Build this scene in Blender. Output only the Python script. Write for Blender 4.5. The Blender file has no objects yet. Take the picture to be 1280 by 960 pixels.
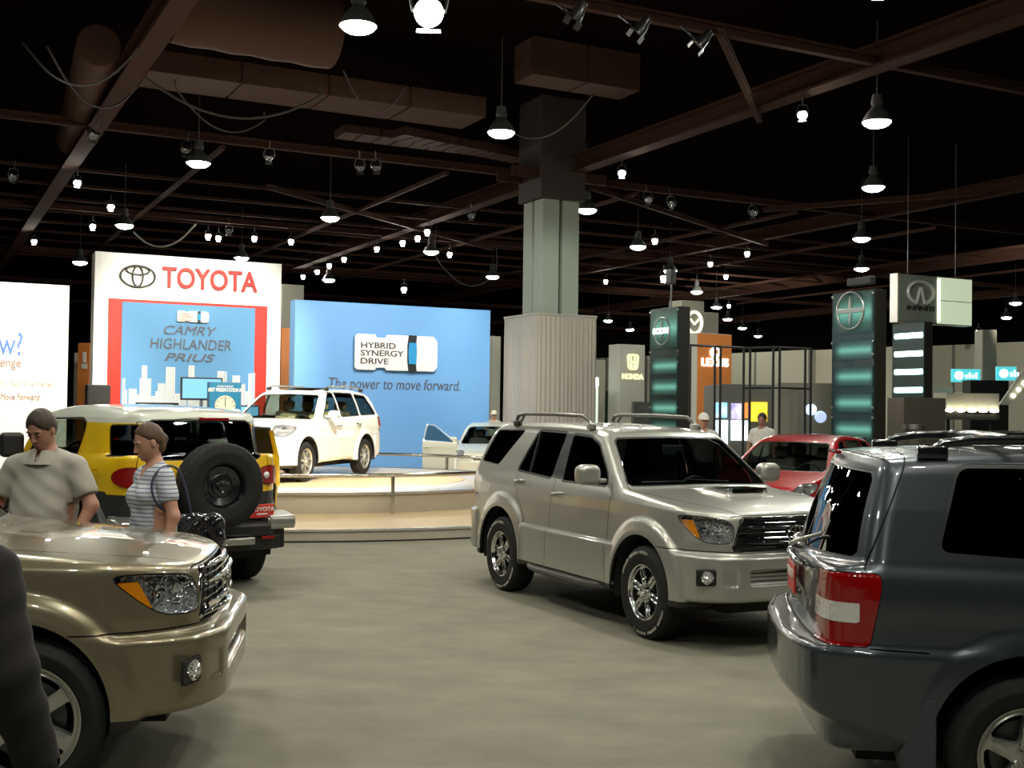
import bpy, bmesh, math
import numpy as np
from mathutils import Vector, Matrix, Euler
PI = math.pi
C = bpy.context.scene.collection
DEV = ''

# ------------------------------------------------------------------ camera model (for reading positions off the photo)
FPX, CAMH, PITCH, ROLL = 1475.0, 1.8965, .0214, .0135
def ray(u, v):
    u -= 640; v -= 480
    c, s = math.cos(-ROLL), math.sin(-ROLL)
    u, v = u*c-v*s, u*s+v*c
    X, Z = u/FPX, -v/FPX
    c, s = math.cos(PITCH), math.sin(PITCH)
    return X, c-Z*s, s+Z*c
def at_z(u, v, z):
    r = ray(u, v); t = (z-CAMH)/r[2]
    return Vector((r[0]*t, r[1]*t, z))
def at_d(u, v, d):
    r = ray(u, v); t = d/r[1]
    return Vector((r[0]*t, d, CAMH+r[2]*t))

# ------------------------------------------------------------------ materials
MATS = {}
def mat(name, base=(.5,.5,.5), rough=.5, metal=0., coat=0., coat_rough=.03, spec=.5, trans=0., emit=None, es=1., noise=None, bump=None, ior=1.5, sheen=0.):
    if name in MATS: return MATS[name]
    m = bpy.data.materials.new(name); m.use_nodes = True
    nt = m.node_tree; b = nt.nodes['Principled BSDF']
    b.inputs['Base Color'].default_value = (*base, 1)
    b.inputs['Roughness'].default_value = rough
    b.inputs['Metallic'].default_value = metal
    b.inputs['Coat Weight'].default_value = coat
    b.inputs['Coat Roughness'].default_value = coat_rough
    b.inputs['Specular IOR Level'].default_value = spec
    b.inputs['Transmission Weight'].default_value = trans
    b.inputs['IOR'].default_value = ior
    b.inputs['Sheen Weight'].default_value = sheen
    if emit:
        b.inputs['Emission Color'].default_value = (*emit, 1); b.inputs['Emission Strength'].default_value = es
    if noise or bump:
        tc = nt.nodes.new('ShaderNodeTexCoord')
    if noise:   # (scale, colour2, factor)
        n = nt.nodes.new('ShaderNodeTexNoise'); n.inputs['Scale'].default_value = noise[0]; n.inputs['Detail'].default_value = 5
        nt.links.new(tc.outputs['Object'], n.inputs['Vector'])
        r = nt.nodes.new('ShaderNodeValToRGB'); r.color_ramp.elements[0].position = .5-noise[2]; r.color_ramp.elements[1].position = .5+noise[2]
        r.color_ramp.elements[0].color = (*base, 1); r.color_ramp.elements[1].color = (*noise[1], 1)
        nt.links.new(n.outputs['Fac'], r.inputs['Fac']); nt.links.new(r.outputs['Color'], b.inputs['Base Color'])
    if bump:    # (kind, scale, strength, distance)
        if bump[0] == 'voronoi': n = nt.nodes.new('ShaderNodeTexVoronoi'); o = 'Distance'
        else: n = nt.nodes.new('ShaderNodeTexNoise'); o = 'Fac'; n.inputs['Detail'].default_value = 4
        n.inputs['Scale'].default_value = bump[1]
        nt.links.new(tc.outputs['Object'], n.inputs['Vector'])
        bp = nt.nodes.new('ShaderNodeBump'); bp.inputs['Strength'].default_value = bump[2]; bp.inputs['Distance'].default_value = bump[3]
        nt.links.new(n.outputs[o], bp.inputs['Height']); nt.links.new(bp.outputs['Normal'], b.inputs['Normal'])
    MATS[name] = m
    return m
def glass_mat(name, tint, rough=.0, refl=1.45):
    """thin pane: clear film that tints what lies behind, plus a Fresnel reflection"""
    if name in MATS: return MATS[name]
    m = bpy.data.materials.new(name); m.use_nodes = True; nt = m.node_tree
    for n in list(nt.nodes): nt.nodes.remove(n)
    out = nt.nodes.new('ShaderNodeOutputMaterial'); mx = nt.nodes.new('ShaderNodeMixShader')
    t = nt.nodes.new('ShaderNodeBsdfTransparent'); t.inputs['Color'].default_value = (*tint, 1)
    g = nt.nodes.new('ShaderNodeBsdfGlossy'); g.inputs['Roughness'].default_value = rough
    f = nt.nodes.new('ShaderNodeFresnel'); f.inputs['IOR'].default_value = refl
    geo = nt.nodes.new('ShaderNodeNewGeometry'); mm = nt.nodes.new('ShaderNodeMath'); mm.operation = 'MULTIPLY_ADD'
    # same Fresnel whichever side of the pane is seen
    nt.links.new(geo.outputs['Backfacing'], mm.inputs[0]); mm.inputs[1].default_value = 1/refl-refl; mm.inputs[2].default_value = refl
    nt.links.new(mm.outputs[0], f.inputs['IOR'])
    nt.links.new(f.outputs[0], mx.inputs[0]); nt.links.new(t.outputs[0], mx.inputs[1]); nt.links.new(g.outputs[0], mx.inputs[2])
    nt.links.new(mx.outputs[0], out.inputs['Surface'])
    MATS[name] = m
    return m

# ------------------------------------------------------------------ objects
def empty(name, loc=(0,0,0), rz=0., label=None, cat=None, group=None, kind=None, parent=None, scale=1.):
    o = bpy.data.objects.new(name, None); C.objects.link(o)
    o.location = loc; o.rotation_euler = (0,0,rz); o.scale = (scale,)*3; o.empty_display_size = .2
    if parent: o.parent = parent
    return tag(o, label, cat, group, kind)
def tag(o, label=None, cat=None, group=None, kind=None):
    if label: o['label'] = label
    if cat: o['category'] = cat
    if group: o['group'] = group
    if kind: o['kind'] = kind
    return o
def link(name, me, parent=None, loc=None, rot=None):
    o = bpy.data.objects.new(name, me); C.objects.link(o)
    if parent: o.parent = parent
    if loc is not None: o.location = loc
    if rot is not None: o.rotation_euler = rot
    return o
def bobj(name, bm, m, parent=None, loc=None, rot=None, smooth=False, angle=None):
    me = bpy.data.meshes.new(name); bm.normal_update(); bm.to_mesh(me); bm.free()
    for x in (m if isinstance(m, (list, tuple)) else [m]): me.materials.append(x)
    if smooth or angle is not None:
        me.polygons.foreach_set('use_smooth', [True]*len(me.polygons))
        if angle is not None:
            me.set_sharp_from_angle(angle=math.radians(angle))
    return link(name, me, parent, loc, rot)
def nobj(name, m, material, parent=None, loc=None, rot=None, mi=None):
    """object from a numpy mesh dict V,N,T; mi = per-triangle material index"""
    me = bpy.data.meshes.new(name)
    V, T = m['V'], m['T']
    me.vertices.add(len(V)); me.vertices.foreach_set('co', V.astype(np.float32).ravel())
    me.loops.add(len(T)*3); me.loops.foreach_set('vertex_index', T.astype(np.int32).ravel())
    me.polygons.add(len(T)); me.polygons.foreach_set('loop_start', np.arange(0, len(T)*3, 3, dtype=np.int32))
    me.polygons.foreach_set('use_smooth', np.ones(len(T), bool))
    for x in (material if isinstance(material, (list, tuple)) else [material]): me.materials.append(x)
    if mi is not None: me.polygons.foreach_set('material_index', mi.astype(np.int32))
    me.update(calc_edges=True)
    if m.get('N') is not None and len(V): me.normals_split_custom_set_from_vertices(m['N'].astype(np.float32))
    return link(name, me, parent, loc, rot)
def copy_tree(o, parent=None):
    c = o.copy(); C.objects.link(c)
    if parent is not None: c.parent = parent
    for ch in list(o.children): copy_tree(ch, c)
    return c

# bmesh primitives -------------------------------------------------
def add_box(bm, x0, x1, y0, y1, z0, z1, M=None, mi=0):
    vs = [bm.verts.new((x, y, z)) for x in (x0, x1) for y in (y0, y1) for z in (z0, z1)]
    fs = [bm.faces.new([vs[i] for i in q]) for q in ((0,1,3,2),(4,6,7,5),(0,4,5,1),(2,3,7,6),(0,2,6,4),(1,5,7,3))]
    for f in fs: f.material_index = mi
    if M is not None: bmesh.ops.transform(bm, matrix=M, verts=vs)
    return vs
def box(*a, bevel=0., seg=2, M=None):
    bm = bmesh.new(); add_box(bm, *a, M=M)
    if bevel: bmesh.ops.bevel(bm, geom=list(bm.edges), offset=bevel, segments=seg, affect='EDGES', profile=.5)
    return bm
def add_tube(bm, pts, r, n=10, closed=False, caps=True, mi=0):
    pts = [Vector(p) for p in pts]; L = len(pts); rr = r if isinstance(r, (list, tuple)) else [r]*L
    rings = []; up = None
    for i, p in enumerate(pts):
        a = pts[i-1] if (i > 0 or closed) else p; b = pts[(i+1) % L] if (i < L-1 or closed) else p
        d = (b-a).normalized() if (b-a).length > 1e-9 else Vector((0,0,1))
        if up is None:
            up = Vector((0,0,1)) if abs(d.z) < .9 else Vector((1,0,0))
        s = d.cross(up)
        if s.length < 1e-6: s = d.cross(Vector((0,1,0)))
        s.normalize(); up = s.cross(d).normalized()
        rings.append([bm.verts.new(p + s*math.cos(2*PI*k/n)*rr[i] + up*math.sin(2*PI*k/n)*rr[i]) for k in range(n)])
    R = list(zip(rings, rings[1:])) + ([(rings[-1], rings[0])] if closed else [])
    for A, B in R:
        for k in range(n):
            f = bm.faces.new((A[k], A[(k+1) % n], B[(k+1) % n], B[k])); f.material_index = mi
    if caps and not closed:
        bm.faces.new(rings[0]).material_index = mi; bm.faces.new(rings[-1][::-1]).material_index = mi
def tube(pts, r, n=10, closed=False):
    bm = bmesh.new(); add_tube(bm, pts, r, n, closed); return bm
def add_lathe(bm, prof, n=32, axis='z', mi=0, cap=True, M=None):
    """profile [(radius, height)] around an axis"""
    rings = []
    for r, h in prof:
        ring = []
        for k in range(n if r > 1e-6 else 1):
            a = 2*PI*k/n; c, s = r*math.cos(a), r*math.sin(a)
            co = {'z': (c, s, h), 'y': (c, h, s), 'x': (h, c, s)}[axis]
            ring.append(bm.verts.new(co))
        rings.append(ring)
    for A, B in zip(rings, rings[1:]):
        for k in range(n):
            q = [A[k % len(A)], A[(k+1) % len(A)], B[(k+1) % len(B)], B[k % len(B)]]
            u = []
            for v in q:
                if v not in u: u.append(v)
            if len(u) > 2: bm.faces.new(u).material_index = mi
    if M is not None: bmesh.ops.transform(bm, matrix=M, verts=[v for r in rings for v in r])
def lathe(prof, n=32, axis='z', M=None):
    bm = bmesh.new(); add_lathe(bm, prof, n, axis, M=M); bmesh.ops.recalc_face_normals(bm, faces=list(bm.faces)); return bm
def add_prism(bm, poly, d0, d1, plane='xz', mi=0, M=None):
    """extrude a 2-D polygon; plane xz extrudes along y, xy along z, yz along x"""
    f = {'xz': lambda a, b, d: (a, d, b), 'xy': lambda a, b, d: (a, b, d), 'yz': lambda a, b, d: (d, a, b)}[plane]
    A = [bm.verts.new(f(a, b, d0)) for a, b in poly]; B = [bm.verts.new(f(a, b, d1)) for a, b in poly]
    fs = [bm.faces.new(A), bm.faces.new(B[::-1])]
    for i in range(len(A)):
        j = (i+1) % len(A); fs.append(bm.faces.new((A[i], B[i], B[j], A[j])))
    for q in fs: q.material_index = mi
    if M is not None: bmesh.ops.transform(bm, matrix=M, verts=A+B)
    return A+B
def prism(poly, d0, d1, plane='xz', bevel=0., M=None):
    bm = bmesh.new(); add_prism(bm, poly, d0, d1, plane, M=M)
    bmesh.ops.recalc_face_normals(bm, faces=list(bm.faces))
    if bevel: bmesh.ops.bevel(bm, geom=list(bm.edges), offset=bevel, segments=2, affect='EDGES')
    return bm
def rpoly(pts, r, n=4):
    """round the corners of a polygon"""
    out = []; L = len(pts)
    for i in range(L):
        p = np.array(pts[i], float); a = np.array(pts[i-1], float); b = np.array(pts[(i+1) % L], float)
        rr = pts[i][2] if len(pts[i]) > 2 else r
        p = p[:2]; a = a[:2]; b = b[:2]
        la, lb = np.linalg.norm(a-p), np.linalg.norm(b-p)
        d = min(rr, la*.45, lb*.45); pa = p+(a-p)/la*d; pb = p+(b-p)/lb*d
        for k in range(n+1):
            t = k/n; out.append(tuple((1-t)**2*pa+2*t*(1-t)*p+t*t*pb))
    return out
def cr(pts, n=6, closed=False):
    """Catmull-Rom through the points"""
    P = [np.array(p, float) for p in pts]; out = []; L = len(P)
    for i in range(L if closed else L-1):
        p1, p2 = P[i], P[(i+1) % L]; p0 = P[i-1] if (i > 0 or closed) else 2*p1-p2; p3 = P[(i+2) % L] if (i+2 < L or closed) else 2*p2-p1
        for k in range(n):
            t = k/n; out.append(tuple(.5*(2*p1+(p2-p0)*t+(2*p0-5*p1+4*p2-p3)*t*t+(3*p1-p0-3*p2+p3)*t**3)))
    if not closed: out.append(tuple(P[-1]))
    return out
def text(name, body, size, m, parent=None, loc=(0,0,0), rot=(PI/2,0,0), align='CENTER', extrude=.004, offset=0., shear=0., sx=1., space=1.):
    cu = bpy.data.curves.new(name, 'FONT'); cu.body = body; cu.size = size; cu.align_x = align; cu.extrude = extrude; cu.offset = offset
    cu.shear = shear; cu.space_character = space; cu.align_y = 'CENTER'; cu.resolution_u = 4
    o = bpy.data.objects.new(name, cu); C.objects.link(o)
    dg = bpy.context.evaluated_depsgraph_get(); me = bpy.data.meshes.new_from_object(o.evaluated_get(dg))
    bpy.data.objects.remove(o); bpy.data.curves.remove(cu)
    me.name = name; me.materials.clear(); me.materials.append(m)
    if sx != 1: me.transform(Matrix.Diagonal((sx, 1, 1, 1)))
    return link(name, me, parent, loc, rot)

# ------------------------------------------------------------------ implicit surfaces
def smin(a, b, k):
    h = np.maximum(k-np.abs(a-b), 0)/k
    return np.minimum(a, b)-h*h*k*.25
def smax(a, b, k): return -smin(-a, -b, k)
def lin(z, zs, ys): return np.interp(z, zs, ys)
def psdf(px, pz, poly):
    """signed distance to a polygon, negative inside"""
    px, pz = np.broadcast_arrays(np.asarray(px, float), np.asarray(pz, float))
    P = np.array([(p[0], p[1]) for p in poly], float); Q = np.roll(P, -1, 0)
    d = np.full(px.shape, 1e9); ins = np.zeros(px.shape, bool)
    for (ax, ay), (bx, by) in zip(P, Q):
        ex, ey = bx-ax, by-ay; L = ex*ex+ey*ey
        if L < 1e-14: continue
        wx, wy = px-ax, pz-ay
        t = np.clip((wx*ex+wy*ey)/L, 0, 1)
        d = np.minimum(d, (wx-ex*t)**2+(wy-ey*t)**2)
        c = (ay > pz) != (by > pz)
        if by != ay: ins ^= c & (px < (bx-ax)*(pz-ay)/(by-ay)+ax)
    d = np.sqrt(d)
    return np.where(ins, -d, d)
def plsdf(px, pz, line):
    """unsigned distance to an open polyline"""
    d = 1e9
    for (ax, ay), (bx, by) in zip(line, line[1:]):
        ex, ey = bx-ax, by-ay; L = ex*ex+ey*ey+1e-12
        t = np.clip(((px-ax)*ex+(pz-ay)*ey)/L, 0, 1)
        d = np.minimum(d, (px-ax-ex*t)**2+(pz-ay-ey*t)**2)
    return np.sqrt(d)
def caps(x, y, z, a, b, ra, rb=None):
    """tapered capsule"""
    rb = ra if rb is None else rb
    ex, ey, ez = b[0]-a[0], b[1]-a[1], b[2]-a[2]; L = ex*ex+ey*ey+ez*ez+1e-12
    t = np.clip(((x-a[0])*ex+(y-a[1])*ey+(z-a[2])*ez)/L, 0, 1)
    return np.sqrt((x-a[0]-ex*t)**2+(y-a[1]-ey*t)**2+(z-a[2]-ez*t)**2)-(ra+(rb-ra)*t)
def ell(x, y, z, c, r):
    k0 = np.sqrt(((x-c[0])/r[0])**2+((y-c[1])/r[1])**2+((z-c[2])/r[2])**2)
    k1 = np.sqrt(((x-c[0])/r[0]**2)**2+((y-c[1])/r[1]**2)**2+((z-c[2])/r[2]**2)**2)+1e-9
    return k0*(k0-1)/k1
def rbx(x, y, z, c, h, r):
    qx, qy, qz = np.abs(x-c[0])-h[0]+r, np.abs(y-c[1])-h[1]+r, np.abs(z-c[2])-h[2]+r
    return np.sqrt(np.maximum(qx,0)**2+np.maximum(qy,0)**2+np.maximum(qz,0)**2)+np.minimum(np.maximum(qx, np.maximum(qy, qz)), 0)-r
def mesh_sdf(f, lo, hi, h, eps=None, iters=3):
    xs, ys, zs = (np.arange(lo[i], hi[i]+h, h) for i in range(3))
    F = np.broadcast_to(f(xs[:,None,None], ys[None,:,None], zs[None,None,:]), (len(xs), len(ys), len(zs))).astype(np.float32)
    S = F < 0
    c = np.zeros([n-1 for n in S.shape], np.int8)
    offs = [(i,j,k) for i in (0,1) for j in (0,1) for k in (0,1)]
    nx, ny, nz = c.shape
    for i,j,k in offs: c += S[i:i+nx, j:j+ny, k:k+nz]
    act = (c > 0) & (c < 8)
    idx = np.full(act.shape, -1, np.int64); I = np.argwhere(act); idx[act] = np.arange(len(I))
    acc = np.zeros((len(I), 3)); cnt = np.zeros(len(I))
    for a in offs:
        for ax in range(3):
            if a[ax]: continue
            b = list(a); b[ax] = 1
            fa = F[I[:,0]+a[0], I[:,1]+a[1], I[:,2]+a[2]]; fb = F[I[:,0]+b[0], I[:,1]+b[1], I[:,2]+b[2]]
            m = (fa < 0) != (fb < 0); t = np.where(m, fa/np.where(m, fa-fb, 1), 0)
            p = np.array(a, float)[None]+np.zeros((len(I), 3)); p[:,ax] += t
            acc += p*m[:,None]; cnt += m
    P = (I+acc/cnt[:,None])*h+np.array([xs[0], ys[0], zs[0]])
    quads = []
    for ax in range(3):
        u, v = (ax+1) % 3, (ax+2) % 3
        A = [slice(None)]*3; B = [slice(None)]*3; A[ax] = slice(0,-1); B[ax] = slice(1,None)
        ch = S[tuple(A)] != S[tuple(B)]; E = np.argwhere(ch); up = S[tuple(A)][ch]
        ok = (E[:,u] >= 1) & (E[:,v] >= 1) & (E[:,u] < act.shape[u]) & (E[:,v] < act.shape[v]); E = E[ok]; up = up[ok]
        q = []
        for du, dv in ((-1,-1),(0,-1),(0,0),(-1,0)):
            G = E.copy(); G[:,u] += du; G[:,v] += dv; q.append(idx[G[:,0],G[:,1],G[:,2]])
        q = np.stack(q, 1); q[~up] = q[~up][:,::-1]; quads.append(q)
    Q = np.concatenate(quads); Q = Q[(Q >= 0).all(1)]
    e = eps or h*.5
    def ev(P): return f(P[:,0], P[:,1], P[:,2])
    def grad(P):
        g = np.zeros_like(P)
        for i in range(3):
            d = np.zeros(3); d[i] = e; g[:,i] = (ev(P+d)-ev(P-d))/(2*e)
        return g
    P0 = P.copy()
    for _ in range(iters):
        g = grad(P); v = ev(P); n2 = (g*g).sum(1)+1e-9
        st = -(v/n2)[:,None]*g; L = np.linalg.norm(st, axis=1, keepdims=True)+1e-12
        P = P+st*np.minimum(1, .5*h/L)
        D = P-P0; L = np.linalg.norm(D, axis=1, keepdims=True)+1e-12; P = P0+D*np.minimum(1, .8*h/L)
    g = grad(P); N = g/(np.linalg.norm(g, axis=1, keepdims=True)+1e-9)
    # shorter diagonal
    d1 = np.linalg.norm(P[Q[:,0]]-P[Q[:,2]], axis=1) <= np.linalg.norm(P[Q[:,1]]-P[Q[:,3]], axis=1)
    T = np.concatenate([Q[d1][:,[0,1,2]], Q[d1][:,[0,2,3]], Q[~d1][:,[0,1,3]], Q[~d1][:,[1,2,3]]])
    return dict(V=P, N=N, T=T)
def compact(V, N, T):
    u, inv = np.unique(T, return_inverse=True)
    return dict(V=V[u], N=N[u], T=inv.reshape(T.shape))
def split(m, phi):
    """cut along phi=0 -> (inside, outside)"""
    V, N, T = m['V'], m['N'], m['T']
    phi = np.where(np.abs(phi) < 1e-7, 1e-7, phi); s = phi < 0; c = s[T].sum(1)
    if len(T) == 0 or not ((c > 0).any()): return compact(V, N, T[:0]), m
    one = T[c == 1]; two = T[c == 2]
    def rot(T, lone):
        k = lone.argmax(1); r = np.arange(len(T)); return np.stack([T[r,k], T[r,(k+1)%3], T[r,(k+2)%3]], 1)
    A = rot(one, s[one]) if len(one) else one; B = rot(two, ~s[two]) if len(two) else two
    M = np.concatenate([A, B]); e = np.concatenate([M[:,[0,1]], M[:,[0,2]]])
    if len(e):
        es = np.sort(e, 1); key, inv = np.unique(es, axis=0, return_inverse=True); inv = inv.ravel()
        pa, pb = phi[key[:,0]], phi[key[:,1]]; t = (pa/(pa-pb))[:,None]
        nV = V[key[:,0]]*(1-t)+V[key[:,1]]*t; nN = N[key[:,0]]*(1-t)+N[key[:,1]]*t
        nN /= np.linalg.norm(nN, axis=1, keepdims=True)+1e-9
        n0 = len(V); V = np.concatenate([V, nV]); N = np.concatenate([N, nN])
        p = n0+inv[:len(M)]; q = n0+inv[len(M):]
        lone = np.stack([M[:,0], p, q], 1); rest = np.concatenate([np.stack([p, M[:,1], M[:,2]], 1), np.stack([p, M[:,2], q], 1)])
        isA = np.arange(len(M)) < len(A); rA = np.concatenate([isA, isA])
        ins = np.concatenate([T[c == 3], lone[isA], rest[~rA]]); out = np.concatenate([T[c == 0], lone[~isA], rest[rA]])
    else: ins, out = T[c == 3], T[c == 0]
    return compact(V, N, ins), compact(V, N, out)
def refine(m, mask):
    """split marked triangles in four (T-junctions stay on straight edges, so nothing opens)"""
    V, N, T = m['V'], m['N'], m['T']; A = T[mask]; B = T[~mask]
    if not len(A): return m
    e = np.sort(np.concatenate([A[:,[0,1]], A[:,[1,2]], A[:,[2,0]]]), 1); key, inv = np.unique(e, axis=0, return_inverse=True); inv = inv.ravel()+len(V); k = len(A)
    nV = (V[key[:,0]]+V[key[:,1]])/2; nN = N[key[:,0]]+N[key[:,1]]; nN /= np.linalg.norm(nN, axis=1, keepdims=True)+1e-9
    p, q, r = inv[:k], inv[k:2*k], inv[2*k:]
    T2 = np.concatenate([np.stack([A[:,0],p,r],1), np.stack([p,A[:,1],q],1), np.stack([r,q,A[:,2]],1), np.stack([p,q,r],1)])
    return dict(V=np.concatenate([V,nV]), N=np.concatenate([N,nN]), T=np.concatenate([B,T2]))
def mirror(m):
    s = np.array([1,-1,1]); return dict(V=m['V']*s, N=m['N']*s, T=m['T'][:,::-1])
def join(*ms):
    ms = [m for m in ms if m is not None and len(m['T'])]; V, N, T, mi, o = [], [], [], [], 0
    if not ms: return dict(V=np.zeros((0,3)), N=np.zeros((0,3)), T=np.zeros((0,3), int))
    for m in ms: V.append(m['V']); N.append(m['N']); T.append(m['T']+o); o += len(m['V'])
    return dict(V=np.concatenate(V), N=np.concatenate(N), T=np.concatenate(T))
def push(m, d): return dict(V=m['V']+m['N']*d, N=m['N'], T=m['T'])
def lining(m, d):
    """the inner skin of a shell"""
    return dict(V=m['V']-m['N']*d, N=-m['N'], T=m['T'][:,::-1])
def edges_open(T):
    E = np.concatenate([T[:,[0,1]], T[:,[1,2]], T[:,[2,0]]]); es = np.sort(E, 1)
    key, inv, cnt = np.unique(es, axis=0, return_inverse=True, return_counts=True)
    return E[cnt[inv.ravel()] == 1]
def thick(m, vec, mi0=0, mi1=1):
    """close a sheet into a plate: walls along its open border towards V+vec (per vertex or constant)"""
    E = edges_open(m['T']); V = m['V']; W = V+vec
    a, b = V[E[:,0]], V[E[:,1]]; c, d = W[E[:,1]], W[E[:,0]]
    n = np.cross(b-a, d-a); n /= np.linalg.norm(n, axis=1, keepdims=True)+1e-12
    k = len(E); VV = np.concatenate([a,b,c,d]); NN = np.concatenate([-n]*4); r = np.arange(k)
    TT = np.concatenate([np.stack([r, r+3*k, r+2*k], 1), np.stack([r, r+2*k, r+k], 1)])
    return dict(V=VV, N=NN, T=TT)
# ------------------------------------------------------------------ car materials
def paint(name, c, metal=.35, rough=.38):
    return mat(name, c, rough=rough, metal=metal, coat=1., coat_rough=.015)
M_TYRE = mat('tyre_rubber', (.010,.010,.010), rough=.7, spec=.25, noise=(9,(.018,.018,.017),.2))
M_BLACK = mat('black_plastic', (.012,.012,.013), rough=.45)
M_GLOSSBLACK = mat('gloss_black', (.008,.008,.01), rough=.12, coat=1.)
M_GAP = mat('shut_line_black', (.004,.004,.004), rough=.8)
M_CHROME = mat('chrome', (.75,.76,.78), rough=.06, metal=1.)
M_FACET = mat('faceted_reflector', (1.,1.,1.), rough=.06, metal=.8, bump=('voronoi', 34, 1., .05))
M_SATIN = mat('satin_silver', (.55,.55,.52), rough=.28, metal=.9)
M_RIM = mat('alloy_silver', (.50,.50,.45), rough=.30, metal=.75, coat=.6)
M_POLISH = mat('polished_alloy', (.74,.75,.76), rough=.13, metal=1.)
M_DISC = mat('brake_iron', (.10,.10,.10), rough=.4, metal=.8)
M_UNDER = mat('underbody_black', (.008,.008,.008), rough=.8)
M_CABIN = mat('cabin_dark_cloth', (.035,.033,.03), rough=.9)
M_LINER = mat('headliner_grey', (.05,.048,.045), rough=.9)
M_BEIGE = mat('beige_leather', (.45,.36,.22), rough=.55)
M_GREYSEAT = mat('grey_seat_cloth', (.11,.11,.10), rough=.9)
M_AMBER = mat('amber_lens', (.85,.28,.01), rough=.08, coat=1.)
M_RED = mat('red_lens', (.26,.002,.003), rough=.15, coat=1., bump=('voronoi', 60, .12, .01))
M_CLEARLENS = mat('clear_lens_backing', (.80,.78,.72), rough=.12, metal=.3, coat=1., bump=('voronoi', 40, .4, .01))
G_DARK = glass_mat('privacy_glass', (.035,.035,.04))
G_MID = glass_mat('tinted_glass', (.32,.36,.33))
G_CLEAR = glass_mat('windscreen_glass', (.62,.70,.64))
G_LENS = glass_mat('lamp_lens', (.93,.95,.97))

# ------------------------------------------------------------------ wheels
def rim_mesh(rr, n, w0, w1, r1, r2, twin=0., dish=.03, bulge=.012, rot=0., step=(64,320), soft=.02):
    nr, nt = step
    r = np.linspace(.004, rr, nr); t = np.linspace(0, 2*PI, nt, endpoint=False)
    Rg, Tg = np.meshgrid(r, t, indexing='ij')
    def spoke(R, T):
        a = (T-rot+PI/n) % (2*PI/n)-PI/n
        if twin: a = np.abs(a)-twin/np.maximum(R, .03)
        w = np.interp(R, [r1, r2], [w0, w1])
        return np.abs(a)*R-w, w
    d, w = spoke(Rg, Tg)
    y = np.interp(Rg/rr, [0, .22, .30, .55, .86, .91, .965, 1.], [-.2*dish, -.3*dish, -.55*dish, -.75*dish, -.55*dish, -.75*dish, -.002, 0])
    mid = np.clip((Rg-r1)/.03, 0, 1)*np.clip((r2-Rg)/.03, 0, 1)
    y = y+mid*bulge*(1-(np.clip(d+w, 0, w)/w)**2)
    V = np.stack([Rg*np.cos(Tg), y, Rg*np.sin(Tg)], -1).reshape(-1, 3)
    i, j = np.meshgrid(np.arange(nr-1), np.arange(nt), indexing='ij'); j2 = (j+1) % nt
    a, b, c, e = (i*nt+j).ravel(), ((i+1)*nt+j).ravel(), ((i+1)*nt+j2).ravel(), (i*nt+j2).ravel()
    T = np.concatenate([np.stack([a,c,b],1), np.stack([a,e,c],1)])
    Yr, Yt = np.gradient(y, r, axis=0), (np.roll(y,-1,1)-np.roll(y,1,1))/(2*(t[1]-t[0]))/Rg
    N = np.stack([-(Yr*np.cos(Tg)-Yt*np.sin(Tg)), np.ones_like(y), -(Yr*np.sin(Tg)+Yt*np.cos(Tg))], -1).reshape(-1,3)
    N /= np.linalg.norm(N, axis=1, keepdims=True)
    m = dict(V=V, N=N, T=T)
    R = np.hypot(V[:,0], V[:,2]); Th = np.arctan2(V[:,2], V[:,0]); d, w = spoke(R, Th)
    phi = smax(smax(-d, r1-R, soft), R-r2, soft)
    _, keep = split(m, phi)
    wall = thick(keep, np.array([0,-.05,0]))
    return join(keep, wall)
def tyre_bm(R, w, rr, tread=True, n=96):
    hw = w/2
    prof = [(rr-.005,-hw*.72),(rr,-hw*.86),(rr+.012,-hw*.93),(rr+(R-rr)*.45,-hw*1.0),(R-.03,-hw*.92),(R-.010,-hw*.82),(R,-hw*.70),(R,-hw*.40),(R-.008,-hw*.38),(R-.008,-hw*.32),(R,-hw*.30),
            (R,hw*.30),(R-.008,hw*.32),(R-.008,hw*.38),(R,hw*.40),(R,hw*.70),(R-.010,hw*.82),(R-.03,hw*.92),(rr+(R-rr)*.60,hw*.99),(rr+(R-rr)*.58,hw*1.005),(rr+(R-rr)*.45,hw*1.0),(rr+.016,hw*.94),(rr+.006,hw*.93),(rr,hw*.86),(rr-.005,hw*.72)]
    bm = bmesh.new(); add_lathe(bm, prof, n, 'y')
    if tread:
        for v in bm.verts:
            r = math.hypot(v.co.x, v.co.z)
            if r > R-.02 and abs(v.co.y) > hw*.35:
                k = round(math.atan2(v.co.z, v.co.x)/(2*PI)*n)
                if k % 3 == 0: v.co.x *= 1-.006/r; v.co.z *= 1-.006/r
    bmesh.ops.recalc_face_normals(bm, faces=list(bm.faces))
    return bm
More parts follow.
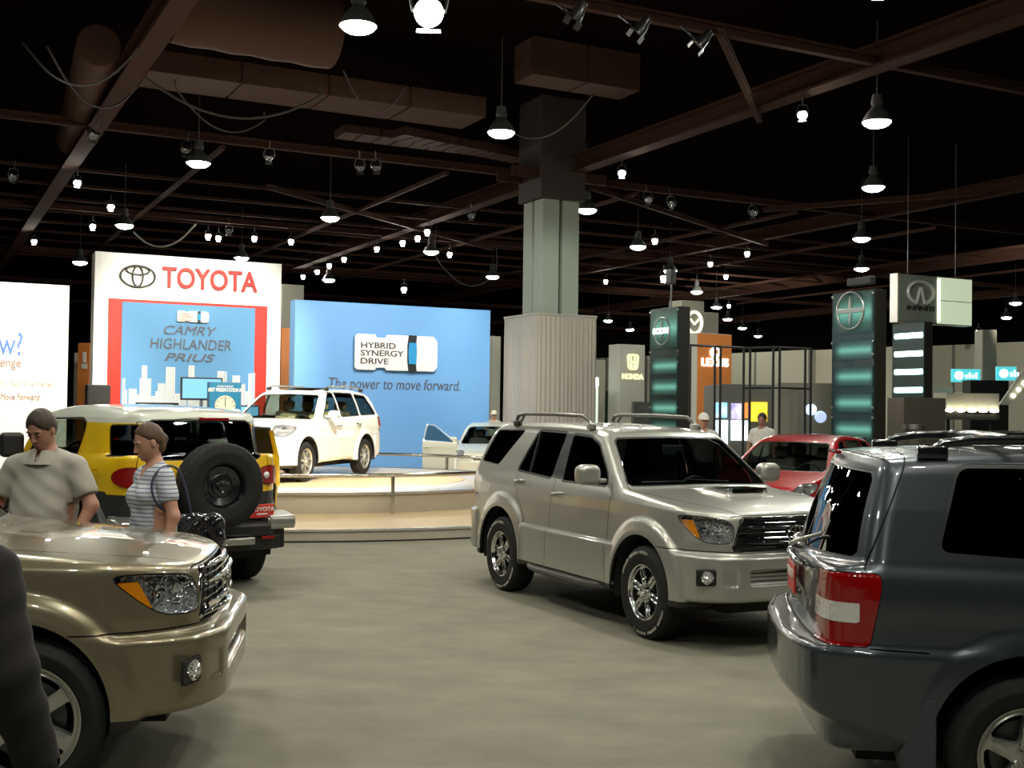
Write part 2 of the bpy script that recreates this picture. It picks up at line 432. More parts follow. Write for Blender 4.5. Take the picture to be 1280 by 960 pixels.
def make_wheel(par, loc, right, R, w, rr, style, rim_mat, n_lug=6, hub=True, name='wheel', rot=None, letters=False, steer=0.):
    """a tyre that carries rim, hub cap, brake disc; outer face towards +y (left) or -y (right)"""
    key = ('tyre', R, w, rr)
    if key not in MESHES:
        o = bobj(name, tyre_bm(R, w, rr), M_TYRE, None, angle=50); MESHES[key] = o.data; bpy.data.objects.remove(o)
    t = link(name, MESHES[key], par, loc, rot or (0, 0, (PI if right else 0)+steer))
    k2 = ('rim',)+tuple(sorted((a, str(b)) for a, b in style.items()))+(rr,)
    if k2 not in MESHES:
        o = nobj('rim', rim_mesh(rr, **style), rim_mat); MESHES[k2] = o.data; bpy.data.objects.remove(o)
    y0 = w*.47
    ro = link('rim', MESHES[k2], t, (0, y0, 0))
    ba = bobj('rim_barrel', lathe([(rr*.99,y0-.004),(rr*.965,y0-.03),(rr*.93,-w*.3),(rr*.5,-w*.35),(.03,-w*.35)], 48, 'y'), M_DISC, t, angle=40)
    bobj('brake_disc', lathe([(.001,y0-.085),(.09,y0-.085),(.095,y0-.10),(rr*.68,y0-.10),(rr*.68,y0-.12),(.001,y0-.12)], 40, 'y'), M_DISC, t, angle=40)
    if hub:
        bobj('hub_cap', lathe([(.040,y0-.018),(.040,y0+.006),(.034,y0+.014),(.001,y0+.017)], 28, 'y'), rim_mat, t, angle=40)
    for i in range(n_lug):
        a = 2*PI*(i+.5)/n_lug+style.get('rot', 0.)
        bobj('lug_nut', lathe([(.014,y0-.02),(.014,y0+.001),(.010,y0+.006),(.001,y0+.007)], 10, 'y', M=Matrix.Translation((.068*math.cos(a), 0, .068*math.sin(a)))), M_SATIN, t, angle=40)
    if letters:
        bm = bmesh.new(); rm = rr+(R-rr)*.66
        for a0, a1 in ((.42,1.9),(3.5,5.2)):
            k = int((a1-a0)/.075)
            for i in range(k):
                if i % 7 == 6: continue
                a = a0+i*.075; c = Vector((math.cos(a)*rm, w*.492, math.sin(a)*rm)); tu = Vector((-math.sin(a),0,math.cos(a))); ru = Vector((math.cos(a),0,math.sin(a)))
                L = [c-tu*.008-ru*.011, c+tu*.008-ru*.011, c+tu*.008+ru*.011, c-tu*.008+ru*.011]
                for p, q in ((0,1),(1,2),(2,3),(3,0)) if i % 3 else ((0,1),(1,2),(3,0)):
                    add_tube(bm, [L[p], L[q]], .0022, 4)
        bobj('sidewall_lettering', bm, mat('white_sidewall_print', (.55,.54,.48), rough=.7), t)
    return t
MESHES = {}

# ------------------------------------------------------------------ car shells
class Shell:
    """left half of a car body as triangles; pieces are cut off it along curves drawn in side, front or top view"""
    def __init__(s, f, lo, hi, h):
        m = mesh_sdf(f, lo, hi, h); s.h = h; s.m = split(m, -m['V'][:,1])[0]; s.gapm = None; s.black = None
    def co(s): V = s.m['V']; return V[:,0], V[:,1], V[:,2]
    def take(s, fn):
        x, y, z = s.co(); a, s.m = split(s.m, fn(x, y, z)); return a
    def frame(s, fn, w):
        """a black rubber border of width w round the outline fn (set in by 2 mm)"""
        a = s.take(lambda x, y, z: fn(x, y, z)-w); s.black = join(s.black, push(a, -.003)) if s.black is not None else push(a, -.003)
    def near(s, fn, n=2):
        for i in range(n):
            x, y, z = s.co(); d = np.abs(fn(x, y, z)); s.m = refine(s.m, (d[s.m['T']].min(1) < s.h/2**i*1.1))
    def gap(s, fn, w=.0035, d=.008):
        s.near(fn)
        a = s.take(lambda x, y, z: fn(x, y, z)-w); a = push(a, -d); s.gapm = join(s.gapm, a) if s.gapm is not None else a
def side_region(poly, y0=.35, x0=-99, x1=99):
    return lambda x, y, z: np.maximum.reduce([psdf(x, z, poly), y0-y])
def front_region(poly, xmin):
    P = list(poly)+[(-a, b) for a, b in reversed(poly)]
    return lambda x, y, z: np.maximum(psdf(y, z, P), xmin-x)
def rear_region(poly, xmax):
    P = list(poly)+[(-a, b) for a, b in reversed(poly)]
    return lambda x, y, z: np.maximum(psdf(y, z, P), x-xmax)
def closed(poly): return list(poly)+[poly[0]]
def side_line(line, y0=.35): return lambda x, y, z: np.maximum(plsdf(x, z, line), y0-y)
def top_line(line, zmin): return lambda x, y, z: np.maximum(plsdf(x, y, line), zmin-z)
def rear_line(line, xmax): return lambda x, y, z: np.maximum(plsdf(y, z, line), x-xmax)
def front_line(line, xmin): return lambda x, y, z: np.maximum(plsdf(y, z, line), xmin-x)
def pair(name, m, material, par, both=True, **k):
    a = nobj(name, m, material, par, **k); b = nobj(name, mirror(m), material, par, **k); return a, b
def whole(m): return join(m, mirror(m))
def arch_liner(par, x, z, R, yo, yi=.48):
    for s in (1,-1):
        bm = bmesh.new(); n = 28; A = [-.25+(PI+.5)*i/n for i in range(n+1)]
        ro = [bm.verts.new((x+R*math.cos(a), s*yo, z+R*math.sin(a))) for a in A]; ri = [bm.verts.new((x+R*math.cos(a), s*yi, z+R*math.sin(a))) for a in A]
        for i in range(n): bm.faces.new((ro[i], ro[i+1], ri[i+1], ri[i]))
        bm.faces.new(ri)
        bobj('wheel_arch_liner', bm, M_UNDER, par)
def seats(par, rows, zb, mt, w=.25, yc=.37, hr=True):
    for x in rows:
        for s in (1,-1):
            bm = box(x-.02, x+.46, s*yc-w, s*yc+w, zb, zb+.14, bevel=.05)
            M = Matrix.Translation((x, 0, zb+.08)) @ Matrix.Rotation(-.30, 4, 'Y')
            b2 = box(-.07, .07, s*yc-w, s*yc+w, 0, .56, bevel=.06, M=None)
            bmesh.ops.transform(b2, matrix=M, verts=list(b2.verts))
            me = bpy.data.meshes.new('t'); b2.to_mesh(me); b2.free(); bm.from_mesh(me); bpy.data.meshes.remove(me)
            if hr:
                b3 = box(-.055, .055, s*yc-.13, s*yc+.13, .60, .78, bevel=.045); bmesh.ops.transform(b3, matrix=M, verts=list(b3.verts))
                me = bpy.data.meshes.new('t'); b3.to_mesh(me); b3.free(); bm.from_mesh(me); bpy.data.meshes.remove(me)
            bobj('seat', bm, mt, par, smooth=True)
def steering(par, loc, tilt=-1.1):
    bm = bmesh.new(); n = 28
    add_tube(bm, [(.185*math.cos(2*PI*i/n), .185*math.sin(2*PI*i/n), 0) for i in range(n)], .015, 8, closed=True)
    add_tube(bm, [(-.18,0,0),(.18,0,-.01)], .018, 6); add_tube(bm, [(0,0,0),(-.0,-.18,0)], .018, 6); add_lathe(bm, [(.001,.02),(.05,.015),(.06,-.02),(.02,-.2)], 16)
    bobj('steering_wheel', bm, M_BLACK, par, loc, (0, tilt, 0), smooth=True)
def mirror_parts(par, x, y, z, m, w=.20, h=.17, d=.14, base_y=None, k=1.):
    """door mirrors, housing and foot"""
    for s in (1,-1):
        f = lambda X, Y, Z: smin(smax(ell(X, Y, Z, (0,0,0), (d*.75, w*.60, h*.60)), rbx(X, Y, Z, (0,0,0), (d*.5, w*.5, h*.5), .05), .02), rbx(X, Y, Z, (-.005,-w*.62,-h*.30), (.03, w*.25, .022), .015), .02)
        mm = mesh_sdf(f, (-d,-w,-h), (d,w,h), .012)
        if s < 0: mm = mirror(mm)
        hb = nobj('door_mirror', mm, m, par, (x, s*y, z))
        g = box(-.5*d-.006, -.5*d+.004, -w*.36, w*.36, -h*.34, h*.34, bevel=.003); bobj('mirror_glass', g, M_CHROME, hb)
def handle(door, x, y, z, s, m, L=.20, rise=.01):
    hb = bobj('door_handle', tube([(x-L/2,s*(y+.0),z-rise/2),(x-L*.38,s*(y+.035),z-rise/2),(x+L*.38,s*(y+.035),z+rise/2),(x+L/2,s*(y+.0),z+rise/2)], [.012,.015,.015,.012], 8), m, door, smooth=True)
def emblem(name, par, loc, rot, s, m, depth=.008):
    """three interlocked ellipses"""
    bm = bmesh.new(); n = 40
    def ring(a, b, cx, cz, r): add_tube(bm, [(cx+a*math.cos(2*PI*i/n), 0, cz+b*math.sin(2*PI*i/n)) for i in range(n)], r, 6, closed=True)
    ring(s, s*.66, 0, 0, s*.065); ring(s*.30, s*.62, 0, 0, s*.055); ring(s*.66, s*.26, 0, s*.36, s*.055)
    for v in bm.verts: v.co.y *= .6
    return bobj(name, bm, m, par, loc, rot, smooth=True)

# ------------------------------------------------------------------ boxy mid-size SUV with hood scoop, flares and side steps
def build_suv(root, body_paint, sport=True, scoop=True, rim='sport', h=.017, dark=G_DARK, rim_mat=None, rr=.232, seat_mat=None, hoodtop=0.):
    ARCH = [(-.06,.395,.465),(-2.83,.415,.465)]
    zs = [.30,.40,.55,.80,1.0,1.10,1.18,1.26,1.32]; ys = [.84,.875,.895,.905,.895,.875,.835,.79,.77]
    plan = cr([(.83,0),(.825,.25),(.80,.48),(.73,.63),(.60,.76),(.44,.845),(.24,.885),(-.1,.90)], 4)+[(-3.2,.90)]+cr([(-3.45,.885),(-3.66,.84),(-3.76,.70),(-3.80,.4),(-3.81,0)], 4)
    plan = plan+[(p[0], -p[1]) for p in reversed(plan[1:-1])]
    bump = cr([(.91,0),(.91,.44),(.885,.60),(.80,.75),(.66,.85),(.48,.895),(.3,.90)], 4)+[(-3.4,.90)]+cr([(-3.62,.89),(-3.82,.80),(-3.92,.60),(-3.94,.3),(-3.945,0)], 4)
    bump = bump+[(p[0], -p[1]) for p in reversed(bump[1:-1])]
    sl = [(.74,.40),(.80,.60),(.845,.80),(.84,1.0),(.80,1.065)]+cr([(.76,1.09),(.5,1.145),(.1,1.19),(-.3,1.215),(-.55,1.225)], 4)+[(-3.5,1.34),(-3.74,1.30),(-3.80,1.1),(-3.80,.5),(-3.70,.38)]
    su = [(-.30,1.10)]+cr([(-.40,1.215),(-.75,1.475),(-1.03,1.672),(-1.16,1.715),(-1.45,1.745),(-1.9,1.765),(-2.5,1.772),(-3.1,1.762),(-3.45,1.75),(-3.58,1.70),(-3.66,1.60),(-3.77,1.30)], 5)+[(-3.78,1.0)]
    zu = [1.10,1.22,1.32,1.50,1.66,1.72,1.80]; yu = [.84,.81,.78,.715,.65,.61,.50]
    def f(x, y, z):
        ay = np.abs(y)
        lean = .08*np.clip((z-.85)/.3, 0, 1)*np.clip((x+1.5)/1.5, 0, 1)
        low = smax(smax(psdf(x, z+.06*y*y*np.clip((x+1)/1., 0, 1), sl), psdf(x+lean, y, plan), .05), (ay-lin(z, zs, ys))*.98, .07)
        bf = smax(smax(psdf(x, y, bump), np.where(x > -1.5, z-.765, z-.80), .035), .37+.06*np.clip(x-.3, 0, 1)-z, .05)
        bf = smax(bf, -(np.abs(x+1.6)-1.9), .02)
        # raised centre above the lower grille leaves set-back corners round the fog lamps
        low = smin(low, bf, .02)
        bow = .12*y*y
        up = smax(psdf(np.where(x > -2.2, x+bow, x-bow*.8), z+.055*y*y, su), (ay-lin(z, zu, yu))*.93, .07)
        b = smin(low, up, .03)
        if sport:
            for (ax, az, R) in ARCH:
                r = np.hypot(x-ax, (z-az)); fl = smax(smax(r-.60, ay-.935+.22*np.clip(r-.50, 0, 1), .04), .33-z, .02)
                fl = smax(fl, .6-ay, .02); b = smin(b, fl, .035)
            b = smin(b, rbx(x, ay, z, (-1.43,.84,.545), (.92,.088,.195), .025), .015)
        else:
            for (ax, az, R) in ARCH:
                r = np.hypot(x-ax, (z-az)); fl = smax(smax(r-.57, ay-.925+.25*np.clip(r-.48, 0, 1), .04), .33-z, .02)
                fl = smax(fl, .6-ay, .02); b = smin(b, fl, .05)
            b = smin(b, rbx(x, ay, z, (-1.43,.84,.52), (.92,.08,.16), .03), .03)
        # recess round the grille and the lower opening
        b = smax(b, -rbx(x, y, z, (.93,0,.60), (.055,.50,.058), .02), .012)
        b = smax(b, -smax(rbx(x, ay, z, (.87,.75,.60), (.11,.155,.066), .02), -(x-.80+.35*(ay-.80)), .02), .012)
        if scoop:
            sc = smax(smax(np.abs(y)-.21+.25*np.clip(-x, 0, 1)*0, x-.20, .03), z-1.240-.02*np.clip((x+.3)/.5, 0, 1)+.12*np.clip(-.1-x, 0, 1), .02); sc = smax(sc, np.maximum(-.45-x, 1.1-z), .02)
            b = smin(b, sc, .05); b = smax(b, -rbx(x, y, z, (.21,0,1.226), (.07,.165,.020), .01), .006)
        return b
    S = Shell(f, (-4.0,-.05,.30), (.97,1.0,1.86), h)
    for (ax, az, R) in ARCH: S.take(lambda x, y, z: np.maximum(np.hypot(x-ax, z-az)-R, .55-y))
    for (ax, az, R) in ARCH: S.take(lambda x, y, z: np.maximum.reduce([np.abs(x-ax)-R*.97, z-az+.0, .55-y]))
    # glass
    qw = rpoly([(-2.80,1.675),(-3.45,1.665),(-3.585,1.33),(-3.16,1.305)], .04)
    rw = rpoly([(-1.86,1.665),(-2.46,1.675),(-2.645,1.275),(-1.88,1.235)], .035)
    fw = rpoly([(-1.72,1.655),(-1.36,1.640),(-1.16,1.575),(-.84,1.315),(-.80,1.225),(-1.64,1.225)], .035)
    ws = [(0,1.650),(.56,1.637)]+[(.60,1.61),(.735,1.26),(.72,1.238),(0,1.25)]
    rg = [(0,1.66),(.52,1.64),(.60,1.58),(.68,1.30),(.66,1.24),(0,1.22)]
    glass = {}
    for n, P, G, w in (('rear_quarter_glass', qw, dark, .012), ('rear', rw, dark, .022), ('front', fw, G_MID if dark is not G_DARK else dark, .022)):
        g = S.take(side_region(P, .4)); glass[n] = (push(g, -.010), G); S.frame(side_region(P, .4), w)
    g_ws = push(S.take(front_region(ws, -1.35)), -.008); S.frame(front_region(ws, -1.35), .012)
    g_rg = push(S.take(rear_region(rg, -3.45)), -.008); S.frame(rear_region(rg, -3.45), .012)
    # black B pillar between the door glasses
    S.frame(side_region([(-1.70,1.66),(-1.88,1.67),(-1.90,1.235),(-1.66,1.225)], .4), .0)
    # head lamp, grille, fog lamp, tail lamp
    hl = cr([(.315,1.048),(.20,1.060),(.06,1.052),(-.07,1.035),(-.13,.985),(-.135,.90),(-.10,.862),(.03,.858),(.13,.885),(.23,.955)], 4, closed=True)
    uz = lambda x, y, z: np.maximum.reduce([psdf(.707*(y-x), z, hl), .30-x, .40-y, z-1.12])
    lamp = S.take(uz); S.gap(uz, .006, .01)
    gr = rpoly([(0,1.055),(.475,1.055),(.575,.82),(.56,.795),(0,.795)], .0); gr = [(0,1.06),(.46,1.06),(.49,1.04),(.575,.83),(.565,.80),(0,.795)]
    grp = S.take(front_region(gr, .5)); S.gap(front_region(gr, .5), .004)
    tl = cr([(-3.50,.965),(-3.60,1.0),(-3.70,1.27),(-3.78,1.29),(-3.95,1.2),(-3.95,.97)], 3, closed=True)
    tlp = S.take(lambda x, y, z: np.maximum.reduce([psdf(x, z, tl), .62-y])); S.gap(lambda x, y, z: np.maximum.reduce([psdf(x, z, tl), .62-y]))
    # shut lines
    fd = [(-.62,.40),(-.62,.95),(-.60,1.16),(-.70,1.225)]
    S.gap(side_line([(-.62,.38),(-.66,.80),(-.64,1.15),(-.72,1.24)], .5)); S.gap(side_line([(-1.79,.38),(-1.75,1.21)], .5)); S.gap(side_line([(-1.79,1.21),(-1.79,1.66)], .4), .003)
    S.gap(side_line([(-2.62,1.27),(-2.60,1.12),(-2.42,.93),(-2.33,.78),(-2.33,.38)], .5))
    S.gap(side_line([(.20,.79),(.95,.79)], .5)); S.gap(front_line([(.5,.79),(.95,.79)], .6), .003)
    S.gap(top_line([(.70,.50),(.55,.56),(.30,.66),(-.45,.765),(-.60,.74),(-.62,0)], 1.02))
    S.gap(front_line([(0,1.073),(.50,1.073),(.56,1.06)], .6), .003)
    S.gap(rear_line([(0,.74),(.70,.74),(.78,.85),(.76,1.2),(.66,1.62),(.55,1.70),(0,1.72)], -3.3))
    # black bottom of the sills
    lowb = S.take(lambda x, y, z: z-.385)
    doors = {}
    doors['front_door'] = S.take(lambda x, y, z: np.maximum(psdf(x, z, [(-.62,.3),(-.66,.80),(-.64,1.15),(-.72,1.24),(-.86,1.34),(-1.18,1.60),(-1.36,1.67),(-1.79,1.69),(-1.75,1.21),(-1.79,.3)]), .4-y))
    doors['rear_door'] = S.take(lambda x, y, z: np.maximum(psdf(x, z, [(-1.79,.3),(-1.75,1.21),(-1.79,1.69),(-2.48,1.70),(-2.68,1.27),(-2.60,1.12),(-2.42,.93),(-2.33,.78),(-2.33,.3)]), .4-y))
    hood = S.take(lambda x, y, z: np.maximum(psdf(x, y, [(.9,-.2),(.9,.46),(.70,.50),(.55,.56),(.30,.66),(-.45,.765),(-.60,.74),(-.62,-.2)]), 1.05-z))
    bod = whole(S.m); inner = lining(bod, .022)
    blk = whole(S.black); gp = whole(S.gapm); lb = whole(lowb)
    J = join(bod, inner, blk, gp, lb); mi = np.concatenate([np.full(len(a['T']), i) for a, i in ((bod,0),(inner,1),(blk,2),(gp,3),(lb,2))])
    nobj('body', J, [body_paint, M_LINER, M_BLACK, M_GAP], root, mi=mi)
    nobj('hood', whole(hood), body_paint, root)
    nobj('windshield', whole(g_ws), G_CLEAR, root)
    nobj('rear_window', whole(g_rg), dark, root)
    for s in (1,-1):
        mm = (lambda a: a) if s > 0 else mirror
        for n, hx, hz in (('front_door',-1.62,1.095),('rear_door',-2.50,1.165)):
            d = doors[n]; J = join(d, lining(d, .02)); o = nobj(n, mm(J), [body_paint, M_LINER], root, mi=np.repeat([0,1], len(d['T'])))
            g, G = glass[n.split('_')[0]]; nobj('window_glass', mm(g), G, o)
            handle(o, hx, .86 if n == 'front_door' else .835, hz, s, body_paint if sport else M_SATIN)
        nobj('rear_quarter_glass', mm(glass['rear_quarter_glass'][0]), dark, root)
        o = nobj('headlight', mm(push(lamp, -.001)), G_LENS, root)
        bowl = join(push(lamp, -.055), thick(push(lamp, -.001), -.055*lamp['N'])); nobj('reflector', mm(bowl), M_FACET, o)
        amb = split(push(lamp, -.030), psdf(.707*(lamp['V'][:,1]-lamp['V'][:,0]), lamp['V'][:,2], [(.32,1.03),(.20,1.03),(.135,.90),(.20,.86)]))[0]
        nobj('turn_signal', mm(amb), M_AMBER, o, )
        for cx, cy, cz, rr_ in ((.66,.60,.95,.055),(.585,.70,.97,.046)):
            b = lathe([(rr_,.03),(rr_*.9,.0),(rr_*.55,-.03),(.004,-.045)], 20, 'x', M=Matrix.Rotation(.5*s, 4, 'Z')); bobj('lamp_bowl', b, M_CHROME, o, (cx-.02, s*cy, cz), smooth=True)
        o = nobj('tail_light', mm(tlp), M_RED, root)
        fo = bobj('fog_light', lathe([(.050,.0),(.050,.012),(.040,.02),(.001,.024)], 24, 'x'), M_FACET, root, (.770, s*.815, .602), (0,0,.45*s), smooth=True)
        bobj('fog_lamp_housing', box(-.012,.0,-.105,.105,-.064,.064, bevel=.012), M_BLACK, root, (.777,s*.80,.602), (0,0,.42*s))
    # grille: black grid in a dark frame with three bars and the emblem
    nobj('grille', whole(push(grp, -.045)), M_GAP, root)
    g = [o for o in root.children if o.name.startswith('grille')][-1]
    bm = bmesh.new()
    for z, r in ((.985,.016),(.865,.016)):
        add_tube(bm, [(.79,-.50,z),(.825,-.3,z),(.835,0,z),(.825,.3,z),(.79,.50,z)], r, 8)
    bobj('grille_bar', bm, M_CHROME if not sport else M_GLOSSBLACK, g, smooth=True)
    bm = bmesh.new()
    for z in (.83,.90,.945,1.02): add_tube(bm, [(.775,-.52,z),(.81,-.3,z),(.82,0,z),(.81,.3,z),(.775,.52,z)], .007, 6)
    for y in np.linspace(-.45,.45,7): add_tube(bm, [(.80-.06*(y/.5)**2, y, .81),(.79-.06*(y/.5)**2, y, 1.05)], .006, 5)
    bobj('grille_mesh', bm, M_GLOSSBLACK, g)
    bm = bmesh.new(); P = [(.46,1.052),(.565,.835),(.55,.808),(0,.803)]; P = [(-a,b) for a,b in P[:-1]]+[P[-1]]+list(reversed(P[:-1]))
    def gx(y, z): return .842-.09*(abs(y)/.55)**2.2-.03*max(z-.9,0)/.15
    add_tube(bm, [(gx(y,z), y, z) for y, z in P]+[(gx(y,1.052), y, 1.052) for y in (.3,0,-.3)], .017, 8, closed=True)
    bobj('grille_surround', bm, M_GLOSSBLACK if sport else M_CHROME, g, smooth=True)
    emblem('front_emblem', g, (.848,0,.93), (0,0,PI/2), .10, M_CHROME)
    bm = bmesh.new()
    for z in (.575,.605,.635): add_tube(bm, [(.872,-.49,z),(.882,0,z),(.872,.49,z)], .006, 6)
    add_box(bm, .84,.872,-.52,.52,.545,.66)
    bobj('lower_grille', bm, M_BLACK, root)
    if scoop: bobj('hood_scoop_inlet', box(.125,.150,-.168,.168,1.20,1.248, bevel=.004), M_GLOSSBLACK, root)
    for s in (1,-1):   # roof rails with feet
        bm = bmesh.new(); y = s*.60
        add_tube(bm, [(-1.40,y,1.735),(-1.52,y,1.80),(-1.62,y,1.838),(-2.2,y,1.85),(-2.9,y,1.848),(-3.05,y,1.835),(-3.12,y,1.76)], [.014,.018,.02,.02,.02,.02,.018], 10)
        add_tube(bm, [(-2.9,y,1.84),(-3.0,y,1.76)], .015, 6)
        bobj('roof_rail', bm, mat('rail_grey', (.14,.14,.125), rough=.35, metal=.5), root, smooth=True)
        for x in (-1.47,-3.08): bobj('rail_foot', box(x-.06,x+.06,y-.03,y+.03,1.715,1.775, bevel=.012), body_paint if x > -2 else M_BLACK, root, smooth=True)
        bobj('wiper', tube([(-.50,s*.05+.25,1.262),(-.56,s*.05-.30+.1,1.285)], .008, 6), M_BLACK, root) if s > 0 else bobj('wiper', tube([(-.52,-.15,1.268),(-.52,-.62,1.265)], .008, 6), M_BLACK, root)
        if sport:
            bm = bmesh.new(); add_tube(bm, cr([(-.62,s*.75,.37),(-.70,s*.88,.345),(-.95,s*.935,.335),(-1.45,s*.94,.335),(-1.95,s*.935,.335),(-2.18,s*.88,.345),(-2.26,s*.75,.37)], 4), .035, 12)
            bobj('side_step', bm, mat('step_grey', (.10,.10,.095), rough=.35, metal=.5), root, smooth=True)
            for x in (-.9,-1.45,-2.0): bobj('step_bracket', box(x-.03,x+.03,min(s*.55,s*.93),max(s*.55,s*.93),.32,.345), M_BLACK, root)
    mirror_parts(root, -.82, 1.00, 1.32, body_paint, w=.22, h=.185, d=.16)
    bobj('cowl', box(-.60,-.42,-.66,.66,1.14,1.205, bevel=.01), M_BLACK, root)
    bobj('dashboard', box(-1.10,-.66,-.68,.68,.95,1.16, bevel=.05), M_CABIN, root, smooth=True)
    bobj('cabin_floor', box(-3.55,-.45,-.70,.70,.42,.55), M_CABIN, root)
    bobj('underbody', box(-3.60,.60,-.52,.52,.28,.42), M_UNDER, root)
    bobj('license_plate', box(-3.965,-3.952,-.155,.155,.60,.75, bevel=.004), mat('plate_white', (.5,.5,.45), rough=.5), root)
    seats(root, (-1.72,-2.62), .78, seat_mat or M_GREYSEAT); steering(root, (-1.20,.37,1.10), -1.15)
    bobj('inner_mirror', box(-.98,-.96,-.12,.12,1.52,1.58, bevel=.008), M_BLACK, root)
    for s in (1,-1): bobj('door_divider', tube([(-2.425,s*.655,1.665),(-2.375,s*.795,1.262)], .011, 6), M_BLACK, root)
    for (ax, az, R) in ARCH: arch_liner(root, ax, az, R+.006, .885)
    st = dict(sport=dict(n=6, w0=.0125, w1=.0135, r1=.078, r2=.205, twin=.021, dish=.05, bulge=.016, soft=.012, rot=.26),
              six=dict(n=6, w0=.033, w1=.036, r1=.085, r2=rr*.87, dish=.03, bulge=.004, soft=.014, rot=1.5))[rim]
    for x in (0,-2.79):
        for s in (1,-1): make_wheel(root, (x, s*.80, .385), s < 0, .385, .265, rr, st, rim_mat or M_POLISH, letters=sport)
    return root

# ------------------------------------------------------------------ family cars from a set of outlines
def symm(line): return list(line)+[(p[0], -p[1]) for p in reversed(line[1:-1])]
def build_family(root, P, body_paint, h=.02, dark=G_DARK, open_door=False):
    pl = symm(P['plan']); bp = symm(P['bump']); zs, ys = P['W']; zu, yu = P['U']; A = P['arches']; xm = -1.4
    def f(x, y, z):
        ay = np.abs(y)
        lean = P.get('lean', .08)*np.clip((z-.80)/.3, 0, 1)*np.clip((x+1.0)/1., 0, 1)
        low = smax(smax(psdf(x, z+.06*y*y*np.clip((x+.8)/1., 0, 1), P['sl']), psdf(x+lean, y, pl), .05), (ay-lin(z, zs, ys))*.98, P.get('ks', .07))
        bf = smax(psdf(x, y, bp), np.where(x > xm, z-P['bzf'], z-P['bzr']), .04); bf = smax(bf, P['zb']+.30*np.clip(-3.2-x, 0, 1)-z, .05); bf = smax(bf, -(np.abs(x-xm)-P.get('bcut', 1.9)), .02)
        low = smin(low, bf, .025)
        up = smax(psdf(np.where(x > -2.0, x+.13*y*y, x-P.get('rbow', .09)*y*y), z+P.get('crown', .06)*y*y, P['su']), (ay-lin(z, zu, yu))*.93, .07)
        b = smin(low, up, .03)
        for (ax, az, R) in A:
            r = np.hypot(x-ax, (z-az)); fl = smax(smax(r-R-.07, ay-P['yf']+.25*np.clip(r-R, 0, 1), .04), .30-z, .02); b = smin(b, smax(fl, .6-ay, .02), .05)
        if 'extra' in P: b = P['extra'](b, x, y, ay, z)
        return b
    S = Shell(f, (P['x0']-.06,-.05,.22), (P['x1']+.06,1.02,P['H']+.06), h)
    for (ax, az, R) in A: S.take(lambda x, y, z: np.maximum(np.hypot(x-ax, z-az)-R, .55-y))
    gl = {}
    for n, poly, G in P['glass']:
        gl[n] = (push(S.take(side_region(poly, .35)), -.010), G); S.frame(side_region(poly, .35), .020)
    for poly in P.get('black', []): S.frame(side_region(poly, .35), 0)
    ws = front_region(P['ws'], P['wsx']); g_ws = push(S.take(ws), -.008); S.frame(ws, .012)
    rg = rear_region(P['rg'], P['rgx']); g_rg = push(S.take(rg), -.008); S.frame(rg, .012)
    hl = P['hl']; uz = lambda x, y, z: np.maximum.reduce([psdf(.707*(y-x), z, hl), .30-x, .35-y, z-P.get('hlz', 1.1)])
    lamp = S.take(uz); S.gap(uz, .005, .01)
    tl = P['tl']; tz = lambda x, y, z: np.maximum.reduce([psdf(x, z, tl), P['tly']-y])
    tlp = S.take(tz); S.gap(tz, .004, .01)
    grp = None
    if 'grille' in P:
        gf = front_region(P['grille'], .4); grp = S.take(gf); S.gap(gf)
    for L in P['gaps']: S.gap(side_line(L, .4))
    for L in P.get('rgaps', []): S.gap(rear_line(L, P['rgx']+P.get('rgx2', .3)))
    for L in P.get('tgaps', []): S.gap(top_line(L, P.get('hoodz', .85)))
    lowb = S.take(lambda x, y, z: z-P['sill'])
    doors = []
    for n, poly, gn, hd in P['doors']: doors.append((n, S.take(lambda x, y, z: np.maximum(psdf(x, z, poly), .35-y)), gn, hd))
    bod = whole(S.m); parts = [bod, lining(bod, .022), whole(S.black), whole(S.gapm), whole(lowb)]
    mi = np.concatenate([np.full(len(a['T']), i) for a, i in zip(parts, (0,1,2,3,2))])
    nobj('body', join(*parts), [body_paint, M_LINER, M_BLACK, M_GAP], root, mi=mi)
    nobj('windshield', whole(g_ws), G_CLEAR, root); nobj('rear_window', whole(g_rg), dark, root)
    for s in (1,-1):
        mm = (lambda a: a) if s > 0 else mirror
        used = set()
        for n, d, gn, hd in doors:
            o = nobj(n, mm(join(d, lining(d, .02))), [body_paint, M_LINER], root, mi=np.repeat([0,1], len(d['T'])))
            if gn: nobj('window_glass', mm(gl[gn][0]), gl[gn][1], o); used.add(gn)
            if hd: handle(o, hd[0], hd[1], hd[2], s, P.get('handle', body_paint))
            if open_door and s < 0 and n == 'front_door':
                hx, hy = P['hinge']; M = Matrix.Translation((hx, -hy, 0)) @ Matrix.Rotation(open_door, 4, 'Z') @ Matrix.Translation((-hx, hy, 0)); o.matrix_local = M
                o['label'] = 'front door standing wide open'
        for n in gl:
            if n not in used: nobj(n, mm(gl[n][0]), gl[n][1], root)
        o = nobj('headlight', mm(push(lamp, -.001)), G_LENS, root)
        nobj('reflector', mm(join(push(lamp, -.05), thick(push(lamp, -.001), -.05*lamp['N']))), M_FACET, o)
        c = lamp['V'].mean(0)
        bobj('lamp_bowl', lathe([(.055,.02),(.05,.0),(.03,-.03),(.004,-.04)], 18, 'x', M=Matrix.Rotation(.6*s, 4, 'Z')), M_CHROME, o, (c[0]-.03, s*c[1], c[2]), smooth=True)
        t = nobj('tail_light', mm(tlp), M_RED, root)
        if 'tlclear' in P:
            q = P['tlclear']; k = split(push(tlp, .002), np.maximum(np.abs(tlp['V'][:,2]-q[0])-q[1], tlp['V'][:,0]-q[2]))[0]; nobj('reversing_lamp', mm(k), M_CLEARLENS, t)
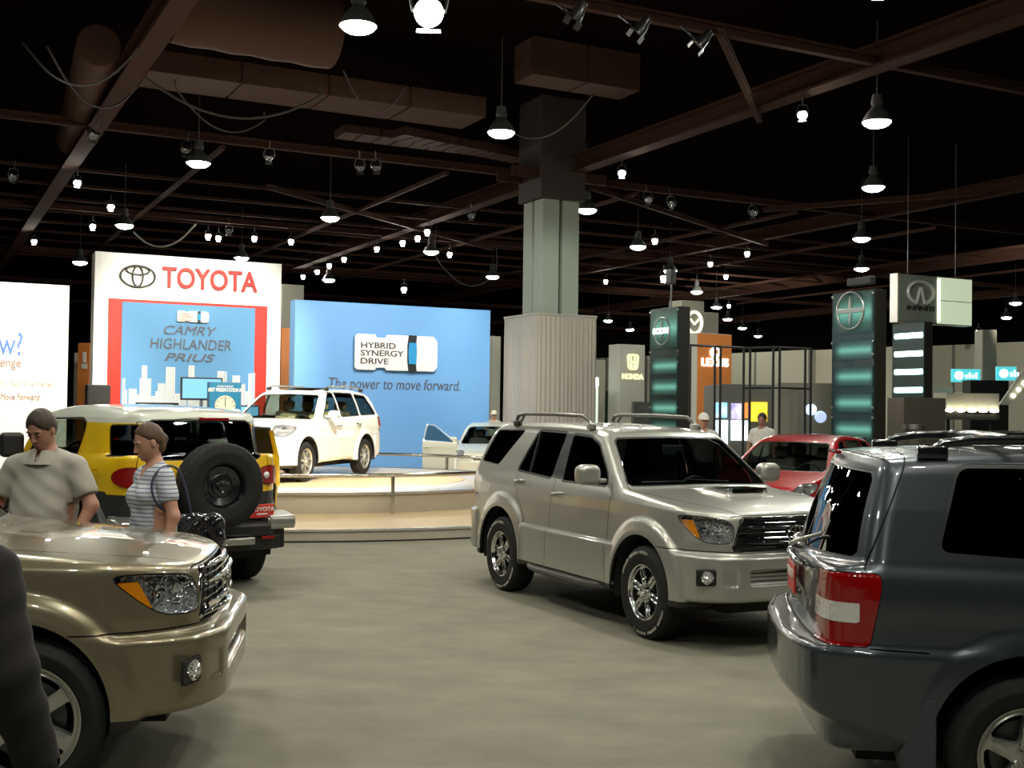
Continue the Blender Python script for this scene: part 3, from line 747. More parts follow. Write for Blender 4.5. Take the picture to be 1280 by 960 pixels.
    if grp is not None:
        g = nobj('grille', whole(push(grp, -.035)), M_GAP, root); c = grp['V']; xg = c[:,0].max(); z0, z1 = c[:,2].min(), c[:,2].max(); yg = c[:,1].max()*.9
        bm = bmesh.new()
        for z in np.linspace(z0+.03, z1-.03, 3): add_tube(bm, [(xg-.05,-yg,z),(xg-.008,-yg*.4,z),(xg-.004,0,z),(xg-.008,yg*.4,z),(xg-.05,yg,z)], .010, 6)
        bobj('grille_bar', bm, M_CHROME, g, smooth=True); emblem('front_emblem', g, (xg+.004,0,(z0+z1)/2), (0,0,PI/2), .07, M_CHROME)
    for x in (0, P['wb']):
        for s in (1,-1): make_wheel(root, (x, s*P['yw'], P['R']), s < 0, P['R'], P['tw'], P['rr'], P['rim'], P.get('rimmat', M_RIM), n_lug=5)
    for (ax, az, R) in A: arch_liner(root, ax, az, R+.006, P['yf']-.05)
    mx, my, mz = P['mirror']; mirror_parts(root, mx, my, mz, body_paint, w=.20, h=.15, d=.14)
    d = P['dash']
    bobj('dashboard', box(d[0]-.30,d[0],-.64,.64,d[1]-.22,d[1], bevel=.06), P.get('dashmat', M_CABIN), root, smooth=True)
    bobj('cabin_floor', box(P['wb']-.6,-.45,-.68,.68,.34,.44), M_CABIN, root); bobj('underbody', box(P['wb']-.7,.55,-.5,.5,.22,.34), M_UNDER, root)
    seats(root, P['seats'], P['seatz'], P.get('seatmat', M_GREYSEAT)); steering(root, (d[0]-.42, .36, d[1]-.04), -1.15)
    bobj('inner_mirror', box(P['wstop']-.02,P['wstop'],-.11,.11,P['H']-.22,P['H']-.165, bevel=.008), M_BLACK, root)
    bobj('wiper', tube([(P['wip'][0],.30,P['wip'][1]),(P['wip'][0]-.05,-.25,P['wip'][1]+.03)], .008, 6), M_BLACK, root)
    bobj('license_plate', box(-.006,.006,-.155,.155,-.075,.075, bevel=.003), P['plate'][2], root, (P['plate'][0], 0, P['plate'][1]))
    return root
def rails(root, x0, x1, y, z, m, foot, r=.020, h=.075):
    for s in (1,-1):
        rl = bobj('roof_rail', tube([(x1,s*y,z-.01),(x1-.10,s*y,z+h*.7),(x1-.22,s*y,z+h),((x0+x1)/2,s*(y+.01),z+h+.012),(x0+.22,s*y,z+h),(x0+.08,s*y,z+h*.7),(x0,s*y,z-.01)], [r*.8,r,r,r,r,r,r*.8], 10), m, root, smooth=True)
        for x in (x0+.03, x1-.03): bobj('rail_foot', box(x-.07,x+.07,s*y-.028,s*y+.028,z-.03,z+.035, bevel=.012), foot, rl, smooth=True)
HIGH1 = dict(x0=-3.76, x1=.94, H=1.77, wb=-2.715, R=.362, tw=.225, rr=.232, yw=.79, yf=.925,
    plan=cr([(.86,0),(.85,.3),(.80,.55),(.68,.72),(.50,.82),(.25,.88),(-.1,.90)], 4)+[(-3.1,.91)]+cr([(-3.38,.90),(-3.56,.875),(-3.64,.80),(-3.67,.6),(-3.69,.3),(-3.70,0)], 4),
    bump=cr([(.925,0),(.915,.4),(.85,.65),(.70,.82),(.45,.90)], 4)+[(-3.1,.912)]+cr([(-3.42,.905),(-3.60,.85),(-3.69,.72),(-3.745,.4),(-3.755,0)], 4),
    W=([.25,.50,.80,1.10,1.15,1.20,1.28],[.85,.895,.912,.897,.885,.862,.83]), U=([1.05,1.22,1.45,1.62,1.68,1.78],[.88,.845,.765,.690,.655,.56]),
    sl=[(.74,.30),(.84,.5),(.86,.85),(.80,.98)]+cr([(.72,1.01),(.3,1.07),(-.3,1.11),(-.6,1.13)], 4)+[(-3.5,1.20),(-3.66,1.18),(-3.71,.9),(-3.70,.35)],
    su=[(-.28,1.0)]+cr([(-.35,1.10),(-.8,1.42),(-1.08,1.60),(-1.25,1.675),(-1.6,1.72),(-2.2,1.742),(-2.8,1.738),(-3.25,1.72),(-3.42,1.705)], 4)+[(-3.45,1.665)]+cr([(-3.47,1.63),(-3.55,1.45),(-3.63,1.22),(-3.66,1.1)], 3)+[(-3.66,1.0)],
    bzf=.70, bzr=.825, zb=.37, arches=[(0,.385,.435),(-2.715,.385,.445)], sill=.34,
    glass=[('rear_quarter_glass', rpoly([(-3.10,1.27),(-2.43,1.235),(-2.40,1.655),(-2.98,1.650)], .05), G_DARK), ('rear', rpoly([(-2.33,1.235),(-1.60,1.20),(-1.58,1.665),(-2.30,1.658)], .03), G_DARK), ('front', rpoly([(-1.52,1.20),(-.74,1.17),(-1.16,1.54),(-1.32,1.64),(-1.50,1.66)], .03), G_MID)],
    ws=[(0,1.60),(.56,1.585),(.60,1.56),(.76,1.16),(.74,1.13),(0,1.14)], wsx=-1.3, rg=[(0,1.635),(.54,1.615),(.58,1.59),(.71,1.24),(.69,1.215),(0,1.20)], rgx=-3.35,
    hl=cr([(.28,.98),(.05,.99),(-.12,.95),(-.12,.80),(.05,.78),(.22,.88)], 4, closed=True),
    tl=rpoly([(-3.365,1.165),(-3.365,1.10),(-3.415,.835),(-3.9,.825),(-3.9,1.12),(-3.56,1.165)], .03), tly=.60, tlclear=(.985,.045,-3.46),
    gaps=[[(-3.415,.827),(-3.16,.820)],[(-1.55,.38),(-1.55,1.68)],[(-.60,.38),(-.62,.95),(-.66,1.17)],[(-2.44,1.20),(-2.38,1.05),(-2.25,.80),(-2.22,.38)],[(.2,.70),(.9,.70)]],
    rgaps=[[(0,.83),(.66,.83),(.72,.9),(.72,1.17),(.79,1.20),(.76,1.35),(.655,1.66),(.60,1.70),(0,1.725)]], rgx2=.17,
    tgaps=[[(.75,.5),(.5,.62),(-.55,.74)],[(.76,0),(.75,.5)]],
    doors=[('front_door', [(-.60,.2),(-.62,.95),(-.66,1.17),(-1.14,1.57),(-1.31,1.67),(-1.55,1.69),(-1.55,.2)], 'front', (-1.38,.885,.98)), ('rear_door', [(-1.55,.2),(-1.55,1.69),(-2.36,1.69),(-2.40,1.20),(-2.38,1.05),(-2.25,.80),(-2.22,.2)], 'rear', (-2.22,.885,1.0))],
    grille=[(0,.93),(.42,.92),(.36,.78),(0,.77)], mirror=(-.82,1.02,1.20), dash=(-.55,1.07), seats=(-1.55,-2.45), seatz=.68, wstop=-1.12, wip=(-.45,1.175), plate=(-3.735,.93,None),
    rim=dict(n=5, w0=.040, w1=.026, r1=.075, r2=.200, dish=.035, bulge=.006, soft=.030, rot=.35), handle=None)
M_PLATE_RED = mat('red_show_plate', (.62,.05,.03), rough=.4)
def plate_text(root, x, y, z, rz, body, m, w=.21, h=.13, size=.055, label=None):
    p = bobj('show_plate', box(-.006,.006,-w/2,w/2,-h/2,h/2, bevel=.003), M_PLATE_RED, root, (x,y,z), (0,0,rz))
    return p
def highlander_old(root, body_paint):
    P = dict(HIGH1); P['plate'] = (-3.672, 1.03, M_PLATE_RED)
    P['plan'] = cr([(.86,0),(.85,.3),(.80,.55),(.68,.72),(.50,.82),(.25,.88),(-.1,.90)], 4)+[(-3.1,.91)]+cr([(-3.36,.90),(-3.52,.86),(-3.60,.76),(-3.635,.5),(-3.65,.2),(-3.655,0)], 4)
    P['bump'] = cr([(.925,0),(.915,.4),(.85,.65),(.70,.82),(.45,.90)], 4)+[(-3.1,.912)]+cr([(-3.40,.905),(-3.58,.86),(-3.69,.74),(-3.765,.4),(-3.78,0)], 4)
    P['rbow'] = .30; P['yf'] = .915; P['bcut'] = 1.42
    P['sl'] = [p if p[0] > -3.4 else {(-3.5,1.20):(-3.45,1.20),(-3.66,1.18):(-3.61,1.18)}.get(p, (p[0]+.045, p[1])) for p in HIGH1['sl']]
    P['rgaps'] = [[(0,.83),(.66,.83),(.72,.9)]]
    P['gaps'] = list(HIGH1['gaps'])+[[(-3.20,1.735),(-3.225,1.66),(-3.32,1.44),(-3.435,1.18)]]
    P['rg'] = [(0,1.635),(.58,1.615),(.615,1.585),(.725,1.25),(.70,1.225),(0,1.21)]; P['rgx'] = -3.28; P['handle'] = body_paint
    def extra(b, x, y, ay, z):
        b = smax(b, -smax(rbx(x, ay, z, (-3.69,0,.99), (.045,.30,.13), .03), -9-z, .01), .015)     # plate recess
        b = smax(b, -rbx(x, ay, z, (-3.05,1.0,.30), (.0,.0,.0), .0)-9, .01)
        return b
    P['extra'] = extra
    build_family(root, P, body_paint, h=.016)
    blackrail = mat('rail_black', (.01,.01,.012), rough=.2, coat=1.)
    rails(root, -3.12, -1.35, .62, 1.715, blackrail, blackrail, r=.024, h=.065)
    for x in (-2.75,-1.75): bobj('roof_crossbar', tube([(x,-.62,1.79),(x,0,1.80),(x,.62,1.79)], .02, 8), blackrail, root, smooth=True)
    # spoiler lip, rear wiper, handle bar, tow eye, mud flaps
    bobj('brake_light', box(-3.475,-3.44,-.14,.14,1.69,1.705, bevel=.004), M_RED, root)
    w = bobj('rear_wiper', tube([(-3.62,.02,1.19),(-3.68,.0,1.20),(-3.65,-.10,1.235),(-3.57,-.40,1.30)], [.02,.014,.010,.008], 8), M_SATIN, root, smooth=True)
    bobj('liftgate_garnish', tube([(-3.645,-.34,1.135),(-3.672,-.2,1.14),(-3.675,0,1.142),(-3.672,.2,1.14),(-3.645,.34,1.135)], .016, 8), M_CHROME, root, smooth=True)
    pl = [o for o in root.children if o.name.startswith('license_plate')][-1]; pw = mat('sign_white', (.85,.83,.78), rough=.5)
    text('plate_lettering', 'TOYOTA', .062, pw, pl, (-.009,0,.02), (PI/2,0,-PI/2), offset=.001)
    n = 16; bobj('tow_eye', tube([(-3.40+.035*math.cos(2*PI*i/n), -.55, .36+.028*math.sin(2*PI*i/n)) for i in range(n)], .011, 6, closed=True), M_BLACK, root, smooth=True)
    bobj('tow_bracket', box(-3.46,-3.41,-.60,-.50,.36,.42, bevel=.008), M_BLACK, root)
    for s in (1,-1):
        for x, d in ((-3.175,-1),(-.46,-1)):
            bm = prism([(x+.045,.62),(x+.0,.615),(x-.11,.36),(x-.09,.27),(x+.045,.24)], s*.74, s*.925, 'xz', bevel=.006); bobj('mud_flap', bm, mat('flap_grey', (.05,.055,.06), rough=.6), root)
        bobj('bumper_reflector_lip', tube([(-3.60,s*.80,.815),(-3.70,s*.64,.825),(-3.75,s*.3,.83)], .006, 6), M_BLACK, root)
    return root
HIGH2 = dict(HIGH1); HIGH2.update(x0=-3.88, x1=.95, H=1.80, wb=-2.79, R=.372, rr=.245, yw=.80, yf=.935,
    plan=cr([(.86,0),(.85,.3),(.80,.55),(.68,.74),(.48,.85),(.2,.90),(-.1,.915)], 4)+[(-3.1,.925)]+cr([(-3.5,.905),(-3.70,.85),(-3.78,.7),(-3.80,.3),(-3.805,0)], 4),
    bump=cr([(.93,0),(.92,.4),(.86,.65),(.72,.83),(.45,.915)], 4)+[(-3.1,.93)]+cr([(-3.5,.91),(-3.74,.84),(-3.83,.66),(-3.86,.3),(-3.865,0)], 4),
    W=([.25,.50,.80,1.05,1.12,1.20,1.28],[.86,.905,.93,.92,.905,.88,.84]), U=([1.0,1.20,1.45,1.64,1.70,1.80],[.90,.86,.78,.70,.665,.56]),
    sl=[(.74,.30),(.84,.5),(.86,.85),(.80,1.0)]+cr([(.70,1.03),(.3,1.10),(-.3,1.14),(-.6,1.16)], 4)+[(-3.5,1.24),(-3.72,1.22),(-3.79,.95),(-3.78,.38)],
    su=[(-.28,1.0)]+cr([(-.32,1.13),(-.8,1.46),(-1.08,1.63),(-1.28,1.705),(-1.7,1.75),(-2.3,1.765),(-2.9,1.75),(-3.3,1.71)], 4)+cr([(-3.46,1.66),(-3.60,1.45),(-3.74,1.22),(-3.78,1.1)], 3)+[(-3.78,1.0)],
    bzf=.72, bzr=.84, zb=.30, arches=[(0,.40,.45),(-2.79,.40,.45)], sill=.33,
    glass=[('rear_quarter_glass', rpoly([(-3.45,1.26),(-2.66,1.24),(-2.62,1.65),(-3.15,1.62)], .04), G_MID), ('rear', rpoly([(-2.55,1.235),(-1.66,1.21),(-1.64,1.67),(-2.50,1.665)], .03), G_MID), ('front', rpoly([(-1.56,1.205),(-.78,1.18),(-1.18,1.54),(-1.36,1.66),(-1.54,1.67)], .03), G_CLEAR)],
    ws=[(0,1.63),(.56,1.615),(.61,1.59),(.77,1.19),(.75,1.16),(0,1.17)], rg=[(0,1.60),(.56,1.58),(.60,1.55),(.72,1.27),(.70,1.24),(0,1.23)], rgx=-3.40,
    hl=cr([(.34,1.02),(.10,1.05),(-.10,1.0),(-.10,.86),(.10,.84),(.30,.93)], 4, closed=True), tl=rpoly([(-3.50,1.20),(-3.50,1.05),(-3.62,.86),(-4,.86),(-4,1.20)], .03), tly=.6, tlclear=(.98,.03,-3.6),
    gaps=[[(-3.62,.84),(-3.24,.83)],[(-1.60,.36),(-1.60,1.69)],[(-.60,.36),(-.64,.95),(-.66,1.17)],[(-2.62,1.22),(-2.58,1.08),(-2.36,.84),(-2.30,.36)],[(.22,.72),(.9,.72)]],
    rgaps=[[(0,.85),(.70,.85),(.78,1.2),(.70,1.60),(0,1.66)]],
    doors=[('front_door', [(-.60,.2),(-.64,.95),(-.66,1.17),(-1.17,1.58),(-1.35,1.69),(-1.60,1.70),(-1.60,.2)], 'front', (-1.42,.905,1.02)), ('rear_door', [(-1.60,.2),(-1.60,1.70),(-2.56,1.70),(-2.61,1.22),(-2.58,1.08),(-2.36,.84),(-2.30,.2)], 'rear', (-2.40,.905,1.05))],
    grille=[(0,.96),(.50,.95),(.40,.80),(0,.79)], mirror=(-.86,1.05,1.25), dash=(-.55,1.10), dashmat=M_BEIGE, seatmat=M_BEIGE, seats=(-1.60,-2.50), wip=(-.42,1.20),
    rim=dict(n=7, w0=.020, w1=.018, r1=.075, r2=.215, dish=.03, bulge=.008, soft=.018, rot=.2))
def highlander_new(root, body_paint):
    P = dict(HIGH2); P['plate'] = (-3.87,.62,mat('plate_white', (.5,.5,.45), rough=.5)); P['handle'] = M_CHROME
    build_family(root, P, body_paint, h=.024, dark=G_MID)
    rails(root, -3.20, -1.40, .62, 1.74, M_SATIN, M_BLACK, r=.018, h=.06)
    bobj('sunroof', box(-1.95,-1.30,-.38,.38,1.755,1.768, bevel=.01), M_GLOSSBLACK, root)
    return root
HATCH = dict(x0=-3.52, x1=.90, H=1.58, wb=-2.60, R=.315, tw=.205, rr=.215, yw=.75, yf=.895,
    plan=cr([(.80,0),(.79,.3),(.72,.52),(.56,.70),(.30,.82),(0,.865)], 4)+[(-2.9,.875)]+cr([(-3.2,.85),(-3.40,.76),(-3.46,.5),(-3.47,0)], 4),
    bump=cr([(.87,0),(.86,.35),(.78,.6),(.62,.76),(.40,.86)], 4)+[(-2.9,.88)]+cr([(-3.25,.86),(-3.43,.76),(-3.49,.5),(-3.50,0)], 4),
    W=([.2,.40,.70,.90,1.0,1.08,1.15],[.82,.86,.88,.875,.86,.83,.80]), U=([.9,1.05,1.30,1.46,1.52,1.6],[.85,.815,.735,.655,.62,.5]),
    sl=[(.72,.22),(.80,.4),(.80,.62),(.76,.74)]+cr([(.68,.79),(.3,.90),(-.1,.975),(-.35,1.0)], 4)+[(-3.2,1.10),(-3.42,1.08),(-3.47,.8),(-3.44,.28)],
    su=[(-.05,.85)]+cr([(-.10,.96),(-.6,1.22),(-1.0,1.41),(-1.2,1.475),(-1.55,1.53),(-2.0,1.545),(-2.5,1.525),(-2.9,1.48)], 4)+cr([(-3.05,1.43),(-3.25,1.2),(-3.40,1.02)], 3)+[(-3.42,.9)],
    bzf=.58, bzr=.70, zb=.24, arches=[(0,.335,.375),(-2.60,.335,.375)], sill=.25,
    glass=[('rear_quarter_glass', rpoly([(-3.05,1.13),(-2.52,1.11),(-2.48,1.42),(-2.75,1.40)], .03), G_MID), ('rear', rpoly([(-2.44,1.10),(-1.60,1.06),(-1.58,1.44),(-2.38,1.43)], .03), G_MID), ('front', rpoly([(-1.50,1.055),(-.62,1.02),(-1.08,1.31),(-1.30,1.42),(-1.48,1.44)], .03), G_MID)],
    ws=[(0,1.42),(.54,1.405),(.59,1.38),(.74,1.02),(.72,.99),(0,1.0)], wsx=-1.3, rg=[(0,1.42),(.52,1.40),(.64,1.14),(0,1.12)], rgx=-3.0,
    hl=cr([(.36,.82),(.15,.83),(-.05,.76),(-.08,.66),(.08,.63),(.30,.72)], 4, closed=True), hlz=.95, tl=rpoly([(-3.22,1.05),(-3.28,.82),(-3.6,.80),(-3.6,1.05)], .03), tly=.55,
    gaps=[[(-1.54,.28),(-1.54,1.46)],[(-.42,.28),(-.46,.8),(-.46,1.0)],[(-2.46,1.09),(-2.40,.95),(-2.20,.70),(-2.14,.28)],[(.2,.58),(.9,.58)]], rgaps=[[(0,.70),(.62,.70),(.7,1.1),(.62,1.43),(0,1.47)]],
    tgaps=[[(.62,0),(.60,.42),(.35,.60),(-.35,.74)]], hoodz=.75,
    doors=[('front_door', [(-.42,.1),(-.46,.8),(-.46,1.0),(-1.07,1.34),(-1.29,1.45),(-1.54,1.47),(-1.54,.1)], 'front', (-1.36,.865,.86)), ('rear_door', [(-1.54,.1),(-1.54,1.47),(-2.44,1.46),(-2.49,1.09),(-2.40,.95),(-2.20,.70),(-2.14,.1)], 'rear', (-2.22,.865,.88))],
    grille=[(0,.66),(.38,.65),(.34,.60),(0,.595)], mirror=(-.66,.98,1.07), dash=(-.32,.96), seats=(-1.30,-2.20), seatz=.50, wstop=-1.15, wip=(-.22,1.03),
    rim=dict(n=5, w0=.03, w1=.024, r1=.07, r2=.19, dish=.025, bulge=.005, soft=.02))
def hatch(root, body_paint, open_door=False, prius=False, h=.024, handle_m=None):
    P = dict(HATCH); P['plate'] = (-3.505,.50,mat('plate_white', (.5,.5,.45), rough=.5)); P['handle'] = handle_m or body_paint; P['hinge'] = (-.44,.84)
    if prius: P['rimmat'] = M_RIM
    build_family(root, P, body_paint, h=h, dark=G_MID, open_door=open_door)
    return root

# ------------------------------------------------------------------ boxy retro off-roader with white roof and spare wheel (x from the rear axle)
def build_retro(root, yellow, white):
    ARCH = [(2.69,.43,.50),(0,.43,.50)]
    zs = [.40,.55,.80,1.0,1.05,1.22,1.30,1.38]; ys = [.90,.93,.945,.945,.935,.925,.895,.86]; zu = [1.20,1.34,1.50,1.70,1.76,1.86]; yu = [.905,.875,.825,.775,.745,.62]
    plan = cr([(-.86,0),(-.855,.35),(-.83,.60),(-.74,.76),(-.58,.87),(-.35,.925),(0,.945)], 4)+[(2.6,.94)]+cr([(3.05,.90),(3.30,.80),(3.42,.6),(3.46,.3),(3.47,0)], 4)
    planu = cr([(-.83,0),(-.825,.35),(-.79,.52),(-.62,.68),(-.35,.80),(-.15,.86),(.2,.90)], 4)+[(2.3,.93),(2.3,0)]
    pl, pu = symm(plan), symm(planu)
    sl = [(-.70,.45),(-.80,.60),(-.86,.9),(-.86,1.25),(-.80,1.40),(2.4,1.34),(2.6,1.24),(3.2,1.19),(3.40,1.14),(3.44,.9),(3.44,.6),(3.3,.45)]
    su = [(-.84,1.15)]+cr([(-.82,1.34),(-.76,1.55),(-.70,1.70),(-.63,1.79),(-.45,1.845),(.2,1.885),(1.0,1.90),(1.6,1.875),(2.0,1.82),(2.12,1.77)], 4)+[(2.40,1.32),(2.42,1.15)]
    def f(x, y, z):
        ay = np.abs(y)
        low = smax(smax(psdf(x, z+.10*y*y*np.clip(x-2, 0, 1), sl), psdf(x, y, pl), .05), (ay-lin(z, zs, ys))*.98, .05)
        up = smax(smax(psdf(x, z+.06*y*y, su), (ay-lin(z, zu, yu))*.95, .06), psdf(x-.14*np.clip((z-1.35)/.4, 0, 1.3), y, pu), .05)
        b = smin(low, up, .02)
        for (ax, az, R) in ARCH:
            r = np.hypot(x-ax, z-az); fl = smax(smax(r-.62, ay-.985+.15*np.clip(r-.5, 0, 1), .03), .40-z, .02); b = smin(b, smax(fl, .6-ay, .02), .02)
        # rear black bumper block
        b = smin(b, rbx(x, y, z, (-.87,0,.63), (.10,.70,.075), .03), .02)
        return b
    S = Shell(f, (-1.02,-.05,.36), (3.55,1.06,1.97), .019)
    for (ax, az, R) in ARCH: S.take(lambda x, y, z: np.maximum(np.hypot(x-ax, z-az)-R, .6-y))
    qw = lambda x, y, z: np.maximum.reduce([psdf(.80*x-.6*(y-.8), z, rpoly([(-.225,1.67),(-.44,1.68),(-.50,1.37),(-.35,1.35)], .02)), .50-y, x-.2])
    qw = lambda x, y, z: np.maximum.reduce([psdf(y-.55*x, z, rpoly([(.935,1.675),(.875,1.690),(.945,1.375),(1.085,1.35)], .01)), .50-y, x-.2, -.74-x])
    qw = lambda x, y, z: np.maximum.reduce([psdf(x, z, rpoly([(-.27,1.675),(-.60,1.685),(-.70,1.40),(-.36,1.385)], .03)), .45-y])
    g_q = push(S.take(qw), -.008); S.frame(qw, .014)
    fw = side_region(rpoly([(.42,1.685),(.44,1.34),(2.02,1.36),(1.86,1.66),(1.70,1.71),(.60,1.735)], .05), .4); g_f = push(S.take(fw), -.01); S.frame(fw, .02)
    ws = front_region([(0,1.76),(.60,1.74),(.74,1.40),(.72,1.37),(0,1.38)], 1.9); g_w = push(S.take(ws), -.008); S.frame(ws, .012)
    rg = rear_region([(0,1.745),(.50,1.735),(.56,1.70),(.60,1.38),(.575,1.355),(0,1.355)], -.55); g_r = push(S.take(rg), -.008); S.frame(rg, .012)
    tlr = lambda x, y, z: ((x+.60)/.20)**2+((z-1.18)/.095)**2*1.0-1
    tz = lambda x, y, z: np.maximum.reduce([(np.sqrt(((np.arctan2(y-.4, -(x+.2))-.54)/.32)**2+((z-1.18)/.095)**2)-1)*.09, .5-y, x+.3])
    tlp = S.take(tz); S.gap(tz, .006)
    hz = lambda x, y, z: np.maximum((np.hypot(y-.60, z-1.02)-.10), 3-x); hlp = S.take(hz); S.gap(hz)
    gz = front_region([(0,1.12),(.46,1.12),(.46,.92),(0,.92)], 3); gr = S.take(gz); S.gap(gz)
    S.gap(side_line([(.36,.45),(.36,1.36),(.40,1.60),(.43,1.72)], .5)); S.gap(side_line([(1.42,.45),(1.42,1.36)], .5)); S.gap(side_line([(2.36,.45),(2.34,1.34)], .5)); S.gap(side_line(closed(rpoly([(-.17,1.24),(-.17,1.07),(-.33,1.07),(-.33,1.24)], .03)), .5), .003)
    S.gap(rear_line([(0,.78),(.62,.78),(.70,1.0),(.70,1.3),(.62,1.72),(0,1.77)], -.5))
    S.gap(top_line([(3.3,.5),(2.45,.62)], 1.0))
    blk = S.take(lambda x, y, z: z-np.where(x > -.5, 1.035, 1.01))
    flz = S.take(lambda x, y, z: np.maximum.reduce([np.minimum.reduce([np.hypot(x-a[0], z-a[1])-.635 for a in ARCH]), .6-y])) ; blk = join(blk, flz)
    roof = S.take(lambda x, y, z: (1.705-z)*1.0+np.where(x > 1.9, 0.0, 0))
    door = S.take(lambda x, y, z: np.maximum(psdf(x, z, [(.36,.9),(.36,1.36),(.43,1.75),(1.9,1.75),(2.3,1.40),(2.36,.9)]), .4-y))
    bod, rf = whole(S.m), whole(roof); parts = [bod, lining(bod, .022), whole(S.black), whole(S.gapm), whole(blk)]
    mi = np.concatenate([np.full(len(a['T']), i) for a, i in zip(parts, (0,1,2,3,4))])
    nobj('body', join(*parts), [yellow, M_LINER, M_BLACK, M_GAP, mat('cladding_black', (.02,.022,.022), rough=.5)], root, mi=mi)
    o = nobj('roof', join(rf, lining(rf, .02)), [white, M_LINER], root, mi=np.repeat([0,1], len(rf['T'])))
    nobj('rear_window', whole(g_r), glass_mat('smoked_glass', (.12,.14,.14)), root); nobj('windshield', whole(g_w), G_CLEAR, root)
    for s in (1,-1):
        mm = (lambda a: a) if s > 0 else mirror
        d = nobj('door', mm(join(door, lining(door, .02))), [yellow, M_LINER], root, mi=np.repeat([0,1], len(door['T'])))
        nobj('window_glass', mm(g_f), G_MID, d); nobj('rear_quarter_glass', mm(g_q), G_DARK, root)
        bobj('door_pillar', tube([(1.35,s*.80,1.70),(1.42,s*.89,1.33)], .03, 6), M_BLACK, d); handle(d, .62, .93, 1.20, s, M_BLACK)
        t = nobj('tail_light', mm(push(tlp, .025)), M_RED, root); nobj('lamp_rim', mm(thick(tlp, .025*tlp['N'])), M_RED, t)
        bobj('reversing_lamp', lathe([(.035,0),(.035,.012),(.001,.02)], 18, 'x', M=Matrix.Rotation(PI, 4, 'Z')), M_CLEARLENS, t, (-.845,s*.655,1.18), (0,0,-.3*s), smooth=True)
        nobj('headlight', mm(hlp), M_FACET, root)
        bobj('bumper_corner', prism(rpoly([(-.80,.62),(-1.00,.64),(-1.00,.76),(-.80,.80),(-.62,.80),(-.62,.66)], .02), s*.62, s*.93, 'xz', bevel=.02), M_SATIN, root)
        bobj('wheel_arch_cladding', box(-.72,-.56,min(s*.80,s*.95),max(s*.80,s*.95),.40,.62, bevel=.02), M_BLACK, root)
        bobj('bumper_reflector', box(-.985,-.965,s*.62-.07,s*.62+.07,.535,.565, bevel=.004), M_RED, root)
        f2 = lambda X, Y, Z: rbx(X, Y, Z, (0,0,0), (.075,.125,.14), .05); m2 = mesh_sdf(f2, (-.1,-.15,-.17), (.1,.15,.17), .014)
        mo = nobj('door_mirror', m2, M_BLACK, root, (1.93,s*1.10,1.42)); bobj('mirror_arm', tube([(0,-s*.08,-.10),(0,-s*.20,-.12)], .02, 6), M_BLACK, mo)
    g = nobj('grille', whole(push(gr, -.03)), M_GAP, root)
    text('grille_badge', 'TOYOTA', .14, M_SATIN, g, (3.46,0,1.02), (PI/2,0,PI/2), sx=1.3)
    # the rear-hinged door on the right side stands open
    dr = empty('open_rear_door', (.36,-.93,0), math.atan2(-.32,-.36), parent=root); dr['label'] = 'rear access door swung open'
    bobj('door_panel', prism([(0,.62),(.44,.62),(.46,1.30),(.42,1.36),(0,1.36)], -.035, .035, 'xz', bevel=.012), yellow, dr)
    bobj('door_cladding', prism([(.0,.55),(.43,.55),(.45,1.03),(0,1.03)], -.045, .045, 'xz', bevel=.01), MATS['cladding_black'], dr)
    bobj('door_frame', tube([(.02,0,1.35),(.02,0,1.66),(.35,0,1.64),(.44,0,1.34)], .022, 8), M_BLACK, dr); bobj('door_edge', tube([(.37,0,1.62),(.45,0,1.30),(.46,0,1.0)], .028, 8), yellow, dr, smooth=True)
    bobj('window_glass', prism([(.03,1.35),(.42,1.35),(.35,1.64),(.03,1.65)], -.004, .004, 'xz'), G_DARK, dr)
    # rear bumper strip, hitch cover, plate, third brake light, wiper
    st = bobj('bumper_step', box(-1.035,-.95,-.455,.165,.49,.565, bevel=.012), M_SATIN, root)
    emblem('bumper_badge', st, (-1.04,-.14,.53), (0,0,PI/2), .045, M_CHROME)
    bobj('rear_bumper', box(-1.0,-.80,-.66,.66,.57,.70, bevel=.03), M_BLACK, root); bobj('bumper_underside', box(-.93,-.70,-.80,.80,.42,.58, bevel=.03), M_BLACK, root)
    p = bobj('license_plate', box(-.915,-.90,-.715,-.43,.745,.885, bevel=.004), M_PLATE_RED, root)
    wt = mat('sign_white', (.85,.83,.78), rough=.5)
    text('plate_lettering', 'TOYOTA', .058, wt, p, (-.918,-.585,.832), (PI/2,0,-PI/2), sx=1.1, offset=.001); emblem('plate_emblem', p, (-.919,-.460,.832), (0,0,PI/2), .018, wt); bobj('plate_line', box(-.919,-.916,-.64,-.52,.778,.792), wt, p)
    bobj('brake_light', box(-.70,-.66,-.30,.02,1.738,1.768, bevel=.006), M_RED, root)
    # spare wheel: black steel rim with holes, a tyre that faces backwards
    R = .425; key = ('tyre', R, .265, .225)
    o = bobj('spare_wheel', tyre_bm(R, .265, .225), M_TYRE, root, (-1.13,-.01,1.105), (0,0,PI/2), angle=50)
    steel = mat('black_steel', (.012,.012,.014), rough=.22, coat=.6)
    m = rim_mesh(.225, 8, .052, .052, .125, .155, dish=.12, bulge=0, soft=.015); nobj('steel_rim', m, steel, o, (0,.115,0))
    bobj('hub_flange', lathe([(.001,.075),(.05,.075),(.06,.06),(.10,.055),(.105,.03)], 32, 'y'), steel, o, angle=40)
    bobj('rim_back', lathe([(.225,.12),(.21,.03),(.001,.02)], 32, 'y'), M_GAP, o, angle=40)
    for i in range(3):
        a = 2*PI*i/3+.5; bobj('lug_nut', lathe([(.014,.06),(.014,.085),(.001,.09)], 10, 'y', M=Matrix.Translation((.06*math.cos(a),0,.06*math.sin(a)))), M_CHROME, o, smooth=True)
    bobj('spare_carrier', box(-1.02,-.80,-.14,.14,.95,1.25, bevel=.02), M_BLACK, root)
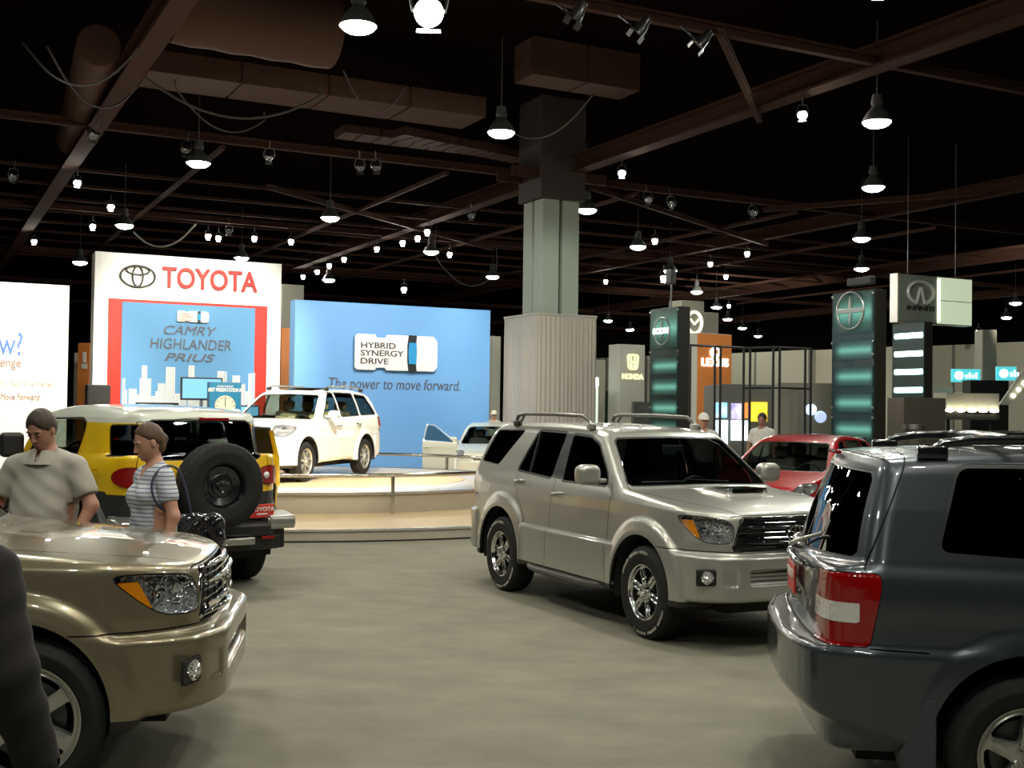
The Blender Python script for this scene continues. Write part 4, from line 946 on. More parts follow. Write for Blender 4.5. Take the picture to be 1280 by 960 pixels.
    bobj('cabin_floor', box(-.6,2.4,-.72,.72,.55,.68), M_CABIN, root); bobj('underbody', box(-.80,3.2,-.5,.5,.34,.50), M_UNDER, root)
    bobj('rear_axle', tube([(0,-.7,.40),(0,.7,.40)], .055, 10), M_UNDER, root)
    bobj('dashboard', box(1.85,2.25,-.68,.68,1.1,1.32, bevel=.05), M_CABIN, root, smooth=True); seats(root, (.95,.1), .88, M_GREYSEAT); steering(root, (1.72,.38,1.28), -1.15)
    for (ax, az, R_) in ARCH: arch_liner(root, ax, az, R_+.005, .90)
    for x in (0,2.69):
        for s in (1,-1): make_wheel(root, (x, s*.80, .405), s < 0, .405, .265, .225, dict(n=6, w0=.03, w1=.03, r1=.08, r2=.19, dish=.05, bulge=.004, soft=.02), M_RIM)
    return root
# ------------------------------------------------------------------ people
def rotz(x, y, a): c, s = math.cos(a), math.sin(a); return x*c+y*s, -x*s+y*c
def person(loc, rz, label, H=1.75, w=1., belly=0., head=(0.,0.), arms=None, skin=(.50,.28,.19), hair=(.05,.03,.02), hairstyle='short', shirt=None, sleeve=.55, trousers=(.04,.05,.09),
           female=False, h=.011, hat=None, seated=False, vneck=False, collar=False, shirt_mat=None, group=None, jacket=False):
    root = empty('person', loc, rz, label, 'person', group)
    k = H/1.75
    def sc(p): return tuple(c*k for c in p)
    shw = (.165 if female else .19)*w; hip = (.165 if female else .15)*w
    sh = {1: (0, shw*.97, 1.405), -1: (0, -shw*.97, 1.405)}
    arms = arms or {1: ((.0,.25*w+.02,1.14), (.07,.26*w+.02,.90)), -1: ((.0,-.25*w-.02,1.14), (.07,-.26*w-.02,.90))}
    if seated: legs = {s: ((0,s*.09,.90), (.42,s*.12,.95), (.48,s*.12,.50)) for s in (1,-1)}
    else: legs = {s: ((0,s*.09,.92), (.02,s*.11,.50), (-.02,s*.12,.09)) for s in (1,-1)}
    hp, hy = head
    def hd(x, y, z):     # to head coordinates, origin at the base of the skull
        x, y, z = x/k-.01, y/k, z/k-1.545
        x, y = rotz(x, y, hy); c, s = math.cos(hp), math.sin(hp)
        return x*c-z*s, y, x*s+z*c
    def torso(x, y, z, g=0.):
        x, y, z = x/k, y/k, z/k
        t = ell(x, y, z, (-.005,0,1.26), (.115+g+.01*w, shw*.92+g, .25+g))
        t = smin(t, ell(x, y, z, (belly*.5,0,1.08), (.115+belly*.6+g, hip*1.0+belly*.3+g, .20+g)), .10)
        t = smin(t, ell(x, y, z, (-.01,0,.95), (.12+g, hip*1.12+g, .15+g)), .08)
        t = smin(t, caps(x, y, z, (-.01,-shw*.78,1.395), (-.01,shw*.78,1.395), .056+g*.8), .07)
        t = smin(t, caps(x, np.abs(y), z, (-.015,.035,1.475), (-.01,shw*.80,1.415), .040+g*.7, .042+g*.8), .04)
        if female: t = smin(t, np.minimum(ell(x, y, z, (.085,.075,1.275), (.062+g,.065+g,.065+g)), ell(x, y, z, (.085,-.075,1.275), (.062+g,.065+g,.065+g))), .05)
        return t*k
    def arm(x, y, z, s, g=0., upto=9, frm=-9):
        x, y, z = x/k, y/k, z/k; e, wr = arms[s]
        a = caps(x, y, z, sh[s], e, .056*w**.5+g, .040*w**.5+g)
        if upto < 1: 
            q = tuple(sh[s][i]+(e[i]-sh[s][i])*upto for i in range(3)); return caps(x, y, z, sh[s], q, .052*w**.5+g*.8, .044*w**.5+g*1.35)*k
        return smin(a, caps(x, y, z, e, wr, .041*w**.5+g, .027+g), .03)*k
    def hand(x, y, z, s):
        x, y, z = x/k, y/k, z/k; e, wr = arms[s]; d = np.array(wr)-np.array(e); d = d/np.linalg.norm(d); o = np.array(wr)
        n = np.array([0,-s,0.]); n = n-d*n.dot(d); n /= np.linalg.norm(n); sd = np.cross(d, n); sd = sd if sd[0] > 0 else -sd
        P = lambda a, b, c: tuple(o+d*a+sd*b+n*c)
        r = smin(caps(x, y, z, P(.01,.012,0), P(.085,.022,0), .021), caps(x, y, z, P(.01,-.012,0), P(.08,-.022,0), .020), .02)
        for i, (b, L) in enumerate(((.030,.070),(.010,.080),(-.010,.074),(-.029,.058))):
            m = P(.09+L*.5, b*1.1, .008+.0); r = smin(r, caps(x, y, z, P(.085,b,0), m, .0095, .0088), .008); r = smin(r, caps(x, y, z, m, P(.09+L*.85, b*1.05, .032), .0088, .0075), .006)
        r = smin(r, caps(x, y, z, P(.02,.025,.004), P(.065,.052,.015), .012, .010), .012); r = smin(r, caps(x, y, z, P(.065,.052,.015), P(.095,.050,.028), .010, .008), .006)
        return r*k
    def skull(x, y, z):
        X, Y, Z = hd(x, y, z); aY = np.abs(Y)
        r = ell(X, Y, Z, (-.005,0,.125), (.094,.076,.105))
        r = smin(r, ell(X, Y, Z, (.028,0,.060), (.062,.056,.070)), .04)
        r = smin(r, caps(X, Y, Z, (.050,0,.020), (.060,0,.014), .024), .03)
        r = smax(r, -ell(X, aY, Z, (.098,.031,.108), (.020,.021,.013)), .012)          # eye sockets
        r = smin(r, ell(X, aY, Z, (.082,.031,.105), (.011,.014,.010)), .004)
        r = smin(r, caps(X, Y, Z, (.086,0,.108), (.108,0,.070), .008, .012), .014)       # nose
        r = smin(r, ell(X, aY, Z, (.095,.011,.066), (.012,.008,.007)), .006)
        r = smin(r, caps(X, aY, Z, (.088,.012,.127), (.080,.045,.124), .007), .012)      # brow
        r = smin(r, ell(X, aY, Z, (.086,0,.042), (.011,.024,.006)), .006); r = smin(r, ell(X, aY, Z, (.084,0,.032), (.011,.020,.006)), .006)
        r = smin(r, ell(X, aY, Z, (-.005,.078,.100), (.020,.010,.032)), .008)             # ears
        return r*k
    def body(x, y, z):
        r = smin(torso(x, y, z), caps(x/k, y/k, z/k, (-.015,0,1.42), (.005,0,1.58), .060 if not female else .049, .054 if not female else .045)*k, .05*k)
        for s in (1,-1):
            r = smin(r, arm(x, y, z, s), .04*k); r = smin(r, hand(x, y, z, s), .015*k)
            a, b, c = legs[s]; X, Y, Z = x/k, y/k, z/k
            L = smin(caps(X, Y, Z, a, b, .088, .056), caps(X, Y, Z, b, c, .055, .036), .03)
            L = smin(L, caps(X, Y, Z, (c[0]-.03,c[1],c[2]-.045), (c[0]+.15,c[1]+.02*s,c[2]-.055), .035, .028), .03); r = smin(r, L*k, .04*k)
        return smin(r, skull(x, y, z), .02*k)
    B = .42*k
    lo = (-.30*k,-B,0); hi = ((.68 if seated else .38)*k, B, 1.86*k)
    def M(f, lo=lo, hi=hi, hh=h): return mesh_sdf(f, lo, hi, hh)
    sk = mat('skin_%d' % int(skin[0]*100+skin[1]*10), skin, rough=.5)
    hm = mat('hair_%d' % int(hair[0]*300), hair, rough=.6, bump=('noise', 120, .5, .004))
    nobj('body', M(body), sk, root)
    P = lambda x, y, z: (x/k, y/k, z/k)
    # clothes
    def trs(x, y, z):
        X, Y, Z = P(x, y, z)
        r = ell(X, Y, Z, (-.01,0,.95), (.137, hip*1.12+.018, .16))
        for s in (1,-1):
            a, b, c = legs[s]; r = smin(r, smin(caps(X, Y, Z, a, b, .105, .078), caps(X, Y, Z, b, c, .078, .068), .04), .05)
        return smax(smax(r, Z-1.0, .01), .055-Z, .01)*k
    nobj('trousers', M(trs, hh=max(h, .014)), mat('trouser_%d' % int(trousers[2]*500), trousers, rough=.85), root)
    bot = 1.0 if jacket else 1.0-(.02 if female else .05)
    def shr(x, y, z):  # shirt or jacket
        X, Y, Z = P(x, y, z); g = .030 if jacket else (.012 if female else .020)
        wr = .004*np.sin(Z*46+Y*16)*np.sin(Y*22+Z*9)                                   # creases
        r = torso(x, y, z, g)/k
        r = smax(r, bot-Z, .012)
        for s in (1,-1): r = smin(r, arm(x, y, z, s, g+.004, sleeve)/k, .03)
        r = r+wr
        if sleeve < 1:
            for s in (1,-1):
                e = np.array(arms[s][0]); a = np.array(sh[s]); d = (e-a)/np.linalg.norm(e-a); L = np.linalg.norm(e-a)*(sleeve+.13)
                pr = (X-a[0])*d[0]+(Y-a[1])*d[1]+(Z-a[2])*d[2]-L; r = smax(r, np.where(np.abs(Y) > shw*.9, pr, -1.), .01)
        r = smax(r, -caps(X, Y, Z, (.012,0,1.478), (.03,0,1.70), .068 if female else .074, .085), .01)
        if vneck: r = smax(r, -caps(X, Y, Z, (.11,0,1.40), (.06,0,1.52), .012, .075), .01)
        return r*k
    so = nobj('shirt' if not jacket else 'jacket', M(shr), shirt_mat or mat('shirt_%d' % int(shirt[0]*100), shirt, rough=.9), root)
    if collar:
        def clf(x, y, z):
            X, Y, Z = P(x, y, z); r = np.hypot(X-.012, Y)-.078-(1.50-Z)*.55
            r = np.maximum(np.abs(r)-.009, np.abs(Z-1.465)-.026-.02*np.clip(X/.06, 0, 1)); r = smax(r, -(ell(X, Y, Z, (.10,0,1.50), (.05,.016,.09))), .005); return r*k
        nobj('collar', mesh_sdf(clf, (-.15*k,-.15*k,1.40*k), (.16*k,.15*k,1.56*k), .006), shirt_mat or mat('shirt_%d' % int(shirt[0]*100), shirt, rough=.9), so)
    # hair, eyes, mouth, shoes
    def hr(x, y, z):
        X, Y, Z = hd(x, y, z)
        r = ell(X, Y, Z, (-.010,0,.130), (.104,.088,.115))+.0012*np.sin(X*160+Z*90)
        if hairstyle == 'tied':
            r = smax(r, .115-Z+(X+.02)*(-1.3)*0+np.clip(X, -.03, 1)*.95-.03*0, .02); r = smax(r, X-.070-(Z-.15)*.35, .015)
            r = smin(r, ell(X, Y, Z, (-.108,0,.100), (.028,.028,.034)), .02); r = smin(r, ell(X, Y, Z, (-.06,0,.06), (.045,.060,.05)), .03)
            r = smax(r, -ell(X, np.abs(Y), Z, (.0,.085,.095), (.028,.02,.035)), .01)
        else:
            r = smax(r, .150+np.clip(X, -.04, 1)*.9-.065-Z+(X < -.04)*0, .012); r = smax(r, X-.078, .01)
            r = smax(r, -ell(X, np.abs(Y), Z, (.004,.085,.095), (.026,.02,.032)), .008)
        return r*k
    z0 = 1.50*k; hl, hh_ = (-.24*k,-.2*k,z0), (.24*k,.2*k,1.9*k)
    if hat is None:
        nobj('hair', mesh_sdf(hr, hl, hh_, .009), hm, root)
    else:
        def hf(x, y, z):
            X, Y, Z = hd(x, y, z); r = smax(ell(X, Y, Z, (-.005,0,.135), (.112,.096,.115)), .125-Z, .01); return smin(r, smax(ell(X, Y, Z, (.10,0,.130), (.075,.07,.012)), .02-X, .01), .01)*k
        nobj('cap', mesh_sdf(hf, hl, hh_, .009), mat('cap_%d' % int(hat[0]*100), hat, rough=.8), root)
    Rm = Matrix.Translation((.01*k,0,1.545*k)) @ Matrix.Rotation(hy, 4, 'Z') @ Matrix.Rotation(hp, 4, 'Y')
    def hobj(name, bm, m, c): 
        o = bobj(name, bm, m, root, smooth=True); o.matrix_local = Rm @ Matrix.Translation(Vector(c)*k); return o
    for s in (1,-1):
        bm = bmesh.new(); bmesh.ops.create_uvsphere(bm, u_segments=12, v_segments=8, radius=1); bmesh.ops.scale(bm, vec=(.006*k,.011*k,.0035*k), verts=bm.verts)
        hobj('eye', bm, mat('eye_dark', (.03,.02,.015), rough=.2), (.0925,s*.031,.1035))
        hobj('eyebrow', tube([(-.002,s*-.014*k,.0),(0,0,.003*k),(-.005*k,s*.016*k,-.002)], .0035*k, 6), hm, (.094,s*.031,.128))
        a, b, c = legs[s]
        f = lambda x, y, z: smax(caps(x, y, z, (-.04,0,.045), (.14,.015*s,.035), .047, .040), -.0-z, .01)
        nobj('shoe', mesh_sdf(f, (-.12,-.09,-.02), (.22,.09,.12), .012), mat('shoe_dark', (.02,.018,.016), rough=.4), root, (c[0]*k, c[1]*k, (c[2]-.09)*k))
    bm = bmesh.new(); bmesh.ops.create_uvsphere(bm, u_segments=12, v_segments=8, radius=1); bmesh.ops.scale(bm, vec=(.006*k,.022*k,.005*k), verts=bm.verts)
    hobj('mouth', bm, mat('lips', (.33,.11,.09), rough=.5), (.0925,0,.037))
    return root
# ------------------------------------------------------------------ render settings, camera
sc_ = bpy.context.scene
sc_.view_settings.view_transform = 'Standard'; sc_.view_settings.look = 'None'; sc_.view_settings.gamma = 1; sc_.view_settings.use_curve_mapping = False
sc_.view_settings.exposure = 0.38
cy = sc_.cycles; cy.use_denoising = True; cy.max_bounces = 8; cy.diffuse_bounces = 3; cy.glossy_bounces = 4; cy.transparent_max_bounces = 16; cy.sample_clamp_indirect = 8; cy.sample_clamp_direct = 0
cy.caustics_reflective = False; cy.caustics_refractive = False
w = bpy.data.worlds.new('hall_air'); sc_.world = w; w.use_nodes = True
w.node_tree.nodes['Background'].inputs[0].default_value = (.004,.0034,.003,1); w.node_tree.nodes['Background'].inputs[1].default_value = 1
cam = bpy.data.cameras.new('camera'); co = link('camera', cam); co.location = (0,0,CAMH); co.rotation_mode = 'QUATERNION'
co.rotation_quaternion = (Matrix.Rotation(PI/2+PITCH, 3, 'X') @ Matrix.Rotation(ROLL, 3, 'Z')).to_quaternion()
cam.sensor_width = 36; cam.lens = FPX/1280*36; cam.clip_end = 400; sc_.camera = co
A27 = math.radians(27); D1 = Vector((math.cos(A27), math.sin(A27), 0)); D2 = Vector((math.sin(A27), -math.cos(A27), 0))   # the hall's two axes
RM = Matrix.Rotation(A27, 4, 'Z')

# ------------------------------------------------------------------ hall shell
def carpet():
    m = bpy.data.materials.new('grey_carpet'); m.use_nodes = True; nt = m.node_tree; b = nt.nodes['Principled BSDF']; b.inputs['Roughness'].default_value = .95; b.inputs['Specular IOR Level'].default_value = .15
    tc = nt.nodes.new('ShaderNodeTexCoord'); n1 = nt.nodes.new('ShaderNodeTexNoise'); n1.inputs['Scale'].default_value = 1.7; n1.inputs['Detail'].default_value = 8; n1.inputs['Roughness'].default_value = .65
    mp = nt.nodes.new('ShaderNodeMapping'); mp.inputs['Scale'].default_value = (1,1.35,1); mp.inputs['Rotation'].default_value = (0,0,.47)
    nt.links.new(tc.outputs['Object'], mp.inputs['Vector']); nt.links.new(mp.outputs[0], n1.inputs['Vector'])
    n2 = nt.nodes.new('ShaderNodeTexNoise'); n2.inputs['Scale'].default_value = 260; nt.links.new(tc.outputs['Object'], n2.inputs['Vector'])
    r = nt.nodes.new('ShaderNodeValToRGB'); r.color_ramp.elements[0].position = .3; r.color_ramp.elements[1].position = .75
    r.color_ramp.elements[0].color = (.23,.222,.17,1); r.color_ramp.elements[1].color = (.33,.318,.245,1)
    nt.links.new(n1.outputs['Fac'], r.inputs['Fac'])
    mx = nt.nodes.new('ShaderNodeMixRGB'); mx.blend_type = 'MULTIPLY'; mx.inputs[0].default_value = .5; nt.links.new(r.outputs[0], mx.inputs[1]); nt.links.new(n2.outputs['Fac'], mx.inputs[2])
    nt.links.new(mx.outputs[0], b.inputs['Base Color'])
    bp = nt.nodes.new('ShaderNodeBump'); bp.inputs['Strength'].default_value = .5; bp.inputs['Distance'].default_value = .006; nt.links.new(n2.outputs['Fac'], bp.inputs['Height']); nt.links.new(bp.outputs[0], b.inputs['Normal'])
    return m
FX0, FX1, FY0, FY1 = -58, 62, -14, 112
tag(bobj('floor', box(FX0,FX1,FY0,FY1,-.2,0), carpet()), kind='structure')
M_DECK = mat('roof_deck_brown', (.006,.0036,.003), rough=1., spec=0.)
bm = bmesh.new(); add_box(bm, FX0, FX1, FY0, FY1, 11.2, 11.4)
tag(bobj('ceiling', bm, M_DECK), kind='structure')
M_HALLDARK = mat('hall_wall_dark', (.010,.009,.008), rough=1., spec=0.)
tag(bobj('wall_left', box(FX0-.2,FX0,FY0,FY1,0,11.4), M_HALLDARK), kind='structure')
tag(bobj('wall_right', box(FX1,FX1+.2,FY0,FY1,0,11.4), M_HALLDARK), kind='structure')
tag(bobj('wall_back', box(FX0,FX1,FY1,FY1+.2,0,11.4), M_HALLDARK), kind='structure')
tag(bobj('wall_front', box(FX0,FX1,FY0-.2,FY0,0,11.4), M_HALLDARK), kind='structure')
# pale partition wall far behind on the right, its panels folded in a shallow zigzag
M_PART = mat('partition_beige', (.30,.285,.22), rough=.8); M_PARTD = mat('partition_seam', (.12,.115,.10), rough=.8); M_PARTL = mat('partition_stripe', (.60,.60,.50), rough=.7)
pa, pb = Vector((2.5,88,0)), Vector((33,50,0)); du = (pb-pa).normalized(); nn = Vector((-du.y, du.x, 0))
if nn.y > 0: nn = -nn
Ls = (pb-pa).length; n = 22
bm = bmesh.new()
for i in range(n):
    a = pa+du*(Ls*i/n); b = pa+du*(Ls*(i+1)/n); off = nn*(.5 if i % 3 == 1 else 0)
    q = [a+off, b+off, b-nn*.4, a-nn*.4]; add_prism(bm, [(p.x, p.y) for p in q], 0, 5.6, 'xy')
    for z0, z1 in ((2.55,2.62),(2.80,2.87),(3.0,3.12)):
        if i % 3 != 1: add_prism(bm, [((p+nn*.03).x, (p+nn*.03).y) for p in (a,b,b-nn*.05,a-nn*.05)], z0, z1, 'xy', mi=1)
    s = b-du*.12; add_prism(bm, [((p+nn*.06+off).x, (p+nn*.06+off).y) for p in (s,b,b-nn*.1,s-nn*.1)], 0, 5.6, 'xy', mi=2)
bmesh.ops.recalc_face_normals(bm, faces=list(bm.faces))
tag(bobj('wall_partition', bm, [M_PART, M_PARTL, M_PARTD]), kind='structure')

# roof beams on the hall grid (lines read off the photograph: every 13.5 m along one axis, 14 m along the other)
M_BEAM = mat('beam_brown', (.045,.022,.015), rough=.9, spec=.05)
tn = [0]
def beam(a, b, wd, ht, z, m=None, lattice=False):
    a = Vector((a[0], a[1], 0)); b = Vector((b[0], b[1], 0)); d = (b-a); L = d.length; ang = math.atan2(d.y, d.x); bm = bmesh.new()
    if lattice:
        add_box(bm, 0, L, -wd/2, wd/2, z, z+.08); add_box(bm, 0, L, -wd/2, wd/2, z+ht-.08, z+ht); k = int(L/1.1)
        for i in range(k):
            x0, x1 = L*i/k, L*(i+1)/k; p, q = ((x0,0,z+.04),(x1,0,z+ht-.04)) if i % 2 else ((x0,0,z+ht-.04),(x1,0,z+.04)); add_tube(bm, [p, q], wd*.22, 4)
    else:
        add_box(bm, 0, L, -wd/2, wd/2, z, z+.06); add_box(bm, 0, L, -wd/2, wd/2, z+ht-.06, z+ht); add_box(bm, 0, L, -wd*.12, wd*.12, z+.05, z+ht-.05)
    tn[0] += 1
    return tag(bobj('trim_%d' % tn[0], bm, m or M_BEAM, None, (a.x, a.y, 0), (0,0,ang)), kind='structure')
def line_pt(u, m): p = D1*u-D2*m; return (p.x, p.y)        # u along the first axis, m across
u0 = Vector((1.5,35.9,0)).dot(D1)
for i in range(-3, 4):
    uu = u0+13.5*i; beam(line_pt(uu, -8), line_pt(uu, 95), .45 if i in (-1,0) else .3, .5, 9.0)
for j in range(-2, 5):
    m0 = 32.2+14.1*j; beam(line_pt(-35, m0), line_pt(60, m0), .16, .22, 9.05)
for j in range(0, 9):
    m0 = 38.4+2.9*j; beam(line_pt(-30, m0), line_pt(45, m0), .08, .10, 9.05+.0*j)
for i in range(0, 9):
    uu = u0-13.5*2+6.75*i/1.0; beam(line_pt(uu+3.4, 32.5), line_pt(uu+3.4, 62), .10, .12, 8.95)
for a, b in (((3.8,21.9),(5.9,28.4)), ((8.7,41.1),(15,37.3)), ((1.5,36),(10.7,49.6)), ((-8,38),(-1,52))): beam(a, b, .12, .18, 8.9)
# ducts and deck pans that catch the light
M_DUCT = mat('duct_brown', (.065,.036,.026), rough=.8, spec=.1)
def duct(px, py, z, L, wdt, hgt, rz, label, seams=4, rnd=False):
    p = at_z(px, py, z); bm = bmesh.new()
    if rnd: add_tube(bm, [(x*L/8, 0, 0) for x in range(9)], [wdt*(1.04 if x % 2 else 1) for x in range(9)], 20)
    else:
        for i in range(seams): add_box(bm, L*i/seams+.03, L*(i+1)/seams-.03, 0, wdt, 0, hgt)
        add_box(bm, 0, L, .05, wdt-.05, .04, hgt-.02)
    return tag(bobj('air_duct', bm, M_DUCT, None, (p.x, p.y, z), (0,0,rz), angle=40), label, 'air duct')
duct(185, 88, 9.35, 8.4, 1.5, .5, A27, 'flat brown air duct of joined panels high at the upper left')
duct(215, 5, 9.9, 3.4, .75, 1, A27+.05, 'fat round brown air duct above the flat panelled duct', rnd=True)
duct(90, 175, 9.6, 10, .45, 1, A27-PI/2-.06, 'thin round duct running back beside the thick roof beam', rnd=True)
duct(430, 165, 10.2, 5.5, 1.0, .25, A27, 'ribbed brown ceiling duct right of the bright floodlight', 9)
duct(505, 168, 9.9, 5.0, .8, .25, A27+.25, 'ribbed brown duct below and behind the bright floodlight', 12)
duct(665, 92, 10.2, 3.2, 1.0, .95, A27, 'short dark duct above the tall grey column', 2)

# cables
def cable(pts, r, label, m=None):
    return tag(bobj('cable', tube(cr(pts, 6), r, 6), m or mat('cable_grey', (.035,.03,.026), rough=.8), smooth=True), label, 'cable')
def sag(a, b, za, zb, drop): 
    A, B = at_z(*a, za), at_z(*b, zb); return [(A.x, A.y, 9.2)]+[tuple(A.lerp(B, t)+Vector((0,0,-drop*4*t*(1-t)))) for t in (0,.2,.4,.6,.8,1)]+[(B.x, B.y, 9.2)]
cable(sag((167,290),(245,280), 9.05, 9.05, .75)[1:-1], .035, 'pale cable sagging just above the big logo sign', mat('cable_pale', (.55,.52,.45), rough=.5))
cable(sag((30,55),(182,48), 9.2, 9.2, .9), .025, 'dark cable looped across the upper left of the ceiling')
cable(sag((60,60),(170,110), 9.2, 9.2, .8), .025, 'dark cable dropping to the thick roof beam at upper left')
cable(sag((180,95),(400,120), 9.0, 9.0, .7), .03, 'long dark cable hanging below the flat brown duct')
cable(sag((220,110),(330,150), 9.0, 9.0, .6), .02, 'short dark cable hanging under the brown duct end')
cable(sag((545,320),(620,340), 8.0, 8.0, .9), .025, 'dark cable hanging between two lamps left of the column')
cable(sag((430,90),(505,110), 9.2, 9.2, .7), .02, 'thin cable hanging under the bright floodlight')
cable(sag((640,165),(740,120), 9.2, 9.2, .5), .02, 'thin cable crossing above the tall grey column')

# ------------------------------------------------------------------ lamps
LCOL = (.98,1.,.91)
M_HID = mat('mercury_lamp_glow', (.9,.9,.9), emit=LCOL, es=175.)
M_SPOT = mat('halogen_glow', (.9,.9,.9), emit=(1.,.92,.78), es=480)
M_LAMPBODY = mat('lamp_housing_grey', (.06,.06,.058), rough=.6, metal=.3); M_CAN = mat('spot_can_black', (.02,.02,.022), rough=.35, coat=.4)
hb = empty('high_bay_lamp', (0,0,0))
bobj('housing', lathe([(.001,.62),(.10,.60),(.13,.40),(.10,.36),(.12,.30)], 20), M_LAMPBODY, hb, angle=40)
bobj('reflector', lathe([(.12,.31),(.22,.20),(.31,.03),(.315,0),(.305,0),(.30,.03),(.21,.19),(.10,.28)], 28), M_LAMPBODY, hb, angle=50)
bobj('lens', lathe([(.001,-.12),(.10,-.113),(.19,-.09),(.26,-.05),(.30,0),(.30,.012)], 28), M_HID, hb, smooth=True)
bobj('hanger', tube([(0,0,.6),(0,0,2.2)], .015, 6), M_LAMPBODY, hb)
HID = [((447.6,32.8),'largest lamp, left of the blazing floodlight'),((626.5,166),'alone above and left of the grey column'),((248,204),'at upper left below the round duct'),((412.6,272.6),'above the gap between the sign and the blue wall'),((155.6,282),'over the left end of the big logo sign'),
 ((302,322.6),'just over the right end of the big logo sign'),((100,328),'low at the left beside the logo sign'),((538.7,315),'above the blue wall'),((411,350),'just over the left end of the blue wall'),((615.6,346),'just left of the grey column'),((733.7,262.8),'touching the right side of the grey column'),
 ((797.5,308.7),'second in the row right of the grey column'),((837.6,338.6),'above the nearer of the two tall dark display towers at centre'),((871,365),'above the grey oval-emblem pillar'),((895.5,384),'fifth in the long row right of the column'),((909.5,399),'sixth in the long row right of the column'),((928,410),'seventh in the long row right of the column'),((947.5,420),'last of the long row right of the column'),
 ((760,401),'low beside the curtained column base'),((787.5,412),'over the pale pillar near the curtained base'),((1096,153),'largest of the row at the right'),((1091.6,234.4),'second from the top in the row at the right'),((1077,298.5),'third from the top in the row at the right'),((1077,336),'just over the right-hand dark tower'),
 ((1269.5,379),'at the far right edge, upper one'),((1258,397),'at the far right edge, lower one')]
first = True
def hid(loc, lab):
    global first
    o = hb if first else copy_tree(hb); first = False; o.location = loc; o.rotation_euler = (0,0,0); tag(o, lab, 'ceiling lamp', 'high bay lamps'); return o
for (px, py), lab in HID: hid(at_z(px, py, 8.2), 'glowing round high-bay lamp, '+lab)
for i, (x, y, lab) in enumerate([(-5,11.4,'over the gold car'),(-7.4,3.4,'over the floor left of the gold car'),(5.4,17.4,'over the red car'),(3,9.4,'over the silver car'),(.6,1.4,'over the near aisle'),(-10.7,22.6,'over the white wall at the left'),(-13.1,14.6,'far to the left of the yellow car'),(13,15,'to the right of the red car'),(10.6,7,'to the right of the blue car'),(-2,-5,'behind the near aisle')]):
    hid((x, y, 8.2), 'glowing round high-bay lamp hanging '+lab)

# theatre spots: a black can in a yoke; the front lens glows when lit
def can(name='spotlight'):
    r = empty(name)
    bobj('can', lathe([(.001,-.34),(.07,-.33),(.085,-.20),(.11,-.15),(.125,0),(.118,0),(.10,-.12)], 20, 'x'), M_CAN, r, angle=50)
    bobj('yoke', tube([(0,.13,0),(-.02,.15,.10),(-.05,.10,.26),(-.05,-.10,.26),(-.02,-.15,.10),(0,-.13,0)], .012, 6), M_CAN, r)
    bobj('clamp', tube([(-.05,0,.26),(-.05,0,.50)], .02, 8), M_CAN, r)
    for s in (1,-1): bobj('barn_door', box(.0,.14,-.10,.10,s*.13-.003,s*.13+.003), M_CAN, r)
    return r
s_on = can(); bobj('lens', lathe([(.001,.0),(.06,-.004),(.118,-.012)], 20, 'x'), M_SPOT, s_on)
s_off = can(); bobj('lens', lathe([(.001,.0),(.06,-.004),(.115,-.012)], 20, 'x'), M_FACET, s_off)
S_ON = [((536,16),8.0,'blazing floodlight, by far the brightest light, near the top'),((96.6,229),7.6,'lit spot on the thick beam at the left, upper one'),((116,283.6),7.4,'lit spot above the left end of the logo sign'),((42.6,302),7.4,'lit spot low on the thick beam at the left'),((138.5,259),7.4,'small lit spot over the high-bay lamp above the sign'),
 ((260,295.6),7.2,'left one of a close pair of lit spots over the logo sign'),((273,297.8),7.2,'right one of a close pair of lit spots over the logo sign'),((318,298),7.2,'lit spot over the right half of the logo sign'),((363.7,302),7.2,'lit spot over the gap between sign and blue wall'),
 ((396.5,339.7),7.4,'second lit spot from the lower end of the slanting truss'),((411.5,332),7.4,'third lit spot from the lower end of the slanting truss'),((430,324),7.4,'lit spot midway up the slanting truss'),((379,346),7.4,'lowest lit spot of the slanting truss'),((471,311),7.4,'lit spot above the centre of the blue wall'),
 ((503.3,303.6),7.4,'left one of the upper cluster on the slanting truss'),((522,297.8),7.4,'middle one of the upper cluster on the slanting truss'),((534,290),7.4,'upper one of the cluster on the slanting truss'),((562,318),7.4,'lit spot right of the cluster, beside a high-bay lamp'),
 ((777.4,216.9),7.6,'lit spot high right of the grey column'),((818.6,301),7.4,'lit spot beside the second lamp of the long row'),((934,317),7.4,'lit spot over the orange pillar, upper right one'),((887.9,329.9),7.4,'lit spot over the orange pillar, upper left one'),((907.5,345.9),7.4,'lit spot over the orange pillar, middle one'),((911,382.5),7.0,'lit spot over the orange pillar, lowest one'),
 ((757,352),7.2,'lit spot right of the grey column shaft'),((829.5,348),6.2,'lit spot on top of the nearer dark tower'),((1003,144),8.0,'lit spot high at the right'),((1223,415),6.0,'small lit spot under the hanging illuminated sign'),((505,362),6.6,'small lit spot just above the blue wall')]
S_OFF = [((718,24),8.2,'first of three unlit spots near the top'),((797,41),8.2,'second of three unlit spots near the top'),((873,56),8.2,'third of three unlit spots near the top'),((336,197),8.4,'unlit spot on the beam left of centre'),((450,210),8.4,'left one of a pair of unlit spots on the beam'),((470.5,210),8.4,'right one of a pair of unlit spots on the beam'),
 ((589,270),7.6,'unlit spot at the upper end of the slanting truss'),((117,170),8.4,'unlit spot where the thick beam meets the crossing beam'),((232,188),8.2,'unlit spot beside the high-bay lamp at upper left'),((16,222),8.0,'unlit spot at the left edge'),((810,250),8.0,'unlit spot under the beam right of the column, left one'),((839,256),8.0,'unlit spot under the beam right of the column, right one'),((941,267),8.0,'unlit spot on the far beam above the orange pillar'),((286,290),7.4,'unlit spot beside the pair over the logo sign'),((1192,371),6.6,'unlit reddish spot right of the hanging illuminated sign')]
TG = at_z(440, 560, 1.0)
